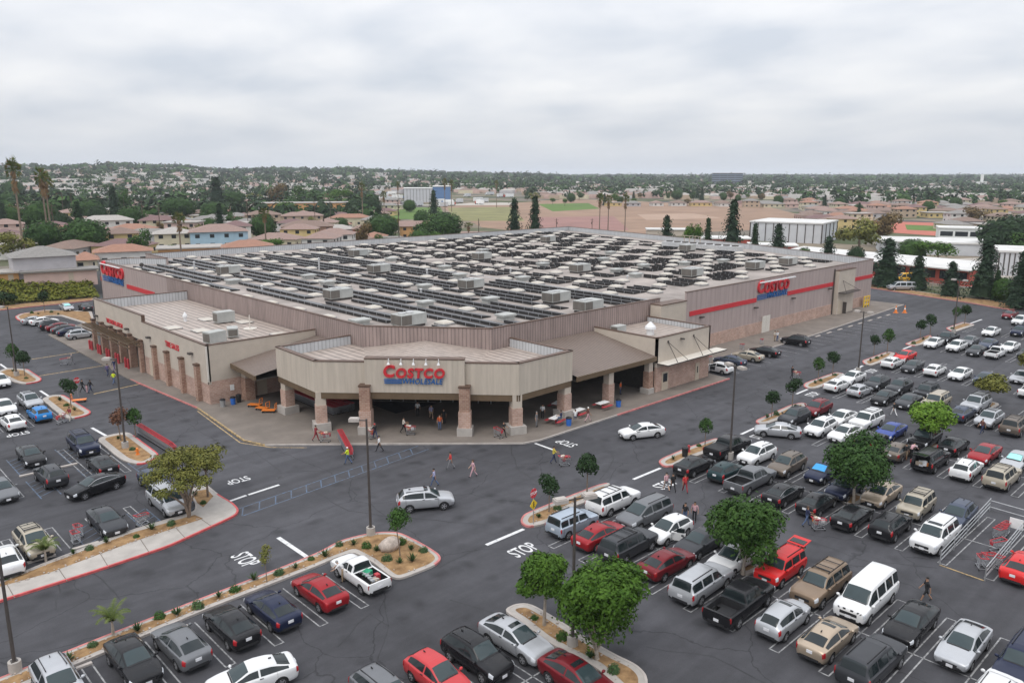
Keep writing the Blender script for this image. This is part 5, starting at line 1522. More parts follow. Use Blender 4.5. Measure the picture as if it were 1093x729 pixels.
    if kind in ('sedan', 'hatch', 'suv'):
        p = S(K['roof'][1]-.6, 9); rl = MB(); rl.cbox(p+Vector((0, 0, .04)), (.16, .03, .08)); add('antenna', rl, [M['trim']])
    if kind == 'van':
        for k in range(5): S.patch(tr_, .2, .9, 5.6+k*1.3, 6.1+k*1.3, .016, 1, 1)
    if 'cover' in opts:
        x0, x1, hw, zf = K['bed']; rl = MB(); rl.box(x0-.03, -hw-.03, 1.175, x1+.03, hw+.03, 1.215); add('bed_cover', rl, [M['trim']])
    add('door_seams', tr_, [M['trim']])
    if 'chrome' in opts:
        mb = MB()
        for (v0, v1) in ((5.93, 6.03), (11.97, 12.07)): S.patch(mb, K['sw'][0][0], K['sw'][-1][1], v0, v1, .012, 8, 1)
        for (v0, v1) in ((4.95, 5.05), (12.95, 13.05)): S.patch(mb, K['sw'][0][0], K['sw'][-1][1], v0, v1, .012, 8, 1)
        add('chrome_strip', mb, [M['rim']])
    if 'sunroof' in opts:
        mb = MB(); S.patch(mb, K['roof'][0]+.35, K['roof'][0]+1.7, 7.5, 10.5, .008, 2, 3); add('sunroof', mb, [M['glass']], 60)
    for o_, c_ in (('sunshade_blue', (.05, .35, .75)), ('sunshade_aqua', (.35, .72, .70))):
        if o_ in opts:
            a, b = K['ws_']; mb = MB(); S.patch(mb, a+.25, b-.2, 6.9, 11.1, .02, 3, 5); add('sunshade', mb, [mat(o_, c_, .5)])
    for x, z, s_ in ((st[0][0]+.015, (st[1][1]+st[1][2])/2-.04, 1), (st[-1][0]-.015, .82 if 'bed' not in K else .70, -1)):
        mb = MB(); mb.cbox((x, 0, z), (.03, .34, .17)); add('number_plate', mb, [M['plate']])
    for s_ in (-1, 1):
        p = S(K['ws_'][0]+.45, 5.0 if s_ > 0 else 13.0)
        mb = MB(); mb.ball((p.x, p.y+s_*.13, p.z+.09), .12, 8, 6, 0, (.75, 1, .72)); mb.bar((p.x, p.y-s_*.03, p.z), (p.x, p.y+s_*.1, p.z+.05), .06); add('wing_mirror', mb, ['paint'], 60)
    if 'tailgate' in opts:
        xr = st[-1][0]; zt = st[9][3]
        mb = MB(); mb.cbox((xr-.38, 0, zt+.08), (1.1, 1.25, .06), (-.96, 0, .10)); add('tailgate', mb, ['paint'])
        mb = MB(); mb.cbox((xr-.28, 0, zt+.105), (.55, 1.05, .04), (-.96, 0, .10)); add('tailgate_window', mb, [M['glass']])
        mb = MB()
        rr = random.Random(8)
        for k in range(9): mb.cbox((xr+.3+rr.uniform(-.15, .4), rr.uniform(-.45, .45), .85+rr.uniform(0, .25)), (.32, .3, .28), (1, rr.uniform(-1, 1), 0), None, k % 3)
        add('load', mb, [M['door'], M['white'], M['orange']])
    if 'door' in opts:
        s_ = 1
        p, q = S(4.5, 4.4), S(7.2, 4.4)
        ang = math.radians(62); d = Vector((-math.cos(ang), math.sin(ang), 0))
        h = Vector((p.x-.1, p.y+.02, 0)); ln = (p-q).length*.95
        mb = MB(); mb.cbox(h+d*ln/2+Vector((0, 0, .68)), (ln, .09, .62), d); mb.cbox(h+d*ln*.62+Vector((0, 0, 1.16)), (ln*.6, .05, .34), d, None, 1); add('open_door', mb, ['paint', M['glass']])
        mb = MB(); S.patch(mb, 4.7, 7.0, 2.6, 5.0, .007, 3, 3); add('door_opening', mb, [M['black']])
    T, Q = wheel_mesh(r, .21, 18 if not far else 12)
    ym = st[6][5]-.12
    if not far:
        for (name, mb, mats, sm) in parts:
            mats_ = [P0 if m_ == 'paint' else m_ for m_ in mats]
            mb.build(name, mats_, root, smooth=sm)
        tme = T.mesh('wheel', [M['tyre']], 40); qme = Q.mesh('rim', [M['rim'], M['black']])
        for x in wh:
            for s_ in (-1, 1):
                w_ = put(bpy.data.objects.new('wheel', tme), root); w_.location = (x, s_*ym, r)
                put(bpy.data.objects.new('rim', qme), w_)
    else:
        # far away the parts are only a few pixels: windows, lamps and wheels stay in the body's own mesh
        mats_all = list(me.materials); al = MB()
        al.v = [tuple(v.co) for v in me.vertices]; al.f = [tuple(p.vertices) for p in me.polygons]; al.m = [p.material_index for p in me.polygons]
        for (name, mb, mats, sm) in parts:
            if name in ('wing_mirror',) and False: continue
            i0 = len(al.v)
            al.v += mb.v; al.f += [tuple(i0+k for k in f) for f in mb.f]
            for k in mb.m:
                m_ = mats[k]
                if m_ == 'paint': al.m.append(0); continue
                if m_ not in mats_all: mats_all.append(m_)
                al.m.append(mats_all.index(m_))
        for x in wh:
            for s_ in (-1, 1):
                for src, ml in ((T, [M['tyre']]), (Q, [M['rim'], M['black']])):
                    i0 = len(al.v)
                    al.v += [(v[0]+x, v[1]+s_*ym, v[2]+r) for v in src.v]; al.f += [tuple(i0+k for k in f) for f in src.f]
                    for k in src.m:
                        m_ = ml[k]
                        if m_ not in mats_all: mats_all.append(m_)
                        al.m.append(mats_all.index(m_))
        bpy.data.objects.remove(root); root = None
        bpy.data.objects.remove(body)
        root = al.build(kind, mats_all); 
        root.data.shade_smooth(); root.data.set_sharp_from_angle(angle=math.radians(38))
    PROTO[key] = root
    FRESH.add(root.name)
    return root
FRESH = set()
PAINTS = dict(silver=((.46,.47,.49),.4,.34), black=((.012,.012,.014),.0,.25), grey=((.17,.175,.185),.4,.34), navy=((.014,.02,.05),.2,.3), red=((.30,.012,.018),.2,.3), white=((.70,.70,.70),0,.35),
  coral=((.52,.05,.055),0,.35), maroon=((.17,.012,.018),.3,.3), iceblue=((.40,.46,.53),.4,.35), darkgrey=((.052,.054,.06),.45,.33), champagne=((.46,.37,.28),.5,.34), brightred=((.58,.02,.02),0,.32),
  tan=((.25,.18,.125),.35,.36), teal=((.02,.045,.05),.3,.3), taupe=((.165,.135,.11),.5,.34), beige=((.44,.39,.31),.35,.36), slateblue=((.06,.075,.115),.4,.32), blue=((.035,.07,.30),.2,.3), azure=((.02,.20,.52),.1,.3))
DIRS = {'+X': 0, '-X': PI, '+Y': PI/2, '-Y': -PI/2}
CNAME = dict(sedan='sedan', hatch='hatchback', suv='crossover', bigsuv='large SUV', boxy='boxy SUV', retro='retro hatchback', minivan='minivan', van='passenger van', pickup='crew cab pickup', pickup_small='single cab pickup')
ONAME = dict(sedan='sedan', hatch='hatchback', suv='crossover_car', bigsuv='suv', boxy='boxy_suv', retro='retro_hatchback', minivan='minivan', van='passenger_van', pickup='pickup_truck', pickup_small='pickup_truck')
PNAME = dict(darkgrey='dark grey', iceblue='pale blue', brightred='bright red', slateblue='slate blue', champagne='champagne gold', coral='coral red', azure='bright blue', maroon='dark red', red='red')
RNAME = dict(A='the bark strip row', B='the bottom edge row', B2='the bottom edge row', C='the near row', D='the second row', E='the third row', F='the fourth row', G='the fifth row', H='the sixth row', H2='the sixth row', I='the seventh row', J='the eighth row',
  K='the ninth row', K2='the tenth row', N='the eleventh row', O='the twelfth row', P='the thirteenth row', Q='the row by the far fence', W='the stalls against the store wall', R='the top left row', R3='the top left row', S='the left row facing up', T='the left row by the hydrant island', U='the accessible left row', U2='the accessible left row', V='the row above the footway', X='the row beside the tyre bays', X2='the kerb behind the tyre bays')
XTRA = dict(sunroof='with sunroof', rack='with roof rack', door='with open door', tailgate='with raised tailgate', cover='with bed cover', chrome='with chrome window line', sunshade_blue='with blue sunshade', sunshade_aqua='with aqua sunshade')
GROUP = dict(L='cars driving through the car park')
carlist = []
for (px, py, kind, col, hd, row, ex) in CARS:
    zc = {'sedan': .66, 'hatch': .72, 'suv': .8, 'bigsuv': .88, 'boxy': .84, 'retro': .75, 'minivan': .85, 'van': 1.0, 'pickup': .8, 'pickup_small': .75}[kind]
    p = ground_point(px, py, zc)
    if isinstance(hd, str):
        ang = DIRS[hd] + random.uniform(-.03, .03)
    else:
        a, b = ground_point(hd[0], hd[1], .5), ground_point(hd[2], hd[3], .5)
        ang = math.atan2(a.y-b.y, a.x-b.x)
    carlist.append([p.x, p.y, kind, col, ang, row, ex])
CARPOS = []
for i, (x, y, kind, col, ang, row, ex) in enumerate(carlist):
    far = math.hypot(x, y) > 88
    pr = car_proto(kind, far, frozenset([ex]) if ex else frozenset())
    if pr.name in FRESH:
        o = pr; FRESH.discard(pr.name)
    else:
        o = dup(pr)
    o.location = (x, y, 0.005); o.rotation_euler = (0, 0, ang)
    s = random.uniform(.975, 1.02); o.scale = (s, 1, random.uniform(.98, 1.03))
    o.name = ONAME[kind]
    c_, me_, ro_ = PAINTS[col]
    pm = paint(col, c_, me_, ro_)
    for q in ([o] if far else list(o.children)):
        if q.type == 'MESH' and (far or q.name.split('.')[0] in ('body', 'wing_mirror', 'tailgate', 'open_door')): recolour(q, 0, pm)
    axis = 1 if row in 'CDEFGHIJKNOPQX' or row in ('H2', 'K2') else 0
    peers = sorted([c for c in carlist if c[5][0] == row[0] and (row != 'L')], key=lambda c: c[1-0] if axis else c[0])
    k = peers.index(carlist[i]) if row != 'L' else 0
    nm = lambda c: '%s %s' % (PNAME.get(c[3], c[3]), CNAME[c[2]])
    me_n = nm(carlist[i]) + (' ' + XTRA[ex] if ex else '')
    if row == 'L':
        lab = me_n + {'white': ' driving along the lane', 'silver': ' driving across the open tarmac'}.get(col, ' driving between the left rows')
        if px == 269: lab = 'white sedan driving behind the bark strip row at the bottom edge'
        if px == 830: lab = 'silver sedan nosing out past the kerbed island with two round trees'
        if px == 685: lab = 'white sedan driving past the food court toward the entrance'
        if px == 454: lab = 'silver crossover with sunroof driving across the open tarmac before the entrance'
        if px == 102: lab = 'long black sedan with chrome window line driving between the left rows'
    else:
        a = nm(peers[k-1]) if k > 0 else None; b = nm(peers[k+1]) if k < len(peers)-1 else None
        if a and b: lab = '%s between %s and %s, %s' % (me_n, a, b, RNAME[row].replace('the ', '', 1) if False else RNAME[row])
        elif a or b: lab = '%s at the end of %s beside %s' % (me_n, RNAME[row], a or b)
        else: lab = '%s in %s' % (me_n, RNAME[row])
    carlist[i].append((o, lab, me_n, RNAME.get(row, ''), a if row != 'L' else None, b if row != 'L' else None))
def fit(lab, o, me_n, rn, a, b):
    if len(lab.split()) <= 16: return lab
    lab = '%s between %s and %s' % (me_n, a, b)
    return lab if len(lab.split()) <= 16 else '%s beside %s in %s' % (me_n, a, rn)
seen = {}
for c in carlist:
    o, lab, me_n, rn, a, b = c[7]
    lab = fit(lab, o, me_n, rn, a, b)
    seen.setdefault(lab, []).append(c)
    tag(o, lab, {'van': 'van', 'pickup': 'pickup truck', 'pickup_small': 'pickup truck', 'minivan': 'minivan'}.get(c[2], 'car'), 'cars driving through the car park' if c[5] == 'L' else 'vehicles parked around the store')
for lab, l in seen.items():
    if len(l) > 1: print('DUP CAR LABEL', lab, len(l))
# ------------------------------------------------------------------ planting
def leafmat(name, c1, c2, rough=.6):
    m, nt, b = new_mat(name); N = nt.nodes; L = nt.links
    tc = N.new('ShaderNodeTexCoord'); ns = N.new('ShaderNodeTexNoise'); ns.inputs['Scale'].default_value = 1.3; ns.inputs['Detail'].default_value = 5
    L.new(tc.outputs['Object'], ns.inputs['Vector'])
    n2 = N.new('ShaderNodeTexWhiteNoise'); n2.noise_dimensions = '3D'
    ge = N.new('ShaderNodeNewGeometry')
    ad = N.new('ShaderNodeMath'); ad.operation = 'MULTIPLY_ADD'; ad.inputs[1].default_value = .45
    L.new(ge.outputs['Random Per Island'], ad.inputs[0])
    r = N.new('ShaderNodeMapRange'); r.inputs[1].default_value = .3; r.inputs[2].default_value = .7; r.inputs[3].default_value = 0; r.inputs[4].default_value = .6
    L.new(ns.outputs[0], r.inputs[0]); L.new(r.outputs[0], ad.inputs[2])
    mx = N.new('ShaderNodeMix'); mx.data_type = 'RGBA'; mx.inputs[6].default_value = (*c1, 1); mx.inputs[7].default_value = (*c2, 1)
    L.new(ad.outputs[0], mx.inputs[0]); L.new(mx.outputs[2], b.inputs['Base Color'])
    b.inputs['Roughness'].default_value = rough; b.inputs['Specular IOR Level'].default_value = .12
    return m
M['bark'] = mat('tree_bark', (.20, .15, .115), .9, var=.3, scale=5, bump=.4)
M['palebark'] = mat('pale_bark', (.36, .31, .26), .9, var=.25, scale=5, bump=.3)
LF = dict(
 bright=leafmat('bright_ficus_leaves', (.024, .062, .008), (.085, .165, .022)),
 lime=leafmat('lime_leaves', (.05, .115, .012), (.16, .27, .035)),
 dark=leafmat('dark_evergreen_leaves', (.009, .024, .009), (.03, .058, .02)),
 mid=leafmat('mid_green_leaves', (.016, .046, .010), (.062, .122, .025)),
 olive=leafmat('olive_leaves', (.075, .09, .022), (.21, .20, .05)),
 russet=leafmat('russet_leaves', (.10, .05, .035), (.20, .10, .06)),
 ivy=leafmat('ivy_leaves', (.055, .085, .015), (.20, .19, .03)),
 ficus=leafmat('clipped_ficus_leaves', (.013, .038, .010), (.052, .105, .024)),
 brown=leafmat('browning_leaves', (.09, .065, .03), (.19, .13, .055)),
 agave=leafmat('shrub_leaves', (.025, .06, .025), (.09, .14, .05)),
 palm=leafmat('palm_fronds', (.05, .08, .02), (.15, .18, .05)),
 deadfrond=leafmat('dead_fronds', (.14, .085, .045), (.26, .17, .09)),
 pine=leafmat('pine_needles', (.010, .024, .014), (.032, .055, .026)),
)
def leaf(mb, p, n, s, rnd, mi=0, asp=.55):
    n = Vector(n); n = n.normalized() if n.length > 1e-6 else Vector((0, 0, 1))
    t = n.orthogonal().normalized(); a = rnd.uniform(0, 2*PI)
    u = t*math.cos(a) + n.cross(t)*math.sin(a); w = n.cross(u)
    p = Vector(p); k = s*rnd.uniform(.6, 1.3)
    u = u*k; w = w*k*asp
    mb.face([p-u, p-w*.9+u*.1, p+u, p+w*.9+u*.1], mi)

def crown_mesh(name, lobes, n, size, lm, seed, shell=.55, upbias=.35, drop=0.0):
    """foliage: many single leaves through the volume of overlapping lobes, thickest toward their outsides"""
    rnd = random.Random(seed); mb = MB()
    tot = sum(l[3]*l[3] for l in lobes)
    for (cx, cy, cz, r, sq) in lobes:
        for _ in range(int(n*r*r/tot)):
            d = Vector((rnd.gauss(0, 1), rnd.gauss(0, 1), rnd.gauss(0, 1))).normalized()
            if d.z < -.35 and rnd.random() < .55: d.z = abs(d.z)
            q = (shell + (1-shell)*rnd.random()**.6) * (1 + .16*math.sin(d.x*5+seed) * math.cos(d.y*6+d.z*4))
            if rnd.random() < .06: q *= rnd.uniform(1.05, 1.22)
            p = Vector((cx, cy, cz)) + Vector((d.x*r*q, d.y*r*q, d.z*r*q*sq))
            nrm = d + Vector((rnd.gauss(0, .5), rnd.gauss(0, .5), rnd.gauss(0, .5)+upbias))
            leaf(mb, p, nrm, size, rnd)
    return mb.mesh(name, [lm])

def rand_lobes(rnd, R, H, z0, k, rmin=.42, rmax=.62, sq=.85):
    L_ = [(0, 0, z0+H*.55, R*.72, H*.5/(R*.72)*.85)]
    for i in range(k):
        a = 2*PI*i/k + rnd.uniform(-.4, .4); d = R*rnd.uniform(.35, .62)
        r = R*rnd.uniform(rmin, rmax)
        L_.append((d*math.cos(a), d*math.sin(a), z0 + H*rnd.uniform(.28, .8), r, sq*rnd.uniform(.8, 1.1)))
    return L_

def trunk_mesh(name, h, r, rnd, limbs=4, spread=1.0, lean=.15, m=None, top=None):
    mb = MB()
    x, y = rnd.uniform(-lean, lean), rnd.uniform(-lean, lean)
    t = Vector((x, y, h))
    mb.path([(0, 0, -.05), (x*.2, y*.2, h*.35), (x*.6, y*.6, h*.7), t], [r*1.25, r, r*.85, r*.75], 8)
    for i in range(limbs):
        a = 2*PI*i/limbs + rnd.uniform(-.4, .4); L_ = spread*rnd.uniform(.7, 1.1)
        e = t + Vector((math.cos(a)*L_, math.sin(a)*L_, (top or spread)*rnd.uniform(.6, 1.1)))
        mdp = t.lerp(e, .5) + Vector((0, 0, .12*L_))
        mb.path([t - Vector((0, 0, .15)), mdp, e], [r*.6, r*.42, r*.15], 6)
    return mb.mesh(name, [m or M['bark']], 60)

def tree(name, loc, crown_me, trunk_me, label, cat='tree', group=None, rz=0, sc=1.0):
    r = empty(name, loc, rz)
    if isinstance(sc, (int, float)): sc = (sc, sc, sc)
    r.scale = sc
    put(bpy.data.objects.new('trunk', trunk_me), r)
    put(bpy.data.objects.new('crown', crown_me), r)
    tag(r, label, cat, group)
    return r
R_ = random.Random(21)
GT = 'trees in the car park islands'
# the four big car park trees
def big(px, py, H, R, z0, n, size, leafk, seed, lab, k=7, tr_r=.13, sq=.9):
    p = ground_point(px, py, .14); rr = random.Random(seed)
    cm = crown_mesh('crown', rand_lobes(rr, R, H-z0, z0, k, sq=sq), n, size, LF[leafk], seed)
    tm_ = trunk_mesh('trunk', z0+.3, tr_r, rr, 5, R*.5, .15, M['palebark'], top=(H-z0)*.45)
    return tree('street_tree', p, cm, tm_, lab, group=GT)
big(637, 703, 6.05, 2.75, .25, 17000, .135, 'bright', 31, 'largest bright green tree rising from the bark island at the bottom')
big(581, 667, 4.6, 1.65, 1.8, 6500, .125, 'bright', 32, 'smaller bright green tree beside the largest one on the bark island', 6, .1, .7)
big(793, 612, 5.65, 2.5, .75, 12000, .14, 'mid', 33, 'broad dark green tree between the white crossover and the bright red SUV')
big(911, 536, 5.35, 3.0, 1.1, 10000, .155, 'ficus', 34, 'wide dark round tree over the black sedans of the third row')
big(993, 475, 4.3, 2.25, 1.1, 5200, .17, 'lime', 35, 'lime green rounded tree above the black SUV', 7, .1, .75)
big(1056, 432, 3.3, 1.95, 1.5, 1800, .22, 'olive', 36, 'olive flat topped tree above the slate blue sedan', 6, .08, .6)
big(1100, 408, 4.2, 2.0, 1.6, 1500, .25, 'olive', 37, 'olive tree cut by the right edge of the picture', 6, .08, .7)
# spreading multi stem tree on the left island
p = ground_point(202, 552, .14)
rr = random.Random(41)
lob = [(0, 0, 3.6, 1.2, .5), (1.3, .6, 4.1, 1.25, .55), (-1.2, .9, 3.9, 1.2, .55), (.4, 2.0, 4.5, 1.3, .6), (1.4, 2.2, 4.4, 1.1, .6), (-.9, 2.3, 4.3, 1.2, .5), (-1.9, -.3, 2.6, .8, .5), (.9, -.8, 3.0, .9, .5), (2.2, 1.2, 4.0, .9, .6), (-.2, 1.0, 4.7, 1.2, .5), (-2.0, 1.4, 3.4, 1.0, .6), (2.4, .2, 3.5, .8, .6), (.3, .4, 3.3, 1.0, .6), (-.8, -.9, 3.1, .9, .5)]
cm = crown_mesh('crown', lob, 9500, .11, LF['olive'], 42, shell=.25)
mb = MB()
for e in ((1.3, .6, 3.6), (-1.2, .9, 3.5), (.5, 1.9, 3.9), (-1.6, -.2, 2.4), (.8, -.6, 2.6), (-.3, 2.2, 3.8)):
    mb.path([(0, 0, -.05), (e[0]*.15, e[1]*.15, e[2]*.45), (e[0]*.6, e[1]*.6, e[2]*.8), e], [.13, .1, .07, .03], 7)
tree('multi_stem_tree', p, cm, mb.mesh('trunk', [M['bark']], 60), 'sprawling olive and russet tree with several stems over the silver minivan', group=GT)
p = ground_point(222, 530, .14)
cm = crown_mesh('crown', [(0, 0, 3.4, 1.3, .6), (.9, .3, 3.7, 1.1, .6), (-.5, .8, 3.6, 1.0, .6), (.2, -.8, 3.2, .9, .6)], 1300, .15, LF['olive'], 43, shell=.25)
tree('multi_stem_tree', p, cm, trunk_mesh('trunk', 2.4, .09, rr, 5, .9), 'thinner olive tree behind the sprawling one at the island tip', group=GT)
# clipped lollipop trees
lol_c = [crown_mesh('crown', [(0, 0, 2.3, .82, .95), (.25, .1, 2.6, .55, .9), (-.3, .2, 2.15, .5, .9), (.1, -.3, 2.05, .5, .8)], 900, .13, LF['dark'], 51),
         crown_mesh('crown', [(-.2, 0, 2.1, .7, .9), (.3, .15, 2.6, .65, .9), (0, -.2, 2.45, .55, .9)], 850, .13, LF['dark'], 52),
         crown_mesh('crown', [(0, 0, 2.2, .8, 1.0), (0, .1, 2.75, .5, .9), (.35, 0, 2.3, .45, .9)], 850, .13, LF['ficus'], 53)]
lol_t = trunk_mesh('trunk', 1.75, .05, random.Random(9), 4, .3, .05)
LOL = [(626.5, 527, 1.15, 'by the white large SUV on the stop sign island'), (586, 546, 1.0, 'behind the stop sign on its island'), (752.5, 475, .9, 'beside the black pickup with bed cover'), (823.5, 445, 1.0, 'on the second lane island, nearer the camera'), (845.5, 434, 1.08, 'on the second lane island, nearer the store'),
       (873, 406.5, 1.0, 'on the third lane island, nearer the camera'), (888.5, 400, 1.05, 'on the third lane island, nearer the store'), (932.5, 379, 1.0, 'on the fourth lane island, nearer the camera'), (946.7, 377, 1.2, 'on the fourth lane island, nearer the store'),
       (982, 361, 1.0, 'on the fifth lane island, nearer the camera'), (992.5, 358, 1.15, 'on the fifth lane island, nearer the store'), (1020, 346, 1.0, 'beside the lamp post on the sixth lane island'), (1029.5, 346, 1.15, 'at the far end of the sixth lane island'),
       (48, 333.5, 1.35, 'alone on the island behind the tyre bay cars'), (15, 394, 1.15, 'left of the lamp post on the upper left island'), (26.5, 401, 1.1, 'right of the lamp post on the upper left island'), (76, 434.5, 1.1, 'on the island with the hand cart and stop sign'), (145, 467, 1.0, 'beside the nested trolley line on the hydrant island')]
for i, (px, py, s, where) in enumerate(LOL):
    p = ground_point(px, py, .14)
    tree('lollipop_tree', p, lol_c[i % 3], lol_t, 'small clipped round tree ' + where, group='clipped round trees on islands', rz=i*1.3, sc=s)
p = ground_point(129, 470, .14)
tree('street_tree', p, crown_mesh('crown', [(0, 0, 2.5, .8, .9), (.3, 0, 3.0, .6, .9), (-.3, .2, 2.2, .6, .9)], 700, .15, LF['russet'], 54, shell=.3), trunk_mesh('trunk', 1.7, .06, R_, 5, .5), 'russet leaved small tree behind the lamp post on the hydrant island', group=GT)
p = ground_point(427, 593, .14)
tree('street_tree', p, crown_mesh('crown', [(-.2, 0, 2.9, .75, .8), (.35, .1, 2.7, .7, .8), (0, .1, 3.25, .6, .8), (-.4, -.2, 2.5, .5, .7)], 1100, .11, LF['mid'], 55, shell=.3), trunk_mesh('trunk', 2.1, .045, R_, 5, .5), 'slim young tree with airy crown beside the boulder', group=GT)
p = ground_point(285, 621, .14)
tree('street_tree', p, crown_mesh('crown', [(0, 0, 1.9, .45, 1.2), (.1, .1, 2.3, .4, 1.0), (-.15, 0, 1.6, .35, 1)], 330, .09, LF['olive'], 56, shell=.2), trunk_mesh('trunk', 1.4, .03, R_, 4, .3), 'wispy pale sapling on the bark strip above the red sedan', group=GT)
# young palms in the bark strips
def frond(mb, base, az_, el, Ln, droop, w=.35, n=6, mi=0):
    pts = []
    for i in range(n+1):
        t = i/n
        e = el - droop*t*t
        pts.append((t, e))
    p = Vector(base); step = Ln/n; prev = p.copy(); sp_ = [p.copy()]
    for t, e in pts[1:]:
        p = p + Vector((math.cos(az_)*math.cos(e), math.sin(az_)*math.cos(e), math.sin(e)))*step; sp_.append(p.copy())
    side = Vector((-math.sin(az_), math.cos(az_), 0))
    for i in range(n):
        a, b_ = sp_[i], sp_[i+1]
        for k in range(3):
            q = a.lerp(b_, k/3)
            ww = w*(1-((i+k/3)/n)**2*.75)
            d = (b_-a).normalized()
            for s_ in (-1, 1):
                tip = q + side*s_*ww + d*ww*.7 - Vector((0, 0, ww*.35))
                mb.face([q, q+d*.07, tip], mi)
    for i in range(n): mb.bar(sp_[i], sp_[i+1], .025, .02, mi)
def young_palm(px, py, lab, s=1.0):
    p = ground_point(px, py, .14); rr = random.Random(int(px)); r = empty('young_palm', p); r.scale = (s, s, s)
    mb = MB(); mb.path([(0, 0, -.05), (0, 0, .5), (0, 0, .95)], [.1, .075, .05], 7); mb.build('trunk', M['palebark'], r)
    mb = MB()
    for k in range(13): frond(mb, (0, 0, .9), k*2.4+rr.uniform(-.2, .2), rr.uniform(.7, 1.35), rr.uniform(1.2, 1.6), rr.uniform(1.0, 1.9), .34)
    mb.build('crown', LF['palm'], r); tag(r, lab, 'palm', 'young palms in the bark strips')
young_palm(121, 677, 'young feathery palm on the lower bark strip behind the black sedan')
young_palm(49, 598, 'young feathery palm in front of the beige crossover', .95)
# shrubs
SHR = [(6, 617), (78.5, 591), (95.5, 586), (113.6, 579), (145.5, 573), (162, 565), (183, 560), (207.5, 529), (217, 537), (72, 705), (99, 689), (147, 673), (170, 659), (189, 656), (211, 648), (234, 637), (251, 630), (271, 619), (298, 612), (316, 606), (332, 597), (347, 594),
       (362, 582), (378, 581), (391, 584), (402, 588), (413, 597), (427, 601), (429, 580), (439, 587), (452, 588), (440.5, 599), (570.5, 660), (575, 552), (595, 543), (718.7, 490), (746, 476), (818.7, 446), (828.5, 442.5), (849, 434.5), (876, 406.5), (870, 409), (891, 400.5), (929, 385.5), (936, 382.7), (941, 380.4),
       (975, 367), (985, 362.5), (1016, 351), (14, 396.5), (28, 404), (64, 427.5), (71, 433), (79.6, 438), (141.5, 480), (126, 468.5), (34, 334.5), (41, 335.6), (55, 333.7), (62, 336), (600, 681), (630, 702), (655, 716)]
sh_v = []
for k in range(4):
    mb = MB(); rr = random.Random(60+k)
    if k % 2:      # spiky rosette
        for j in range(34):
            a = rr.uniform(0, 2*PI); e = rr.uniform(.35, 1.4); l = rr.uniform(.3, .5)
            d = Vector((math.cos(a)*math.cos(e), math.sin(a)*math.cos(e), math.sin(e))); s_ = Vector((-math.sin(a), math.cos(a), 0))*.035
            mb.face([s_*.6, -s_*.6, d*l*.6-s_, d*l, d*l*.6+s_])
    else:
        for j in range(240):
            d = Vector((rr.gauss(0, 1), rr.gauss(0, 1), abs(rr.gauss(0, 1)))).normalized(); q = rr.uniform(.6, 1)
            leaf(mb, (d.x*.34*q, d.y*.34*q, d.z*.36*q), d+Vector((0, 0, .4)), .065, rr)
    sh_v.append(mb.mesh('shrub', [LF['agave' if k % 2 else ('mid', 'agave')[k//2]]]))
SW = {0: 'round leafy', 1: 'spiky'}
def island_word(px, py):
    if px < 225 and 500 < py and not (px < 225 and py > 640): return 'the upper bark strip by the footway'
    if px < 360 and py > 590: return 'the long lower bark strip'
    if 360 <= px < 475 and py > 570: return 'the bark bed around the boulder'
    if py > 650: return 'the bottom bark island'
    if 550 < px < 650: return 'the stop sign island'
    if px < 50 and py < 345: return 'the island behind the tyre bay cars'
    if px < 70 and py < 345: return 'the island behind the tyre bay cars'
    if px < 40: return 'the upper left island'
    if px < 100: return 'the hand cart island'
    if px < 170: return 'the hydrant island'
    return 'the lane island %s from the entrance' % ('nearest' if px < 760 else 'second' if px < 855 else 'third' if px < 900 else 'fourth' if px < 960 else 'fifth' if px < 1000 else 'sixth')
cnt = {}
for i, (px, py) in enumerate(SHR):
    w_ = island_word(px, py); cnt[w_] = cnt.get(w_, 0)+1
    o = put(bpy.data.objects.new('shrub', sh_v[i % 4])); p = ground_point(px, py, .14); o.location = p
    s = R_.uniform(.8, 1.35); o.scale = (s, s, s*R_.uniform(.85, 1.3)); o.rotation_euler = (0, 0, R_.uniform(0, 6))
    tag(o, '%s green shrub, %s from the left on %s' % (SW[i % 2], NUM[cnt[w_]-1], w_), 'shrub', 'shrubs in the bark beds')
# boulder
mb = MB(); mb.ball((0, 0, .35), .75, 12, 9, sq=(1.1, .8, .75))
rr = random.Random(4); mb.v = [(x*(1+rr.uniform(-.1, .1)), y*(1+rr.uniform(-.1, .1)), max(-.1, z*(1+rr.uniform(-.08, .08)))) for x, y, z in mb.v]
p = ground_point(416, 586, .14); tag(mb.build('boulder', M['rock'], smooth=50, loc=p), 'tan boulder lying on the bark bed beside the lamp post', 'rock')
# stones along the bed edges, ivy on the bank: nobody could count them
mb = MB(); rr = random.Random(12)
for poly in BEDS:
    n_ = len(poly)
    for i in range(n_):
        a, b_ = Vector(poly[i]), Vector(poly[(i+1) % n_])
        if max(abs(a.x), abs(a.y)) > 60 or (a-b_).length < .3: continue
        for k in range(int((b_-a).length*5)):
            q = a.lerp(b_, rr.random()) + Vector((rr.uniform(-.22, .22), rr.uniform(-.22, .22)))
            s = rr.uniform(.03, .085)
            mb.ball((q.x, q.y, .15+s*.4), s, 5, 3, sq=(1, rr.uniform(.6, 1), .6))
tag(mb.build('gravel', M['rock']), 'small pale stones edging the bark beds', 'gravel', kind='stuff')
mb = MB(); rr = random.Random(13)
for k in range(9000):
    u, v = rr.random(), rr.random()
    q = bank_pt(u, v*.98+.01)
    bump = .25 + .35*math.sin(u*40+v*9)*math.sin(v*13+u*17)
    q.z += rr.uniform(0, .5)+max(0, bump)
    leaf(mb, q, (rr.gauss(0, .5), rr.gauss(0, .5)-.3, 1), rr.uniform(.25, .5), rr)
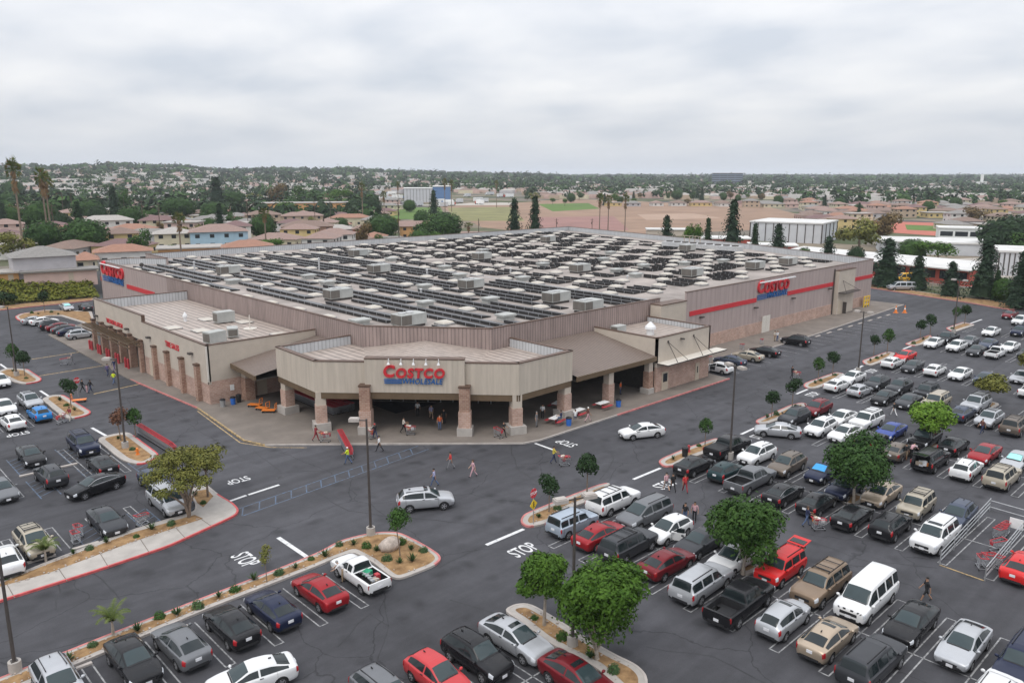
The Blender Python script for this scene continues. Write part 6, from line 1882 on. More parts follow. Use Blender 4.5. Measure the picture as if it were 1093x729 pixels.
tag(mb.build('ivy_cover', LF['ivy']), 'yellow green ivy covering the bank behind the car park', 'ground cover', kind='stuff')
p = ground_point(4, 325.5, .3)
tree('street_tree', p, crown_mesh('crown', [(0, 0, 1.6, 1.6, .7), (1.4, 0, 1.4, 1.2, .7)], 500, .3, LF['dark'], 57), trunk_mesh('trunk', 1.0, .1, R_, 4, .6), 'dark bushy tree at the foot of the ivy bank', group=GT)
# ------------------------------------------------------------------ lamp posts
def lamp_post(px, py, heads, label, rz=0.0, H=9.3, base=.75):
    p = ground_point(px, py); r = empty('lamp_post', p, rz)
    mb = MB(); mb.tube((0, 0, 0), (0, 0, base), .33, .33, 14); mb.build('concrete_base', M['concrete'], r, smooth=40)
    mb = MB(); mb.tube((0, 0, base-.002), (0, 0, H), .105, .075, 10); mb.box(-.17, -.17, base, .17, .17, base+.03); mb.build('pole', M['dkmetal'], r, smooth=40)
    for a in heads:
        d = Vector((math.cos(a), math.sin(a), 0))
        mb = MB(); mb.bar((0, 0, H-.12), d*.55+Vector((0, 0, H-.1)), .07, .07); mb.build('arm', M['dkmetal'], r)
        mb = MB(); c = d*.9 + Vector((0, 0, H-.06)); mb.cbox(c, (.75, .55, .22), d); mb.cbox(c+Vector((0, 0, .13)), (.6, .42, .06), d)
        h = mb.build('lamp_head', M['kerb'], r)
        mb = MB(); mb.cbox(c-Vector((0, 0, .116)), (.6, .42, .012), d); mb.build('lens', M['lamp'], h)
    tag(r, label, 'lamp post', 'car park lamp posts')
    return r
VIEW_L = HEAD + PI/2
lamp_post(17, 718, (VIEW_L,), 'tall bronze lamp post on the bark strip at the lower left corner')
lamp_post(396, 572, (VIEW_L,), 'tall bronze lamp post beside the boulder in front of the entrance')
lamp_post(611, 690, (VIEW_L+.4, VIEW_L+.4+PI), 'twin headed lamp post rising behind the largest bright green tree')
lamp_post(779, 490, (PI/2-.3, -PI/2-.3), 'twin headed rust toned lamp post between the two black pickups')
lamp_post(916, 398, (PI/2, -PI/2), 'lamp post behind the silver hatchback of the seventh row', H=8.6)
lamp_post(1017.5, 356, (PI/2, -PI/2), 'lamp post on the sixth lane island near the far fence')
lamp_post(18, 402, (VIEW_L,), 'lamp post between two clipped trees on the upper left island', H=9.6)
lamp_post(134, 479, (VIEW_L,), 'lamp post on the hydrant island before the tyre bays')

# ------------------------------------------------------------------ shopping carts
def cart_bars():
    b = MB(); f = MB(); h = MB()
    w0, w1 = .26, .20        # half width at handle and nose
    z0, z1 = .48, .98
    def P(t, s, z): return (-.40+.95*t, s*(w0+(w1-w0)*t), z - .10*t*(1 if z > .7 else -1)*(.9))
    for k in range(7):
        t = k/6
        for s_ in (-1, 1): b.bar(P(t, s_, z0), P(t, s_, z1), .018)
        b.bar(P(t, -1, z0), P(t, 1, z0), .018)
    for z in (.48, .62, .76, .88):
        for s_ in (-1, 1): b.bar(P(0, s_, z), P(1, s_, z), .016)
        b.bar(P(1, -1, z), P(1, 1, z), .016); b.bar(P(0, -1, z), P(0, 1, z), .016)
    for k in range(4):
        s_ = -1+2*k/3; b.bar(P(0, s_, z0), P(1, s_, z0), .016); b.bar(P(1, s_, z0), P(1, s_, z1), .016)
    for s_ in (-1, 1): h.bar(P(0, s_, z1), P(1, s_, z1), .045)
    h.bar(P(1, -1, z1), P(1, 1, z1), .05); h.bar((-.52, -w0, 1.02), (-.52, w0, 1.02), .06)
    for s_ in (-1, 1): h.bar((-.52, s_*w0, 1.02), P(0, s_, z1), .04)
    h.cbox((.565, 0, .72), (.02, .3, .22))
    for s_ in (-1, 1):
        f.bar((-.42, s_*.25, .95), (-.36, s_*.25, .17), .03); f.bar((-.36, s_*.25, .17), (.48, s_*.2, .15), .03)
        f.bar((-.36, s_*.25, .2), (.2, s_*.22, .48), .025)
    f.bar((-.36, -.25, .17), (-.36, .25, .17), .03); f.bar((.48, -.2, .15), (.48, .2, .15), .03)
    ws = []
    for x, y in ((-.36, .25), (-.36, -.25), (.46, .2), (.46, -.2)):
        w = MB(); w.tube((x, y-.02, .065), (x, y+.02, .065), .065, .065, 10); ws.append(w)
    return b, f, h, ws
cb_, cf_, ch_, cw_ = cart_bars()
CART_FULL = empty('shopping_cart'); cb_.build('basket', M['steel'], CART_FULL); cf_.build('frame', M['steel'], CART_FULL); ch_.build('handle_and_rim', M['red_plastic'], CART_FULL)
for w in cw_: w.build('wheel', M['black'], CART_FULL)
one = MB(); one.merge(cb_, 0); one.merge(cf_, 0); one.merge(ch_, 1)
for w in cw_: one.merge(w, 2)
CART_ME = one.mesh('shopping_cart', [M['steel'], M['red_plastic'], M['black']])
first_cart = [True]
def cart(x, y, rz, label, group='loose shopping carts', z=0.0, full=True):
    if full:
        o = CART_FULL if first_cart[0] else dup(CART_FULL); first_cart[0] = False
    else:
        o = put(bpy.data.objects.new('shopping_cart', CART_ME))
    o.location = (x, y, z); o.rotation_euler = (0, 0, rz)
    tag(o, label, 'shopping cart', group); return o
def cart_px(px, py, rz, label, **k):
    p = ground_point(px, py); return cart(p.x, p.y, rz, label, **k)
def cart_line(a, b, label, group, z=0, step=.30):
    a = Vector(a); b = Vector(b); n = int((b-a).length/step); d = (b-a).normalized(); rz = math.atan2(d.y, d.x)
    for k in range(n):
        q = a + d*step*k
        cart(q.x, q.y, rz, label, group, z, False)
a, b = ground_point(151, 463.5), ground_point(187, 486)
cart_line((a.x, a.y), (b.x, b.y), 'red rimmed cart nested in the long line along the hydrant island kerb', 'carts nested along the hydrant island')
a, b = ground_point(364, 470), ground_point(375, 491)
cart_line((a.x, a.y), (b.x, b.y), 'red rimmed cart in the train pushed by the worker in a yellow vest', 'carts in the train pushed to the doors')
for k in range(4):
    cart_line((44.6+k*.75, 76.5), (44.6+k*.75, 87), 'nested cart stored in the dark under the canopy left of the entrance', 'carts stored under the left canopy', .14, .36)
cart_px(1047, 607, .6, 'grey red rimmed cart lying askew nearest the open end of the corral'); cart_px(1055, 604, -.5, 'grey red rimmed cart beside the askew one in the corral'); cart_px(1061, 606, 1.4, 'red rimmed cart turned sideways by the corral rail'); cart_px(1064, 589, 2.6, 'red rimmed cart alone in the middle of the corral')
for k in range(4): cart_px(1066+k*2.2, 576-k*2.0, -.3+.1*k, 'red rimmed cart in the short stack at the inner end of the corral', group='carts stacked in the corral')
cart_px(81, 580, PI/2, 'red rimmed cart in the empty bay beside the beige crossover'); cart_px(84, 573, PI/2, 'second red rimmed cart behind the one beside the beige crossover'); cart_px(152, 561, .3, 'red rimmed cart standing alone by the kerb near the silver minivan')
cart_px(792, 373.5, .2, 'cart left on the store wall pavement above the beige sedan'); cart_px(813, 368, .4, 'cart left on the store wall pavement behind the black sedan'); cart_px(756, 387, 1.2, 'cart beside the food court corner behind the white hatchback')

# corral of galvanised rails
cr_ = empty('cart_corral', (0, 0, 0))
A0, A1 = ground_point(1003, 603), ground_point(1056, 545)
B0_, B1_ = ground_point(1051, 620), ground_point(1101, 558)
def rail_run(a, b, nm):
    mb = MB()
    for z in (.35, .7, 1.05): mb.tube((a.x, a.y, z), (b.x, b.y, z), .035, .035, 6)
    for k in range(5):
        q = a.lerp(b, k/4); mb.tube((q.x, q.y, 0), (q.x, q.y, 1.1), .04, .04, 6)
    return mb.build(nm, M['galv'], cr_)
rail_run(A0, A1, 'side_rail'); rail_run(B0_, B1_, 'side_rail')
mb = MB(); mb.tube((A1.x, A1.y, .35), (B1_.x, B1_.y, .35), .035, .035, 6); mb.tube((A1.x, A1.y, .9), (B1_.x, B1_.y, .9), .035, .035, 6); mb.build('end_rail', M['galv'], cr_)
mb = MB(); mb.bar((A0.x, A0.y, .02), (B0_.x, B0_.y, .02), .1, .03); mb.build('threshold', M['yellow_line'], cr_)
q = ground_point(1083, 571); mb = MB(); mb.box(q.x-.05, q.y-.45, .55, q.x, q.y+.45, 1.35); mb.build('sign_panel', M['white'], cr_)
tag(cr_, 'galvanised pipe rail cart corral between parking rows at the right', 'cart corral')

# ------------------------------------------------------------------ signs, bollards, bins, tables
def octagon(r): return [(r*math.cos(PI/8+k*PI/4), r*math.sin(PI/8+k*PI/4)) for k in range(8)]
def sign_disc(mb, poly, y, t, z, mi=0):
    n = len(poly); f = [(p[0], y, z+p[1]) for p in poly]; b = [(p[0], y+t, z+p[1]) for p in poly]
    mb.face(f, mi); mb.face(b[::-1], mi)
    for k in range(n): mb.face([f[(k+1) % n], f[k], b[k], b[(k+1) % n]], mi)
p = ground_point(569.5, 559, .14); r = empty('stop_sign', p, .12)
mb = MB(); mb.tube((0, .03, -.1), (0, .03, 2.95), .035, .035, 6); mb.build('post', M['galv'], r)
mb = MB(); sign_disc(mb, octagon(.42), 0, .02, 2.55); s_ = mb.build('stop_panel', M['sign_red'], r)
text_obj('lettering', 'STOP', .33, M['white'], (0, -.004, 2.55), (PI/2, 0, 0), s_, depth=.002, bold=.008)
mb = MB(); sign_disc(mb, [(.46, 0), (0, .46), (-.46, 0), (0, -.46)], 0, .02, 1.62); y_ = mb.build('warning_panel', M['yellow'], r)
mb = MB()
mb.cbox((0, -.006, 1.82), (.09, .01, .09)); mb.bar((0, -.006, 1.76), (0, -.006, 1.58), .09, .01); mb.bar((0, -.006, 1.6), (.1, -.006, 1.4), .05, .01); mb.bar((0, -.006, 1.6), (-.08, -.006, 1.4), .05, .01); mb.bar((0, -.006, 1.72), (.13, -.006, 1.6), .04, .01)
mb.build('walking_figure', M['black'], y_)
tag(r, 'red octagonal stop sign over a yellow walking figure diamond on the kerb island', 'road sign')
p = ground_point(84, 424); r = empty('stop_sign', p, .3)
mb = MB(); mb.tube((0, .03, 0), (0, .03, 2.5), .035, .035, 6); mb.build('post', M['galv'], r)
mb = MB(); sign_disc(mb, octagon(.40), 0, .02, 2.15); s_ = mb.build('stop_panel', M['sign_red'], r)
text_obj('lettering', 'STOP', .3, M['white'], (0, -.004, 2.15), (PI/2, 0, 0), s_, depth=.002, bold=.008)
tag(r, 'small red stop sign behind the hand cart on the left island', 'road sign')
def hydrant(px, py, m, lab):
    p = ground_point(px, py, .14); r = empty('fire_hydrant', p)
    mb = MB(); mb.tube((0, 0, 0), (0, 0, .55), .13, .11, 10); mb.ball((0, 0, .58), .13, 10, 6); mb.tube((0, 0, -.02), (0, 0, .04), .2, .2, 10); mb.build('barrel', m, r, smooth=50)
    for a in (0, PI/2, PI):
        mb = MB(); mb.tube((.1*math.cos(a), .1*math.sin(a), .4), (.22*math.cos(a), .22*math.sin(a), .4), .06, .06, 8); mb.build('outlet', m, r)
    tag(r, lab, 'fire hydrant')
hydrant(147, 485, M['orange'], 'orange fire hydrant on the bark bed of the left island')
hydrant(735, 482, M['red_plastic'], 'red fire hydrant on the kerb island behind the black sedan')
def bin_(px, py, m, lab, z=.14, h=1.0):
    p = ground_point(px, py, z); r = empty('rubbish_bin', p)
    mb = MB(); mb.tube((0, 0, 0), (0, 0, h*.8), .27, .32, 12); mb.build('barrel', m, r, smooth=40)
    mb = MB(); mb.tube((0, 0, h*.8), (0, 0, h*.9), .35, .33, 12); mb.tube((0, 0, h*.9), (0, 0, h), .33, .15, 12); mb.build('lid', M['black'], r, smooth=40)
    tag(r, lab, 'bin')
bin_(731, 487, M['black'], 'black litter bin on the kerb island beside the red hydrant')
bin_(238, 434, M['galv'], 'grey barrel bin against the tyre centre side wall'); bin_(249, 431.5, M['blue_plastic'], 'blue barrel bin beside the door of the tyre centre'); bin_(255, 429, M['black'], 'black barrel bin right of the blue one by the tyre centre')
bin_(607, 454, M['blue_plastic'], 'blue barrel bin at the portico pillar beside the tables'); bin_(660, 434, M['blue_plastic'], 'blue barrel bin behind the canopy pillar by the food court')
def table(px, py, lab, rz=0):
    p = ground_point(px, py, .14); r = empty('picnic_table', p, rz)
    mb = MB(); mb.box(-.85, -.4, .70, .85, .4, .76); mb.build('table_top', M['white'], r)
    for s_ in (-1, 1):
        mb = MB(); mb.box(-.85, s_*.75-.17, .42, .85, s_*.75+.17, .47); mb.build('bench', M['red_plastic'], r)
    mb = MB(); mb.tube((0, 0, 0), (0, 0, .7), .06, .06, 8); mb.bar((0, -.75, .38), (0, .75, .38), .06); mb.build('frame', M['red_plastic'], r)
    tag(r, lab, 'picnic table', 'red picnic tables under the canopy')
table(595, 436, 'white topped red picnic table behind the portico pillar', .3); table(593, 452, 'white topped red picnic table nearest the portico corner', .2); table(617, 444, 'white topped red picnic table by the blue bin', .1); table(643, 436, 'white topped red picnic table beside the canopy pillar', 0)
# bollards at the tyre bays
for k in range(5):
    y = TYS + 4.7 + k*4.1
    for j, dy in enumerate((-.55, .55)):
        r = empty('bollard', (TX-.95, y+dy, .14))
        mb = MB(); mb.tube((0, 0, 0), (0, 0, 1.35), .17, .17, 10); mb.ball((0, 0, 1.35), .17, 10, 6, sq=(1, 1, .6)); mb.build('post', M['red_plastic'], r, smooth=50)
        tag(r, 'red %s bollard guarding the %s tyre bay pier from the street corner' % (('near', 'far')[j], NUM[k]), 'bollard', 'red bollards at the tyre bays')
for px, lab in ((956, 'orange traffic cone left of its twin near the far end of the store wall'), (965.5, 'orange traffic cone right of its twin near the far end of the store wall')):
    p = ground_point(px, 334); mb = MB(); mb.box(-.25, -.25, 0, .25, .25, .05, 0); mb.tube((0, 0, .05), (0, 0, .45), .19, .11, 10, 0); mb.tube((0, 0, .45), (0, 0, .62), .11, .075, 10, 1); mb.tube((0, 0, .62), (0, 0, .95), .075, .03, 10, 0)
    o = mb.build('traffic_cone', [M['orange'], M['white']], loc=p); o.scale = (1.6, 1.6, 1.6); tag(o, lab, 'traffic cone')
q = on_y(923, 331, 66.4); r = empty('yellow_gate', (q.x, 66.2, .14))
mb = MB()
for x in (-1.2, 0, 1.2): mb.bar((x, 0, 0), (x, 0, 2.2), .16)
for z in (.5, 1.3, 2.15): mb.bar((-1.2, 0, z), (1.2, 0, z), .18)
mb.build('frame', M['yellow'], r); mb = MB(); mb.box(-.9, .05, .4, .2, .35, 1.9); mb.build('panel', M['door'], r); tag(r, 'yellow steel guard frame at the far corner of the store wall', 'guard rail')
# flat carts
def flat_cart(px, py, rz, lab, load=True):
    p = ground_point(px, py, .0 if px < 120 else .14); r = empty('flat_cart', p, rz)
    mb = MB(); mb.box(-.75, -.38, .26, .75, .38, .32); mb.build('deck', M['orange'], r)
    mb = MB(); 
    for s_ in (-1, 1): mb.bar((-.75, s_*.36, .3), (-.85, s_*.36, 1.05), .05)
    mb.bar((-.85, -.36, 1.05), (-.85, .36, 1.05), .05); mb.bar((-.8, -.36, .7), (-.8, .36, .7), .04); mb.build('handle', M['orange'], r)
    for x in (-.6, .6):
        for s_ in (-1, 1):
            mb = MB(); mb.tube((x, s_*.3-.03, .12), (x, s_*.3+.03, .12), .12, .12, 10); mb.build('wheel', M['black'], r)
    tag(r, lab, 'flat cart', 'orange flat carts')
flat_cart(272, 434, 2.2, 'orange flat cart standing nearest the left canopy pillar'); flat_cart(280, 437.5, 2.0, 'orange flat cart between two others under the left canopy edge'); flat_cart(287, 440, 2.4, 'orange flat cart nearest the portico pillar on the left'); flat_cart(85, 429, -.4, 'orange flat hand cart beside the left island kerb')

# ------------------------------------------------------------------ people
SKIN = {'light': mat('skin_light', (.50, .32, .23), .6, var=.08), 'tan': mat('skin_tan', (.34, .19, .12), .6, var=.08), 'dark': mat('skin_dark', (.14, .075, .05), .6, var=.1)}
CL = {}
def cloth(n, c):
    if n not in CL: CL[n] = mat('cloth_'+n, c, .85, var=.18, scale=6)
    return CL[n]
CC = dict(white=(.68,.68,.68), black=(.02,.02,.022), navy=(.03,.04,.09), red=(.5,.04,.04), orange=(.62,.13,.04), pink=(.55,.33,.36), lilac=(.34,.34,.5), hivis=(.62,.72,.03), khaki=(.36,.27,.18), denim=(.08,.12,.22), grey=(.2,.2,.21), brown=(.16,.07,.06), yellow=(.6,.5,.08), purple=(.12,.09,.2), maroon=(.25,.03,.04), cream=(.6,.55,.48))
HAIR = {'black': mat('hair_black', (.014,.012,.011), .7), 'brown': mat('hair_brown', (.07,.04,.025), .7), 'grey': mat('hair_grey', (.3,.29,.28), .7), 'redcap': mat('cap_red', (.5,.04,.04), .7), 'white': mat('cap_white', (.7,.7,.68), .7)}
def pose_joints(kind):
    J = {}
    J['pelvis'] = (0, 0, .95); J['belly'] = (0, 0, 1.10); J['chest'] = (.01, 0, 1.30); J['neck'] = (.01, 0, 1.47); J['head'] = (.03, 0, 1.60); J['crown'] = (.02, 0, 1.70)
    for s, n in ((1, 'L'), (-1, 'R')):
        J['hip'+n] = (0, s*.095, .90); J['knee'+n] = (.02, s*.10, .49); J['ankle'+n] = (-.01, s*.10, .09); J['toe'+n] = (.17, s*.115, .035)
        J['sh'+n] = (0, s*.19, 1.41); J['elb'+n] = (-.03, s*.255, 1.12); J['wr'+n] = (.03, s*.27, .87); J['hand'+n] = (.05, s*.265, .79)
    def leg(n, s, hipang, knee):
        hx, hz = 0, .90; kx, kz = hx+.41*math.sin(hipang), hz-.41*math.cos(hipang); a = hipang-knee; ax, az_ = kx+.41*math.sin(a), kz-.41*math.cos(a)
        J['knee'+n] = (kx, s*.10, kz); J['ankle'+n] = (ax, s*.10, az_); J['toe'+n] = (ax+.17*math.cos(a*.6), s*.115, az_-.06+.17*math.sin(max(-.6, a*.6)))
    def arm(n, s, a, e, out=.25):
        ex, ez = .30*math.sin(a), 1.41-.30*math.cos(a); b = a+e
        J['elb'+n] = (ex, s*out, ez); J['wr'+n] = (ex+.26*math.sin(b), s*out, ez-.26*math.cos(b)); J['hand'+n] = (ex+.35*math.sin(b), s*out*.97, ez-.35*math.cos(b))
    if kind == 'walk':
        leg('L', 1, .42, .1); leg('R', -1, -.38, .28); arm('L', 1, -.4, .25); arm('R', -1, .35, .35)
    if kind == 'push':
        leg('L', 1, .34, .1); leg('R', -1, -.34, .3); arm('L', 1, .55, .75, .23); arm('R', -1, .55, .75, .23)
    if kind == 'sit':
        for n, s in (('L', 1), ('R', -1)): 
            leg(n, s, 1.45, 1.4); arm(n, s, .5, .9, .2)
    if kind == 'bend':
        leg('L', 1, .1, .1); leg('R', -1, -.05, .05)
        dx, dz = .30, -.10
        for k in ('chest', 'neck', 'head', 'crown', 'shL', 'shR'):
            x, y, z = J[k]; f = (z-.95)/.5; J[k] = (x+.28*f, y, z-.10*f)
        for n, s in (('L', 1), ('R', -1)): J['elb'+n] = (.45, s*.24, 1.12); J['wr'+n] = (.62, s*.2, .98); J['hand'+n] = (.70, s*.2, .95)
    return J
RAD = dict(pelvis=(.15, .125), belly=(.145, .11), chest=(.165, .12), neck=(.058, .058), head=(.085, .10), crown=(.06, .07), hip=(.095, .095), knee=(.062, .062), ankle=(.045, .05), toe=(.045, .03), sh=(.07, .07), elb=(.047, .047), wr=(.033, .033), hand=(.042, .03))
EDG = [('pelvis', 'belly'), ('belly', 'chest'), ('chest', 'neck'), ('neck', 'head'), ('head', 'crown')] + [(a+n, b+n) for n in 'LR' for a, b in (('hip', 'knee'), ('knee', 'ankle'), ('ankle', 'toe'), ('sh', 'elb'), ('elb', 'wr'), ('wr', 'hand'))] + [('pelvis', 'hipL'), ('pelvis', 'hipR'), ('chest', 'shL'), ('chest', 'shR')]
def person_mesh(kind, shorts=False, sleeves=False):
    J = pose_joints(kind); names = list(J)
    me = bpy.data.meshes.new('person'); me.from_pydata([J[n] for n in names], [(names.index(a), names.index(b)) for a, b in EDG], [])
    o = bpy.data.objects.new('person', me); COL.objects.link(o)
    md = o.modifiers.new('skin', 'SKIN'); md.use_smooth_shade = True
    for i, n in enumerate(names):
        k = n if n in RAD else n[:-1]
        me.skin_vertices[0].data[i].radius = RAD[k]; me.skin_vertices[0].data[i].use_root = (n == 'pelvis')
    sb = o.modifiers.new('sub', 'SUBSURF'); sb.levels = 1; sb.render_levels = 1
    bpy.context.view_layer.update()
    dg = bpy.context.evaluated_depsgraph_get(); m2 = bpy.data.meshes.new_from_object(o.evaluated_get(dg))
    bpy.data.objects.remove(o)
    segs = []
    def part(a, b):
        k = a if a in RAD else a[:-1]; q = b if b in RAD else b[:-1]
        if q in ('head', 'crown'): return 0
        if k == 'chest' and q == 'neck': return 1
        if k == 'ankle': return 3
        if k == 'knee': return 0 if shorts else 2
        if k in ('hip',) or q == 'hip': return 2
        if k == 'pelvis': return 1
        if k == 'wr': return 0
        if k == 'elb': return 1 if sleeves else 0
        return 1
    for a, b in EDG: segs.append((Vector(J[a]), Vector(J[b]), part(a, b)))
    mb = MB(); mb.v = [tuple(v.co) for v in m2.vertices]; mb.f = [tuple(p.vertices) for p in m2.polygons]
    for p in m2.polygons:
        c = p.center; best = 9; bi = 1
        for a, b, k in segs:
            d = b-a; t = max(0, min(1, (c-a).dot(d)/d.length_squared)); dist = (c-a-d*t).length
            if dist < best: best = dist; bi = k
        if bi == 1 and c.z < J['pelvis'][2]-.02 and kind != 'sit': bi = 2
        mb.m.append(bi)
    h = Vector(J['head'])
    mb.ball(h+Vector((.095, 0, -.005)), .016, 6, 4, 0, (1, .8, 1.3))                       # nose
    for s in (-1, 1):
        mb.ball(h+Vector((.078, s*.032, .025)), .011, 6, 4, 4); mb.ball(h+Vector((0, s*.085, 0)), .02, 6, 4, 0, (.8, .4, 1.3))
        n = 'L' if s > 0 else 'R'
        w = Vector(J['wr'+n]); hd = Vector(J['hand'+n]); d = (hd-w).normalized(); fw = Vector((1, 0, 0)); fw = (fw-d*fw.dot(d)).normalized()
        for k in range(4):
            b0 = hd + fw*(.028-.019*k) + d*.02; l = (.075, .085, .078, .06)[k]
            e1 = b0+d*l*.55; e2 = e1+(d*.8+Vector((0, -s*.6, 0)))*l*.45
            mb.path([b0, e1, e2], [.0095, .0085, .006], 6, 0)
        mb.path([w.lerp(hd, .5)+fw*.02, w.lerp(hd, .9)+fw*.055, hd+fw*.06+d*.03], [.012, .010, .007], 6, 0)
    mb.cbox(h+Vector((.082, 0, -.045)), (.012, .04, .008), (1, 0, 0), None, 4)              # mouth
    out_ = mb.mesh('person', [SKIN['tan'], SKIN['tan'], SKIN['tan'], M['black'], M['black']], 80)
    return out_, h
PM = {}
hb = MB(); hb.ball((0, 0, 0), .105, 10, 8, sq=(1.02, .92, 1.0)); hb.f, hb.m = zip(*[(f, 0) for f in hb.f if sum(hb.v[k][2] for k in f)/len(f) > -.02 + .5*max(0, sum(hb.v[k][0] for k in f)/len(f))]); hb.f = list(hb.f); hb.m = list(hb.m)
HAIR_ME = hb.mesh('hair', [HAIR['black']], 80)
lb_ = MB(); lb_.merge(hb); lb_.ball((-.05, 0, -.1), .085, 8, 6, sq=(.7, 1.05, 1.6)); LONG_ME = lb_.mesh('hair', [HAIR['black']], 80)
def person(px, py, pose, shirt, pants, skin, hair, face, label, z=0.0, shorts=False, sleeves=False, long=False, h=1.0, xy=None, group='shoppers on foot'):
    key = (pose, shorts, sleeves)
    if key not in PM: PM[key] = person_mesh(pose, shorts, sleeves)
    me, hd = PM[key]
    p = ground_point(px, py, z) if xy is None else Vector((xy[0], xy[1], z))
    o = put(bpy.data.objects.new('person', me)); o.location = (p.x, p.y, z - (.0 if pose != 'sit' else .42)); o.rotation_euler = (0, 0, face); o.scale = (h, h, h)
    recolour(o, 0, SKIN[skin]); recolour(o, 1, cloth(shirt, CC[shirt])); recolour(o, 2, cloth(pants, CC[pants]))
    hr = put(bpy.data.objects.new('hair', LONG_ME if long else HAIR_ME), o); hr.location = hd + Vector((-.015, 0, .035)); recolour(hr, 0, HAIR[hair])
    tag(o, label, 'person', group)
    return o
person(371.5, 495.5, 'push', 'hivis', 'denim', 'tan', 'white', math.atan2(18, -8)+.2, 'person in a yellow safety vest pushing the red cart train', sleeves=False)
person(405, 482.5, 'walk', 'white', 'black', 'tan', 'black', 2.3, 'person in white shirt and black trousers walking by the entrance kerb')
person(400.5, 469, 'push', 'black', 'navy', 'dark', 'redcap', 1.6, 'person in a red cap pushing a cart past the front pillar', .14)
person(337.5, 471, 'push', 'maroon', 'maroon', 'tan', 'black', -.9, 'person in dark red clothes pushing a loaded cart by the left pillar', .14)
person(469.5, 459, 'stand', 'orange', 'denim', 'light', 'brown', -2.2, 'person in a bright orange top standing inside the entrance', .14)
person(446, 444, 'stand', 'white', 'black', 'tan', 'black', -2.2, 'person in white shirt in the dark of the doorway', .14)
person(460.5, 448, 'walk', 'lilac', 'khaki', 'light', 'black', -2.0, 'person in lilac shirt walking out of the doorway', .14, shorts=True)
person(431, 462, 'push', 'cream', 'black', 'tan', 'black', -.6, 'person in cream top pushing a cart of red goods at the entrance', .14)
person(474, 452, 'stand', 'black', 'black', 'tan', 'black', -2.6, 'person in black standing behind the one in orange', .14)
person(463.5, 519.5, 'walk', 'lilac', 'denim', 'tan', 'black', 2.35, 'person in lilac shirt and jeans walking behind the silver crossover')
person(481, 501, 'walk', 'red', 'grey', 'tan', 'black', 2.35, 'person in red top walking across the tarmac toward the entrance')
person(505, 509.5, 'walk', 'pink', 'pink', 'light', 'brown', 2.6, 'person in pale pink clothes walking toward the entrance', long=True)
person(591, 494.5, 'push', 'yellow', 'navy', 'tan', 'black', -.5, 'person in yellow top pushing a full cart across the lane')
person(987.5, 642, 'walk', 'black', 'black', 'tan', 'black', -.2+PI/2*.0+HEAD-PI/2+PI, 'person in black shirt and shorts walking behind the black sedan', shorts=True)
person(711, 524, 'walk', 'pink', 'grey', 'light', 'black', HEAD+.3, 'person in pink top on the painted stop lettering', shorts=True)
person(718, 525, 'walk', 'black', 'black', 'tan', 'black', HEAD+.2, 'person in black between the pink and red walkers')
person(731, 526, 'walk', 'red', 'maroon', 'tan', 'black', HEAD+.1, 'person in red top walking right of two others on the lane')
person(731, 558, 'stand', 'black', 'denim', 'tan', 'black', PI, 'person in black at the open door of the white hatchback')
person(741, 557, 'stand', 'pink', 'black', 'tan', 'black', PI+.4, 'person with pink top behind the white hatchback', long=True)
person(855.5, 597, 'bend', 'black', 'khaki', 'tan', 'black', PI+.3, 'person in black loading the raised tailgate of the red SUV', shorts=True)
person(860.5, 562, 'push', 'navy', 'denim', 'tan', 'brown', -.75, 'person in blue pushing a loaded cart behind the black sedan', long=True)
person(966, 491.5, 'stand', 'black', 'khaki', 'tan', 'black', .2, 'person in black beside the open tailgate of the black SUV', shorts=True)
person(972, 489.5, 'bend', 'pink', 'black', 'light', 'black', -.3, 'person in pink leaning into the open tailgate of the black SUV')
person(953.5, 444.5, 'walk', 'black', 'white', 'tan', 'black', 1.2, 'person in black and white walking below the black sports sedan')
person(1047.5, 463.5, 'walk', 'brown', 'navy', 'tan', 'black', 2.7, 'person in brown walking before the silver crossover with roof rack')
person(845, 404, 'push', 'black', 'black', 'tan', 'black', -.4, 'person in black pushing a cart along the store side lane')
person(826.5, 364, 'stand', 'cream', 'khaki', 'tan', 'black', -1.5, 'person in cream on the pavement by the store wall double door', .14)
person(829.5, 364.3, 'stand', 'white', 'denim', 'light', 'brown', -2.0, 'person in white next to the one in cream by the wall', .14)
person(122, 410.5, 'walk', 'hivis', 'denim', 'tan', 'black', .6, 'person in yellow safety vest near the tyre bays')
person(115.5, 401.5, 'walk', 'purple', 'navy', 'tan', 'black', .8, 'person in purple walking toward the tyre bays', sleeves=True)
person(122.5, 396.5, 'walk', 'navy', 'purple', 'tan', 'black', .6, 'person in dark blue close to the tyre bay piers', sleeves=True)
person(88.5, 419, 'walk', 'black', 'black', 'tan', 'black', .1, 'person in black by the small stop sign', sleeves=True)
person(97, 419.5, 'walk', 'black', 'navy', 'dark', 'black', .4, 'person in dark clothes striding right of the small stop sign', sleeves=True)
person(93, 419.5, 'stand', 'pink', 'pink', 'tan', 'black', .2, 'small child in pink between two dark clothed walkers', h=.62)
person(77.5, 389.5, 'push', 'grey', 'grey', 'light', 'grey', 2.9, 'person in grey pushing an empty cart left of the tyre bays')
person(75.5, 450, 'push', 'maroon', 'cream', 'tan', 'black', -2.6, 'person in dark red pushing a cart past the hand cart island')
person(366.5, 621, 'bend', 'white', 'khaki', 'light', 'grey', PI*.78, 'person in white shirt and khaki trousers at the open door of the white pickup')
person(627.5, 450.5, 'walk', 'brown', 'pink', 'tan', 'white', -.6, 'person in brown top with white hat on the pavement', .14)
person(572.5, 455.5, 'stand', 'grey', 'grey', 'light', 'grey', -1.2, 'person in grey standing between two portico pillars', .14)
person(537.5, 466.5, 'push', 'black', 'black', 'tan', 'black', -1.6, 'person in black with a cart under the right half of the portico', .14)
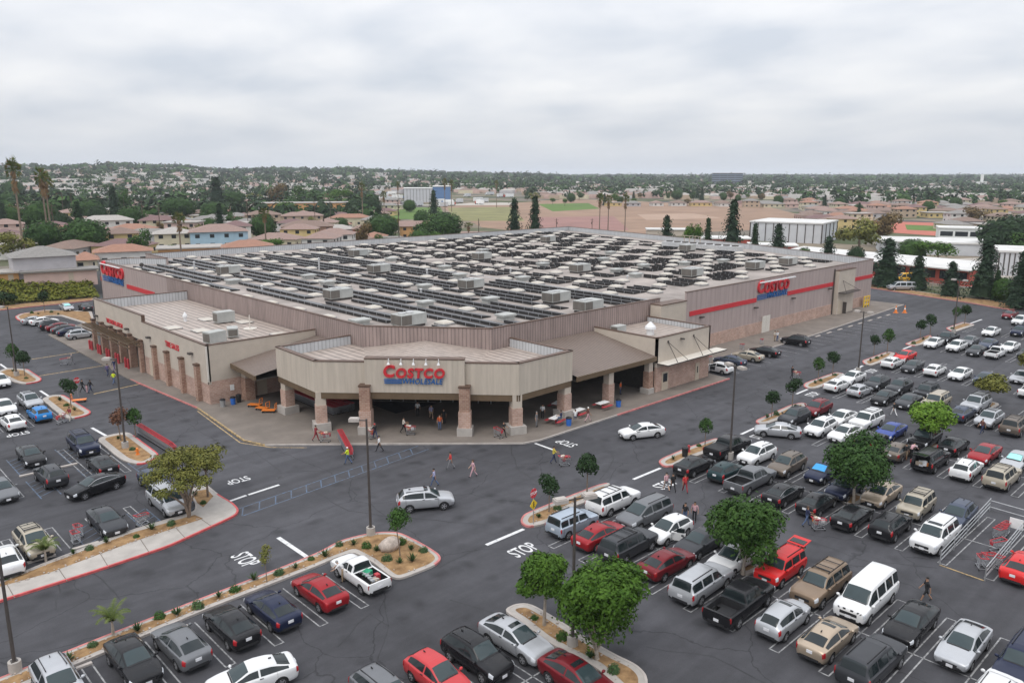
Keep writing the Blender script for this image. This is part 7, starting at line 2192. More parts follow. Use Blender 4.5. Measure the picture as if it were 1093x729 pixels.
person(579, 447, 'stand', 'white', 'black', 'tan', 'black', .4, 'person in white behind the pale clothed group under the portico', .14)
person(614, 449, 'sit', 'white', 'denim', 'tan', 'black', .8, 'person in white seated at the picnic table by the blue bin', .45)
person(599, 450, 'sit', 'navy', 'denim', 'tan', 'black', 2.2, 'person in dark blue seated at the table nearest the corner', .45)
person(662, 421, 'stand', 'orange', 'navy', 'tan', 'black', -1.2, 'person in orange behind the canopy pillar near the food court', .14)
# carts held by people
for px, py, a, lab, z in ((396, 468, 1.6, 'cart pushed by the person in a red cap', .14), (347, 471.5, -.9, 'loaded cart pushed by the person in dark red by the pillar', .14), (438, 464, -.6, 'cart full of red goods at the entrance', .14), (602, 497, -.5, 'full cart pushed by the person in yellow', 0), (873, 565.5, -.75, 'loaded cart behind the black sedan pushed by the person in blue', 0), (850, 404.3, -.4, 'cart pushed by the person in black along the side lane', 0), (69, 389.5, 2.9, 'empty cart pushed by the person in grey near the tyre bays', 0), (66, 452, -2.6, 'cart pushed past the hand cart island', 0), (532, 467, -1.6, 'dark cart under the right half of the portico', .14)):
    p = ground_point(px, py, z)
    c_ = cart(p.x, p.y, a, lab, 'carts pushed by shoppers', z)
    if 'empty' not in lab and 'dark cart' not in lab:
        rr = random.Random(int(px)); r = None; mb = MB()
        for k in range(7): mb.cbox((rr.uniform(-.3, .4), rr.uniform(-.1, .1), .62+.09*k*.7), (.28, .26, .2), (1, rr.uniform(-.6, .6), 0), None, k % 4)
        o = mb.build('groceries', [M['red_plastic'], M['white'], M['door'], M['blue_plastic'] if k % 2 else M['orange']], loc=(p.x, p.y, z), rz=a)
        tag(o, 'boxes and bags heaped in the ' + lab.replace('loaded ', '').replace('full ', '', 1) if False else 'goods heaped in the ' + ' '.join(lab.split()[:12]), 'groceries')
# pickup load in the white single cab pickup
for c in carlist:
    if c[2] == 'pickup_small' and c[5] == 'A':
        mb = MB(); rr = random.Random(2)
        mb.bar((-2.2, .3, 1.0), (-.6, .1, 1.05), .25, .06, 0)
        for k in range(5): mb.bar((-2.2+.35*k, -.1, 1.08), (-2.1+.35*k, .45, 1.08), .04, .04, 0)
        mb.cbox((-1.6, -.35, .9), (.35, .3, .4), (1, 0, 0), None, 1); mb.cbox((-.8, -.1, .95), (.5, .5, .3), (1, .3, 0), None, 2); mb.cbox((-1.9, .0, .85), (.4, .4, .25), (1, .5, 0), None, 3)
        o = mb.build('ladder_and_tools', [M['galv'], M['red_plastic'], mat('green_bag', (.03, .3, .16), .7), M['door']], loc=(c[0], c[1], .02), rz=c[4])
        tag(o, 'ladder, red can and green bag lying in the white pickup bed', 'tools')
# ------------------------------------------------------------------ the city behind
def at_d(px, d):
    x, y = polar(px, d); return Vector((x, y, ground_z(x, y)))
def dist_of(py, z=0.0): return (CAM_H - z)*FOC/(py - 185.0)
WALLS = {k: mat('house_wall_'+k.replace(' ', '_'), c, .85, var=.1, scale=.4) for k, c in {'white': (.62, .60, .57), 'pale pink': (.58, .42, .37), 'cream': (.58, .52, .38), 'tan': (.44, .34, .25), 'orange': (.58, .32, .14), 'pale blue': (.36, .50, .60), 'pale grey': (.44, .42, .43), 'yellow': (.60, .46, .22), 'brick brown': (.34, .20, .14), 'red': (.45, .08, .06)}.items()}
ROOFS = {k: ribbed('house_roof_'+k.replace(' ', '_'), c, .5, axis='V', dark=.8, wash=.2, rough=.8) for k, c in {'terracotta': (.33, .17, .115), 'brown': (.22, .15, .12), 'grey': (.24, .225, .21), 'maroon': (.18, .105, .10), 'pale': (.40, .37, .34), 'rose': (.29, .195, .165)}.items()}
RNG = random.Random(77)
def house_geo(w, d, h, flat=False, gable=False, over=.6, pitch=.2):
    wl = MB(); wl.box(-w/2, -d/2, -1.0, w/2, d/2, h)
    rf = MB(); a, b = w/2+over, d/2+over
    if flat:
        rf.box(-a, -b, h, a, b, h+.35)
    else:
        rh = b*pitch*1.6; i = max(.3, a-b) if not gable else a
        V = [(-a, -b, h-.05), (a, -b, h-.05), (a, b, h-.05), (-a, b, h-.05), (-i, 0, h+rh), (i, 0, h+rh)]
        rf.idx(V, [(0, 1, 5, 4), (1, 2, 5), (2, 3, 4, 5), (3, 0, 4), (3, 2, 1, 0)])
    return wl, rf
def window_list(w, d, h):
    out = []
    fl = 2 if h > 4.6 else 1
    for f in range(fl):
        z = 1.0 + f*2.8
        n = max(2, int(w/3.6))
        for k in range(n):
            x = -w/2 + w*(k+.5)/n
            for s in (-1, 1): out.append((x-.65, s*d/2, x+.65, z, z+1.15, s, 0))
        n = max(1, int(d/4))
        for k in range(n):
            y = -d/2 + d*(k+.5)/n
            for s in (-1, 1): out.append((y-.6, s*w/2, y+.6, z, z+1.1, s, 1))
    return out
def win_mb(mb, q, mi=0, t=.04):
    a, c, b, z0, z1, s, ax = q
    if ax == 0: mb.box(a, c-(0 if s > 0 else t), z0, b, c+(t if s > 0 else 0), z1, mi)
    else: mb.box(c-(0 if s > 0 else t), a, z0, c+(t if s > 0 else 0), b, z1, mi)
def house(loc, rz, w, d, h, wall_, roof, label, name='house', parts=True, win=True, flat=False, gable=False, group='houses in the neighbourhood', over=.6, cat='house'):
    wl, rf = house_geo(w, d, h, flat, gable, over)
    if parts:
        r = empty(name, loc, rz)
        wl.build('wall', WALLS[wall_], r); o = rf.build('roof', ROOFS[roof], r); wall_uv(o)
        for q in (window_list(w, d, h) if win else ()):
            mb = MB(); win_mb(mb, q); mb.build('window', M['window'], r)
        mb = MB(); mb.box(w*.1, -d/2-.05, 0, w*.1+1, -d/2-.002, 2.1); mb.build('door', M['door'], r)
    else:
        al = MB(); al.merge(wl, 0); al.merge(rf, 1)
        for q in window_list(w, d, h): win_mb(al, q, 2)
        r = al.build(name, [WALLS[wall_], ROOFS[roof], M['window']], loc=loc, rz=rz)
        wall_uv(r)
    tag(r, label, cat, group); return r
NEARH = []
STREET = HEAD - PI/2
def hpx(px0, px1, ytop, ybot, wall_, roof, label, depth=9, rz=0, zb=None, **k):
    """a house seen between two columns, eaves at ytop and foot at ybot"""
    pxm = (px0+px1)/2
    zb = zb if zb is not None else (3.2 if pxm < 300 else 0.0)
    d = dist_of(ybot, zb); p = at_d(pxm, d); p.z = max(p.z, zb if pxm < 300 else 0)
    m = d/FOC; w = (px1-px0)*m*.95; h = max(2.4, (ybot-ytop)*m)
    n = Vector((p.x, p.y, 0)).normalized(); p = p + n*depth/2
    NEARH.append((p.x, p.y, max(w, depth)*.5+2))
    return house(p, math.atan2(n.y, n.x)-PI/2+rz, w, depth, h, wall_, roof, label, **k)
hpx(15, 77, 272, 299, 'pale grey', 'grey', 'two storey pale grey house standing right above the ivy bank', 11, .1, win=False)
hpx(28, 100, 291, 299.5, 'pale pink', 'grey', 'long low grey roofed garage at the top of the ivy bank', 5, .04, flat=True, win=False)
hpx(-8, 18, 294, 302, 'orange', 'pale', 'low hut with pale roof at the left edge above the ivy', 6, flat=True, win=False)
hpx(80, 103, 276, 288, 'cream', 'terracotta', 'small cream house with terracotta roof beside the two storey grey house', 9)
hpx(103, 161, 267, 282, 'white', 'terracotta', 'white house with wide terracotta roof just behind the store wall sign', 9)
hpx(111, 148, 248, 266, 'yellow', 'brown', 'two storey yellow house with brown roof beside the big round ficus', 10)
hpx(166, 206, 248, 266, 'cream', 'pale', 'cream two storey house with open balcony behind the fan palm', 10)
hpx(170, 236, 264, 275, 'orange', 'pale', 'low orange house with flat pale roof next to the store parapet', 10, flat=True)
hpx(203, 264, 246, 265, 'pale blue', 'rose', 'sky blue two storey house with rose roof', 12, .05)
hpx(238, 291, 262, 275, 'white', 'terracotta', 'white bungalow with terracotta roof right of the sky blue house', 9)
hpx(150, 192, 234, 247, 'cream', 'maroon', 'cream house with maroon roof behind the balcony house', 10)
hpx(205, 240, 233, 241, 'tan', 'grey', 'tan house with grey roof behind the sky blue one', 9)
hpx(88, 141, 234, 249, 'white', 'pale', 'long white house with pale roof between two ficus trees', 10)
hpx(-10, 24, 238, 252, 'pale pink', 'rose', 'salmon pink house with rose roof at the left edge', 10)
hpx(41, 80, 233, 246, 'tan', 'rose', 'tan house with rose roof between the clipped ficus crowns', 10)
hpx(238, 268, 240, 256, 'white', 'maroon', 'white house with maroon roof above the terracotta bungalow', 10)
hpx(300, 356, 243, 258, 'brick brown', 'brown', 'brick brown two storey apartment house with brown roof', 12, zb=0)
hpx(345, 378, 243, 254, 'white', 'pale', 'white garage house with pale roof right of the brick apartment', 9)
hpx(376, 394, 243, 255, 'red', 'rose', 'bright red walled house beside the clipped ficus', 8)
hpx(346, 397, 258, 264, 'pale pink', 'brown', 'low pink garage row with brown roof behind the parapet', 7)
hpx(280, 373, 216, 229, 'orange', 'pale', 'long orange brown commercial block with pale flat roof', 20, flat=True, cat='building', name='commercial_block')
hpx(352, 396, 231, 240, 'cream', 'terracotta', 'long cream house with terracotta roof before the dark round trees', 10)
hpx(426, 459, 240, 254, 'orange', 'rose', 'orange gabled house between two clipped ficus trees', 11, gable=True)
hpx(396, 440, 256, 263, 'tan', 'grey', 'low tan house with broad grey roof at the back parapet', 8)
hpx(492, 546, 248, 258, 'pale pink', 'rose', 'low pink block with rose roof left of the twin conifers', 9, flat=True)
hpx(262, 300, 228, 240, 'tan', 'brown', 'tan house with brown roof under the browning palm', 10)
hpx(300, 345, 229, 240, 'tan', 'rose', 'tan house with rose roof behind the brick apartment', 10)
# industrial block, fields and school
def block(px0, px1, ytop, ybot, wm, rm, label, depth=20, rz=0, name='building', bands=None, z=0):
    pxm = (px0+px1)/2; d = dist_of(ybot, z); p = at_d(pxm, d); m = d/FOC; w = (px1-px0)*m*.97; h = (ybot-ytop)*m
    n = Vector((p.x, p.y, 0)).normalized(); p = p + n*depth/2; r = empty(name, p, math.atan2(n.y, n.x)-PI/2+rz)
    NEARH.append((p.x, p.y, max(w, depth)*.55+2))
    mb = MB(); mb.box(-w/2, -depth/2, -.5, w/2, depth/2, h); wall_uv(mb.build('wall', wm, r))
    mb = MB(); mb.box(-w/2-.4, -depth/2-.4, h, w/2+.4, depth/2+.4, h+.5); mb.build('roof', rm, r)
    if bands == 'ribs':
        mb = MB(); nrb = 9
        for k in range(nrb+1):
            x = -w/2+w*k/nrb; mb.box(x-.14, -depth/2-.2, 0, x+.14, -depth/2-.003, h-.2)
        for k in range(5):
            y = -depth/2+depth*k/4; mb.box(w/2+.003, y-.25, 0, w/2+.25, y+.25, h-.2); mb.box(-w/2-.25, y-.25, 0, -w/2-.003, y+.25, h-.2)
        mb.build('wall_ribs', M['dkmetal'], r)
    if bands in ('windows', 'tower'):
        nf = max(1, int(h/3.6)) if bands == 'tower' else 1
        for f in range(nf):
            z0 = (h/nf)*f + h/nf*.3; z1 = z0 + h/nf*.45
            for k in range(max(3, int(w/(5 if bands == 'windows' else 12)))):
                nn_ = max(3, int(w/(5 if bands == 'windows' else 12))); a = -w/2+w*k/nn_
                mb = MB(); mb.box(a+.4, -depth/2-.08, z0, a+w/nn_-.4, -depth/2-.003, z1); mb.build('window', M['window'], r)
    tag(r, label, 'building'); return r
WR = M['white']; RD = mat('school_red_wall', (.42, .085, .06), .8, var=.1, scale=.4); WRf = mat('white_membrane_roof', (.62, .61, .59), .7, var=.12, scale=.2); BLU = mat('blue_cladding', (.10, .19, .36), .6, var=.12, scale=.3)
PW = mat('pale_wall', (.55, .56, .58), .8, var=.08, scale=.3)
block(431, 462, 201, 215, PW, WRf, 'tall pale warehouse beside the blue clad one beyond the green field', 40, bands='ribs')
block(462, 481, 199, 215, BLU, WRf, 'blue clad warehouse beyond the green field', 40)
block(809, 886, 237, 257, PW, WRf, 'big white school gymnasium with dark vertical ribs', 26, -.25, bands='ribs', name='gymnasium')
block(1004, 1062, 243, 254, WR, WRf, 'white school block with a band of dark windows near the running track', 14, .12, bands='windows')
block(940, 1052, 258, 270, PW, WRf, 'low white school hall with broad white roof', 22, .12)
block(1066, 1110, 268, 293, PW, WRf, 'white ribbed hall at the right edge behind dark conifers', 18, .1, bands='ribs')
block(760, 792, 185, 199, mat('office_cladding', (.17, .21, .27), .6), WRf, 'blue glass office block standing alone on the far plain', 40, bands='tower')
block(1046, 1049, 186.5, 200, WR, WR, 'slim white tower on the far right plain', 5)
block(1040, 1052, 194, 200, WR, WRf, 'white hall at the foot of the slim tower', 30)
block(735, 800, 253.5, 259, RD, WRf, 'low red and white school wing behind the store back wall', 12, .1)
block(800, 850, 261, 267, RD, WRf, 'low red classroom wing left of the olive trees', 10, .1)
block(690, 735, 244, 250, M['stucco'], WRf, 'low beige school shed beyond the back parapet', 8, .1)
# long classroom wing with white roof and red walls running along the east fence
a, b = ground_point(842, 283), ground_point(1041, 305)
r = empty('classroom_wing', (a+b)/2, math.atan2((b-a).y, (b-a).x)); Ln = (b-a).length
NEARH.append(((a.x+b.x)/2, (a.y+b.y)/2, 12)); NEARH.append((a.x*.75+b.x*.25, a.y*.75+b.y*.25, 12)); NEARH.append((a.x*.25+b.x*.75, a.y*.25+b.y*.75, 12))
mb = MB(); mb.box(-Ln/2, -3.5, 0, Ln/2, 6.5, 3.9); mb.build('wall', RD, r)
mb = MB(); V = [(-Ln/2-1, -5.5, 3.9), (Ln/2+1, -5.5, 3.9), (Ln/2+1, 8, 4.9), (-Ln/2-1, 8, 4.9)]; mb.idx(V + [(x, y, z+.3) for x, y, z in V], [(3, 2, 1, 0), (4, 5, 6, 7), (0, 1, 5, 4), (1, 2, 6, 5), (2, 3, 7, 6), (3, 0, 4, 7)]); mb.build('roof', WRf, r)
for k in range(14):
    x = -Ln/2 + Ln*(k+.5)/14; mb = MB(); mb.box(x-1.4, -3.56, 1.3, x+1.4, -3.504, 3.3); mb.build('window', M['window'], r)
tag(r, 'long school wing with white roof and red walls along the east fence', 'building')
# ground patches
def patch_px(pts, name, m, z=.02):
    mb = MB(); mb.face([(*gp(*q), z) for q in pts]); o = mb.build(name, m)
    if o.data.polygons[0].normal.z < 0: o.data.flip_normals()
    tag(o, kind='structure')
TURF = mat('turf', (.085, .15, .025), .95, var=.2, scale=.05); DRY = mat('dry_field', (.27, .175, .12), .95, var=.22, scale=.035, detail=9); COURT = mat('red_court', (.27, .145, .125), .9, var=.15, scale=.05); TRK = mat('running_track', (.42, .13, .09), .9, var=.12, scale=.1); DG = mat('dry_grass', (.20, .19, .08), .95, var=.25, scale=.05); PALE = mat('pale_yard', (.42, .38, .34), .95, var=.2, scale=.06)
patch_px([(470, 221), (600, 212.5), (815, 220), (865, 232), (800, 246), (690, 250), (600, 252), (515, 243)], 'dirt_field', DRY, .02)
patch_px([(398, 221.5), (470, 221.5), (478, 235), (398, 233.5)], 'green_field', TURF, .024)
patch_px([(478, 222), (545, 221), (560, 236), (484, 236)], 'dry_grass_field', DG, .024)
patch_px([(574, 218), (628, 217), (640, 223), (590, 226)], 'green_field', TURF, .026)
patch_px([(565, 232), (655, 231), (672, 246), (572, 247)], 'red_court', COURT, .026)
patch_px([(680, 229), (740, 228), (770, 233), (690, 235)], 'pale_infield', mat('infield', (.36, .25, .185), .95, var=.1, scale=.1), .028)
patch_px([(395, 206), (540, 205), (548, 219), (396, 220)], 'truck_yard', PALE, .026)
patch_px([(925, 236), (1004, 238), (1000, 252), (930, 247)], 'running_track', TRK, .024)
patch_px([(966, 240), (1002, 241.5), (1000, 247), (968, 245.5)], 'green_field', TURF, .03)
patch_px([(930, 296), (1060, 310), (1110, 312), (1110, 280), (1050, 275), (935, 280)], 'school_yard', PALE, .022)
# parked trucks in the yard and by the school
i_ = 0
for k in range(34):
    px, d = RNG.uniform(400, 545), RNG.uniform(640, 1000); p = at_d(px, d); s = RNG.uniform(1, 1.8)
    mb = MB(); mb.box(-4*s, -1.3, .6, 2.2*s, 1.3, 3.9, 0); mb.box(2.3*s, -1.2, .5, 3.6*s, 1.2, 2.7, 1); mb.box(3.0*s, -1.1, 1.6, 3.62*s, 1.1, 2.5, 2)
    for x in (-3*s, -1.8*s, 2.9*s): mb.tube((x, -1.3, .5), (x, 1.3, .5), .5, .5, 8, 2)
    o = mb.build('box_truck', [WR if k % 3 else PW, [WR, BLU, RD][k % 3], M['tyre']], loc=p, rz=RNG.uniform(0, PI))
    tag(o, 'white box truck in the yard beyond the green field', 'truck', 'box trucks in the far yard')
for px, py, c, lab in ((968, 301, 'schoolbus', 'yellow school bus behind the east fence conifers'), (1036, 301, 'white', 'white van parked by the red school wing'), (962, 308.5, 'silver', 'silver van by the fence below the school bus')):
    p = ground_point(px, py-3, 1); o = car_proto('van', True, frozenset()); o = o if o.name in FRESH and not FRESH.discard(o.name) else dup(o); o.name = 'van'; o.location = (p.x, p.y, 0); o.rotation_euler = (0, 0, 2.4); o.scale = (1.1, 1.05, 1.25 if c == 'schoolbus' else 1)
    recolour(o, 0, paint('schoolbus', (.75, .40, .02), 0) if c == 'schoolbus' else PAINT[c]); tag(o, lab, 'van')

# ---- background trees
def bg_crown(seed, kind):
    rr = random.Random(seed); mb = MB()
    if kind == 'round':
        mb.ball((0, 0, .95), .84, 12, 8, 0, (1, 1, .86))
        for _ in range(2000):
            d = Vector((rr.gauss(0, 1), rr.gauss(0, 1), rr.gauss(0, 1))).normalized(); q = rr.uniform(.84, 1.04)*(1+.08*math.sin(d.x*7+seed)*math.cos(d.z*6+d.y*5))
            leaf(mb, (d.x*q, d.y*q, .95+d.z*.85*q), d+Vector((rr.gauss(0, .35), rr.gauss(0, .35), .25)), .075, rr, 0, .7)
        mb.tube((0, 0, -.3), (0, 0, .6), .07, .05, 6, 1)
    elif kind == 'loose':
        for (cx, cy, cz, r) in [(0, 0, 1.1, .6)]+[(rr.uniform(-.6, .6), rr.uniform(-.6, .6), rr.uniform(.7, 1.6), rr.uniform(.3, .5)) for _ in range(7)]:
            for _ in range(190):
                d = Vector((rr.gauss(0, 1), rr.gauss(0, 1), rr.gauss(0, 1))).normalized(); q = r*rr.uniform(.45, 1.08)
                leaf(mb, (cx+d.x*q, cy+d.y*q, cz+d.z*q*.8), d+Vector((rr.gauss(0, .5), rr.gauss(0, .5), .3)), .075, rr, 0, .65)
        mb.path([(0, 0, -.3), (0, 0, .5), (.1, .05, 1.2)], [.07, .05, .02], 6, 1)
    elif kind == 'conifer':
        # tiers of short drooping boughs, ragged outline, unit height 2
        for t in range(17):
            z = .16+1.8*t/17; R0 = .44*(1-t/17)**.8+.03
            for k in range(16):
                a = rr.uniform(0, 2*PI); R1 = R0*rr.uniform(.6, 1.2)
                for j in range(8):
                    q = R1*(j+.8)/8
                    leaf(mb, (q*math.cos(a)+rr.gauss(0, .03), q*math.sin(a)+rr.gauss(0, .03), z-.16*q+rr.gauss(0, .04)), (math.cos(a), math.sin(a), .7+rr.gauss(0, .4)), .046, rr, 0, .6)
        mb.tube((0, 0, .1), (0, 0, 1.7), .27, .02, 9, 0); mb.tube((0, 0, -.2), (0, 0, .3), .035, .03, 6, 1)
    return mb
BG = {}
for kind, lf in (('round', 'ficus'), ('round2', 'dark'), ('round3', 'mid'), ('loose', 'mid'), ('loose2', 'olive'), ('loose3', 'brown'), ('loose4', 'bright'), ('conifer', 'pine'), ('conifer2', 'dark')):
    mbk = bg_crown(sum(map(ord, kind)), kind.rstrip('0123456789')); BG[kind] = mbk.mesh('tree', [LF[lf], M['bark']])
BW = {'round': 'round dark green', 'round2': 'round blackish green', 'round3': 'round mid green', 'loose': 'loose mid green', 'loose2': 'loose olive', 'loose3': 'browning', 'loose4': 'light green', 'conifer': 'dark conifer', 'conifer2': 'slim conifer'}
NEART = []
def bgtree(kind, loc, w, h, label, group='trees among the houses', cat='tree', nm=None):
    base = {'r': 1.8, 'l': 1.9, 'c': 2.0}[kind[0]]; ww = {'r': 2.0, 'l': 1.9, 'c': .66}[kind[0]]
    o = put(bpy.data.objects.new(nm or ('conifer_tree' if kind[0] == 'c' else 'tree'), BG[kind])); o.location = loc; o.scale = (w/ww, w/ww, h/base); o.rotation_euler = (0, 0, RNG.uniform(0, 6.28))
    NEART.append((loc[0], loc[1], w/2)); tag(o, label, cat, group); return o
def tpx(kind, px, ytop, wpx, d, label, z=None, **k):
    p = at_d(px, d); 
    if z is not None: p.z = z
    top = CAM_H - (ytop-185)*d/FOC
    return bgtree(kind, p, wpx*d/FOC, top-p.z, label, **k)
CN = 'conifers behind the store'
for (k, px, yt, w, d, lab) in (
 ('conifer', 549, 209, 21, 262, 'left one of two tall dark conifers behind the back parapet'), ('conifer', 571, 207, 20, 262, 'right one of two tall dark conifers behind the back parapet'),
 ('conifer', 711, 227, 22, 238, 'broad conifer behind the middle of the back parapet'), ('loose4', 737, 236, 20, 245, 'light green bush between the broad conifer and the slim one'), ('conifer2', 755, 229, 14, 236, 'slim thin conifer behind the cooling plant'),
 ('conifer', 781, 210, 26, 232, 'tallest dark conifer behind the back parapet'), ('conifer2', 805, 235, 13, 232, 'small slim conifer right of the tallest one'), ('conifer', 830, 236, 24, 228, 'dark conifer before the ribbed gymnasium'),
 ('round3', 859, 262, 16, 225, 'small round tree beside the store corner parapet'), ('conifer', 884, 249, 22, 218, 'dark conifer right above the store corner'), ('round2', 914, 261, 20, 218, 'dark bushy tree beneath the olive and brown trees'),
 ('loose2', 918, 230, 48, 272, 'big olive tree beside the gymnasium'), ('loose3', 942, 223, 44, 300, 'big browning tree behind the olive one'), ('loose4', 1003, 255, 42, 238, 'light green spreading tree before the white school hall'), ('round3', 975, 253, 30, 246, 'mid green tree left of the light green spreading one'),
 ('round2', 1078, 228, 62, 262, 'huge dark tree mass at the right edge behind the school'), ('loose', 1100, 245, 40, 250, 'olive toned tree right of the huge dark mass'), ('loose3', 1042, 218, 30, 420, 'browning tree behind the window band block')):
    tpx(k, px, yt, w, d, lab, group=CN if k[0] == 'c' else 'trees round the school')
for (k, px, yt, yb, w, lab) in (('conifer', 948, 251, 306, 36, 'full dark conifer at the store end of the east fence'), ('conifer', 981, 270, 309, 26, 'bushy conifer by the east fence beside the school bus'), ('conifer', 1017, 276, 316, 24, 'conifer by the east fence before the red wing end'), ('conifer', 1052, 249, 319, 32, 'tallest columnar conifer on the east fence'), ('round3', 1076, 294, 323, 26, 'light green round tree by the fence under dark conifers'), ('conifer', 1091, 264, 329, 30, 'dark conifer at the right edge of the fence'), ('conifer', 1108, 245, 331, 34, 'dark conifer cut by the right edge of the picture'), ('conifer2', 1066, 285, 321, 14, 'small dark conifer between the columnar one and the round tree')):
    q_ = ground_point(px, yb); d = q_.x*FX+q_.y*FY; tpx(k, px, yt, w, d, lab, group='trees along the east fence')
FC = 'clipped ficus trees among the houses'
for (k, px, yt, yb, w, lab) in (('round', 92, 232, 269, 46, 'largest clipped ficus behind the two storey grey house'), ('round', 48, 234, 267, 40, 'clipped ficus left of the largest one'), ('loose2', 14, 243, 276, 40, 'dull olive tree at the left edge above the ivy'), ('round', 44, 213, 246, 38, 'clipped ficus behind the two nearest ones'), ('round', 95, 212, 238, 34, 'clipped ficus with a light green patch'), ('loose', 152, 241, 276, 28, 'leafy loquat tree between the yellow and orange houses'),
  ('round', 14, 204, 226, 30, 'clipped ficus at the left edge farther back'), ('round', 139, 219, 246, 26, 'clipped ficus right of the slim conifer'), ('round', 191, 209, 231, 36, 'clipped ficus in the middle of the houses'), ('round', 229, 214, 233, 28, 'clipped ficus right of the middle one'), ('round', 247, 203, 220, 28, 'clipped ficus below the tall dark pine'), ('round', 15, 192, 212, 20, 'clipped ficus left of the tall fan palms'),
  ('conifer', 123, 197, 238, 16, 'slim dark conifer between ficus crowns'), ('loose', 133, 200, 230, 22, 'dark spreading tree beside the slim conifer'), ('conifer', 232, 188, 222, 24, 'tall dark pine behind the houses'), ('round2', 380, 212, 233, 20, 'left one of the paired dark round trees by the terracotta house'), ('round2', 396, 209, 233, 24, 'right one of the paired dark round trees by the terracotta house'),
  ('round', 408, 227, 255, 34, 'clipped ficus beside the bright red house'), ('round', 475, 225, 254, 36, 'clipped ficus right of the orange gabled house'), ('conifer', 463, 201, 240, 15, 'columnar dark conifer before the blue warehouse'), ('loose4', 463, 245, 261, 22, 'light green bush before the right ficus'), ('round3', 437, 212, 225, 14, 'small round tree on the edge of the green field'),
  ('loose4', 305, 214, 233, 32, 'light green hedge tree before the orange brown block'), ('loose4', 285, 253, 270, 34, 'yellow green bushes behind the back parapet, left'), ('loose', 320, 251, 268, 30, 'green bushes behind the back parapet, right'), ('loose3', 296, 193, 222, 26, 'browning tree behind the commercial block'), ('loose', 330, 196, 222, 34, 'grey green tree behind the commercial block'), ('loose4', 362, 200, 222, 24, 'green tree right of the commercial block'), ('loose', 190, 258, 272, 24, 'dark shrubbery beside the sky blue house')):
    zb = 3.2 if px < 290 else 0.0
    tpx(k, px, yt, w, dist_of(yb, zb), lab, z=zb, group=FC if k == 'round' else 'trees among the houses')
# fan palms
def palm_mesh(seed):
    rr = random.Random(seed); mb = MB()
    mb.path([(0, 0, -.5), (.1, 0, 5), (.05, .1, 10)], [.32, .24, .2], 7, 2)
    for k in range(44):
        a = rr.uniform(0, 2*PI); e = rr.uniform(-.35, 1.3); l = rr.uniform(1.5, 2.2)
        d = Vector((math.cos(a)*math.cos(e), math.sin(a)*math.cos(e), math.sin(e))); c = Vector((0, 0, 10)) + d*l*.55
        side = Vector((-math.sin(a), math.cos(a), 0))
        for j in range(7):
            t = (j-3)/3; tip = c + (d*1.0 + side*t*.9).normalized()*l*.62 - Vector((0, 0, .25*abs(t)+.12*l))
            mb.face([c - side*.02, tip, c + (d+side*t*.7)*.35 + side*.09], 0 if rr.random() < .8 else 1)
        mb.bar((0, 0, 10), c, .05, .04, 0)
    for k in range(60):
        a = rr.uniform(0, 2*PI); z = rr.uniform(7.6, 9.8); q = rr.uniform(.3, .8)
        leaf(mb, (q*math.cos(a), q*math.sin(a), z), (math.cos(a), math.sin(a), .1), .5, rr, 1, .35)
    return mb.mesh('palm', [LF['palm'], LF['deadfrond'], M['bark']])
PALM = [palm_mesh(k) for k in range(3)]
for i, (px, yt, yb_d, lab) in enumerate(((24, 170, 235, 'tall fan palm at the far left, left of its neighbours'), (52, 179, 245, 'tall fan palm with brown skirt right of the leftmost one'), (56, 183, 252, 'slightly shorter fan palm touching its taller neighbour'), (194, 226, 205, 'stout fan palm with shaggy brown skirt behind the low orange house'), (284, 221, 245, 'browning fan palm beside the brick apartment house'), (410, 203, 430, 'fan palm before the white warehouse yard'), (387, 194, 420, 'fan palm above the paired dark trees'), (425, 193, 600, 'fan palm left of the pale warehouse'), (475, 190, 560, 'brownish fan palm above the blue warehouse'), (482, 192, 570, 'second fan palm above the blue warehouse'), (640, 205, 345, 'leftmost of three fan palms on the dirt field'), (649, 207, 350, 'middle one of three fan palms on the dirt field'), (667, 206, 348, 'rightmost of three fan palms on the dirt field'), (500, 236, 290, 'low palm near the pink block'), (530, 192, 640, 'fan palm beyond the truck yard'))):
    p = at_d(px, yb_d); top = CAM_H-(yt-185)*yb_d/FOC; s = (top-p.z)/11.5
    o = put(bpy.data.objects.new('fan_palm', PALM[i % 3])); o.location = p; o.scale = (max(.85, s*.45)*1.05, max(.85, s*.45)*1.05, s); o.rotation_euler = (0, 0, i); tag(o, lab, 'palm', 'fan palms beyond the store')
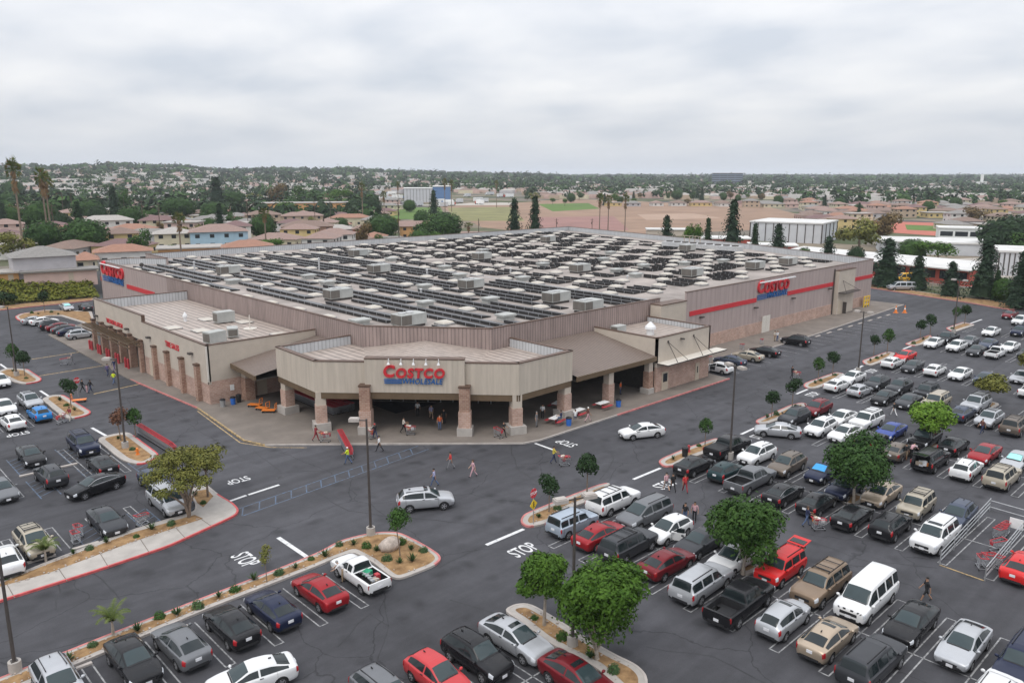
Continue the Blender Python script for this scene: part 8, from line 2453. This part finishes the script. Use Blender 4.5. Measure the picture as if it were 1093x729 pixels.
# street poles
pm = MB(); pm.tube((0, 0, -.5), (0, 0, 11), .16, .12, 7); pm.bar((-1.1, 0, 10.3), (1.1, 0, 10.3), .12); pm.bar((-.8, 0, 9.4), (.8, 0, 9.4), .1); pm.tube((.3, 0, 8.2), (.3, 0, 9), .22, .22, 8)
pme = pm.mesh('utility_pole', [mat('pole_wood', (.09, .065, .05), .9)])
for px, yt, d, lab in ((28, 258, 190, 'utility pole in front of the two storey grey house'), (59, 216, 260, 'utility pole between two ficus crowns'), (68, 204, 420, 'utility pole behind the ficus trees at left'), (78, 206, 400, 'utility pole right of two others at left'), (153, 212, 330, 'utility pole left of the middle ficus'), (171, 215, 300, 'utility pole before the cream maroon roofed house'), (265, 215, 320, 'utility pole right of the sky blue house'), (336, 213, 400, 'utility pole before the commercial block'), (353, 212, 400, 'second utility pole before the commercial block'), (426, 215, 255, 'tallest utility pole rising behind the back parapet'), (511, 232, 300, 'utility pole near the low pink block'), (346, 228, 330, 'utility pole beside the terracotta roofed house'), (594, 232, 330, 'pole beside the red court'), (632, 232, 330, 'second pole beside the red court')):
    p = at_d(px, d); top = CAM_H-(yt-185)*d/FOC; o = put(bpy.data.objects.new('utility_pole', pme)); o.location = p; o.scale = (1, 1, max(.5, (top-p.z)/11)); o.rotation_euler = (0, 0, px*.37); tag(o, lab, 'utility pole', 'utility poles among the houses')
# chain link fence along the east drive
fr_ = empty('chain_link_fence', (0, 0, 0)); a, b = ground_point(932, 304.2), ground_point(1100, 317.5)
mb = MB()
for z in (.1, 1.0, 1.9): mb.bar((a.x, a.y, z), (b.x, b.y, z), .05)
mb.build('rail', M['galv'], fr_); n_ = int((b-a).length/3)
for k in range(n_+1):
    q = a.lerp(b, k/n_); mb = MB(); mb.tube((q.x, q.y, 0), (q.x, q.y, 2), .05, .05, 6); mb.build('post', M['galv'], fr_)
tag(fr_, 'chain link fence with pipe rails along the east edge of the car park', 'fence')

# ---- the streets of small houses that follow, each house its own object
def clear(x, y, r): return all((x-a)**2+(y-b)**2 > (r+c)**2 for a, b, c in NEARH)
wk = list(WALLS); rk = list(ROOFS)
hv = {}
def far_house(loc, rz, wall_, roof, size):
    key = (wall_, roof, size)
    if key not in hv:
        w, d, h = size; hv[key] = house((0, 0, -500), 0, w, d, h, wall_, roof, 'x', parts=False, flat=roof == 'pale'); o = hv[key]
    else: o = put(hv[key].copy())
    o.location = loc; o.rotation_euler = (0, 0, rz); return o
def zone(px, d):
    if px < 420 and d > 205: return True
    if px >= 640 and d > 640: return True
    if 860 <= px and d > 380 and not (925 < px < 1005 and d < 470): return True
    return False
street = 0; nh = nt2 = 0
d = 232.0
while d < 760 and nh < 285:
    step = 25 + (d-230)*.012
    for side, (pa, pb) in (('l', (-25, 420)), ('r', (640, 1120))):
        x_ = pa + RNG.uniform(0, 12); idx = 0
        while x_ < pb:
            wpx = 15.5*FOC/d
            pxm = x_+wpx/2; x_ += wpx*RNG.uniform(1.0, 1.35)
            dd_ = d + RNG.uniform(-4, 4)
            if not zone(pxm, dd_) or nh >= 285: continue
            p = at_d(pxm, dd_)
            if not clear(p.x, p.y, 6): continue
            w_ = RNG.choice(['white', 'pale pink', 'cream', 'tan', 'white', 'cream', 'pale grey', 'yellow', 'pale pink', 'pale blue'][:9 if RNG.random() < .9 else 10]); rf_ = RNG.choice(['terracotta', 'brown', 'grey', 'maroon', 'pale', 'rose', 'grey', 'brown'])
            sz = RNG.choice([(13, 9, 2.9), (15, 10, 3.1), (12, 9, 5.4), (17, 10, 3.0)])
            o = far_house(p, STREET + RNG.choice([0, 0, PI/2]) + RNG.uniform(-.08, .08), w_, rf_, sz)
            idx += 1; nh += 1
            tag(o, '%s %s with %s roof, %s along the %s street %s' % (w_, 'two storey house' if sz[2] > 4 else 'bungalow', rf_, NUM[min(29, idx-1)], NUM[min(29, street)], 'behind the store' if side == 'l' else 'beyond the school'), 'house', 'small houses in the streets behind the store' if side == 'l' else 'small houses beyond the school')
            NEARH.append((p.x, p.y, 6.5))
    street += 1; d += step
GP_ = 'trees in the streets behind the store'
tries = 0; tcount = {}
while nt2 < 230 and tries < 6000:
    tries += 1
    left = RNG.random() < .62
    px = RNG.uniform(-20, 470) if left else RNG.uniform(560, 1110)
    d = 225+ (RNG.random()**.8)*(620 if left else 700)
    if not left and d < 430: continue
    if 400 < px < 550 and d > 400: continue
    if not left and px < 860 and d < 640: continue
    p = at_d(px, d)
    if not clear(p.x, p.y, 2.0) or any((p.x-a)**2+(p.y-b)**2 < (c+3)**2 for a, b, c in NEART): continue
    k = RNG.choice(['round', 'round', 'round2', 'round3', 'loose', 'loose', 'loose2', 'loose3', 'loose4', 'conifer', 'conifer2'])
    h = RNG.uniform(5, 10.5) if k[0] != 'c' else RNG.uniform(9, 15)
    w = h*RNG.uniform(.8, 1.2) if k[0] != 'c' else h*.42
    if clear(p.x, p.y, w*.35):
        nt2 += 1; key = (k, left); tcount[key] = tcount.get(key, 0)+1
        bgtree(k, p, w, h, '%s tree among far roofs %s' % (BW[k], 'behind the store' if left else 'beyond the school'), group='%s trees %s' % (BW[k], 'behind the store' if left else 'beyond the school'))
# ---- beyond that: a mass of roofs and tree tops nobody could count
_cl = [0]
def spread(n, dmin, dmax, seed, px0=-140, px1=1240, pw=1.6, thin=0.0):
    rr = random.Random(seed)
    for _ in range(n):
        d = dmin*(dmax/dmin)**(rr.random()**(1/pw) if pw != 1 else rr.random()); px = rr.uniform(px0, px1)
        if px > 400 and px < 560 and d < 1050: continue
        if 470 < px < 860 and d < 850: continue
        if d < 640 and px > 860: continue
        if d < 1250 and rr.random() < thin: continue
        if d < 700 and not clear(*polar(px, d), 1): continue
        yield px, d, rr
mb = MB()
for px, d, rr in spread(6000, 700, 5200, 101, pw=1.0):
    p = at_d(px, d); s = rr.uniform(.8, 1.5) * (1 + max(0, d-1500)/2500); a = STREET + rr.choice([0, PI/2]) + rr.uniform(-.2, .2)
    ca, sa = math.cos(a), math.sin(a); w, dp, h = 7*s, 5*s, 3.2*s; big_ = rr.random() < .06
    if big_: w *= 3; dp *= 2; h *= 1.6
    B = [(-w, -dp), (w, -dp), (w, dp), (-w, dp)]; B = [(p.x+ca*x-sa*y, p.y+sa*x+ca*y) for x, y in B]
    mi = rr.choice([1, 2, 3, 3, 4, 0, 2]) if not big_ else 0; ri = 5+rr.randrange(4) if not big_ else 8
    i0 = len(mb.v); mb.v += [(x, y, p.z-1) for x, y in B]+[(x, y, p.z+h) for x, y in B]
    mb.v += [(p.x-ca*(w-dp*.9), p.y-sa*(w-dp*.9), p.z+h*(1.5 if not big_ else 1.02)), (p.x+ca*(w-dp*.9), p.y+sa*(w-dp*.9), p.z+h*(1.5 if not big_ else 1.02))]
    for f, m_ in (((0, 1, 5, 4), mi), ((1, 2, 6, 5), mi), ((2, 3, 7, 6), mi), ((3, 0, 4, 7), mi), ((4, 5, 9, 8), ri), ((5, 6, 9), ri), ((6, 7, 8, 9), ri), ((7, 4, 8), ri)):
        mb.f.append(tuple(i0+q for q in f)); mb.m.append(m_)
o = mb.build('distant_roofs', [WALLS['white'], WALLS['cream'], WALLS['pale pink'], WALLS['tan'], WALLS['pale grey'], ROOFS['rose'], ROOFS['brown'], ROOFS['grey'], ROOFS['pale']])
wall_uv(o); tag(o, 'mass of small roofs spreading to the horizon', 'houses', kind='stuff')
mb = MB()
for px, d, rr in spread(13500, 430, 7500, 202, pw=1.0, thin=.22):
    p = at_d(px, d); far_ = 1 + max(0, d-1200)/1800; h = rr.uniform(6, 13)*min(far_, 1.8); w = h*rr.uniform(.7, 1.3)*min(1.6, far_); mi = rr.choice([0, 0, 1, 1, 0, 2, 4])
    if mi == 4: h *= 1.4; w *= .45
    n_ = 24 if d < 1600 else 11
    for _ in range(n_):
        dv = Vector((rr.gauss(0, 1), rr.gauss(0, 1), rr.gauss(0, 1))).normalized(); q = rr.uniform(.55, 1)
        leaf(mb, (p.x+dv.x*w*.5*q, p.y+dv.y*w*.5*q, p.z+h*.55+dv.z*h*.45*q), dv+Vector((0, 0, .3)), w*(.19 if d < 1600 else .25), rr, mi, .75)
tag(mb.build('distant_woods', [LF['dark'], LF['ficus'], LF['mid'], LF['olive'], LF['pine']]), 'mass of tree tops spreading to the horizon', 'woods', kind='stuff')
# tall palms and pale blocks along the left ridge line
for i, (px, d) in enumerate(((5, 1900), (9, 1900), (18, 1750), (60, 2000), (118, 2050), (127, 2050), (178, 2100), (226, 2150), (120, 1500), (88, 1300))):
    p = at_d(px, d); o = put(bpy.data.objects.new('fan_palm', PALM[i % 3])); o.location = p; o.scale = (1.7, 1.7, 1.6); tag(o, 'skyline palm on the left ridge, %s from the left' % NUM[i], 'palm', 'palms on the ridge line')

# ------------------------------------------------------------------ the air in between
hz_ = MB(); hz_.box(-23000, -23000, -2.3, 26000, 26000, 132)
m = bpy.data.materials.new('city_haze'); m.use_nodes = True; nt = m.node_tree; nt.nodes.remove(nt.nodes['Principled BSDF'])
pv = nt.nodes.new('ShaderNodeVolumePrincipled'); pv.inputs['Color'].default_value = (.86, .91, 1.0, 1); pv.inputs['Density'].default_value = .0001; pv.inputs['Anisotropy'].default_value = .0
nt.links.new(pv.outputs[0], nt.nodes['Material Output'].inputs['Volume'])
tag(hz_.build('haze', m), 'thin pale haze over the distant city', 'haze', kind='stuff')
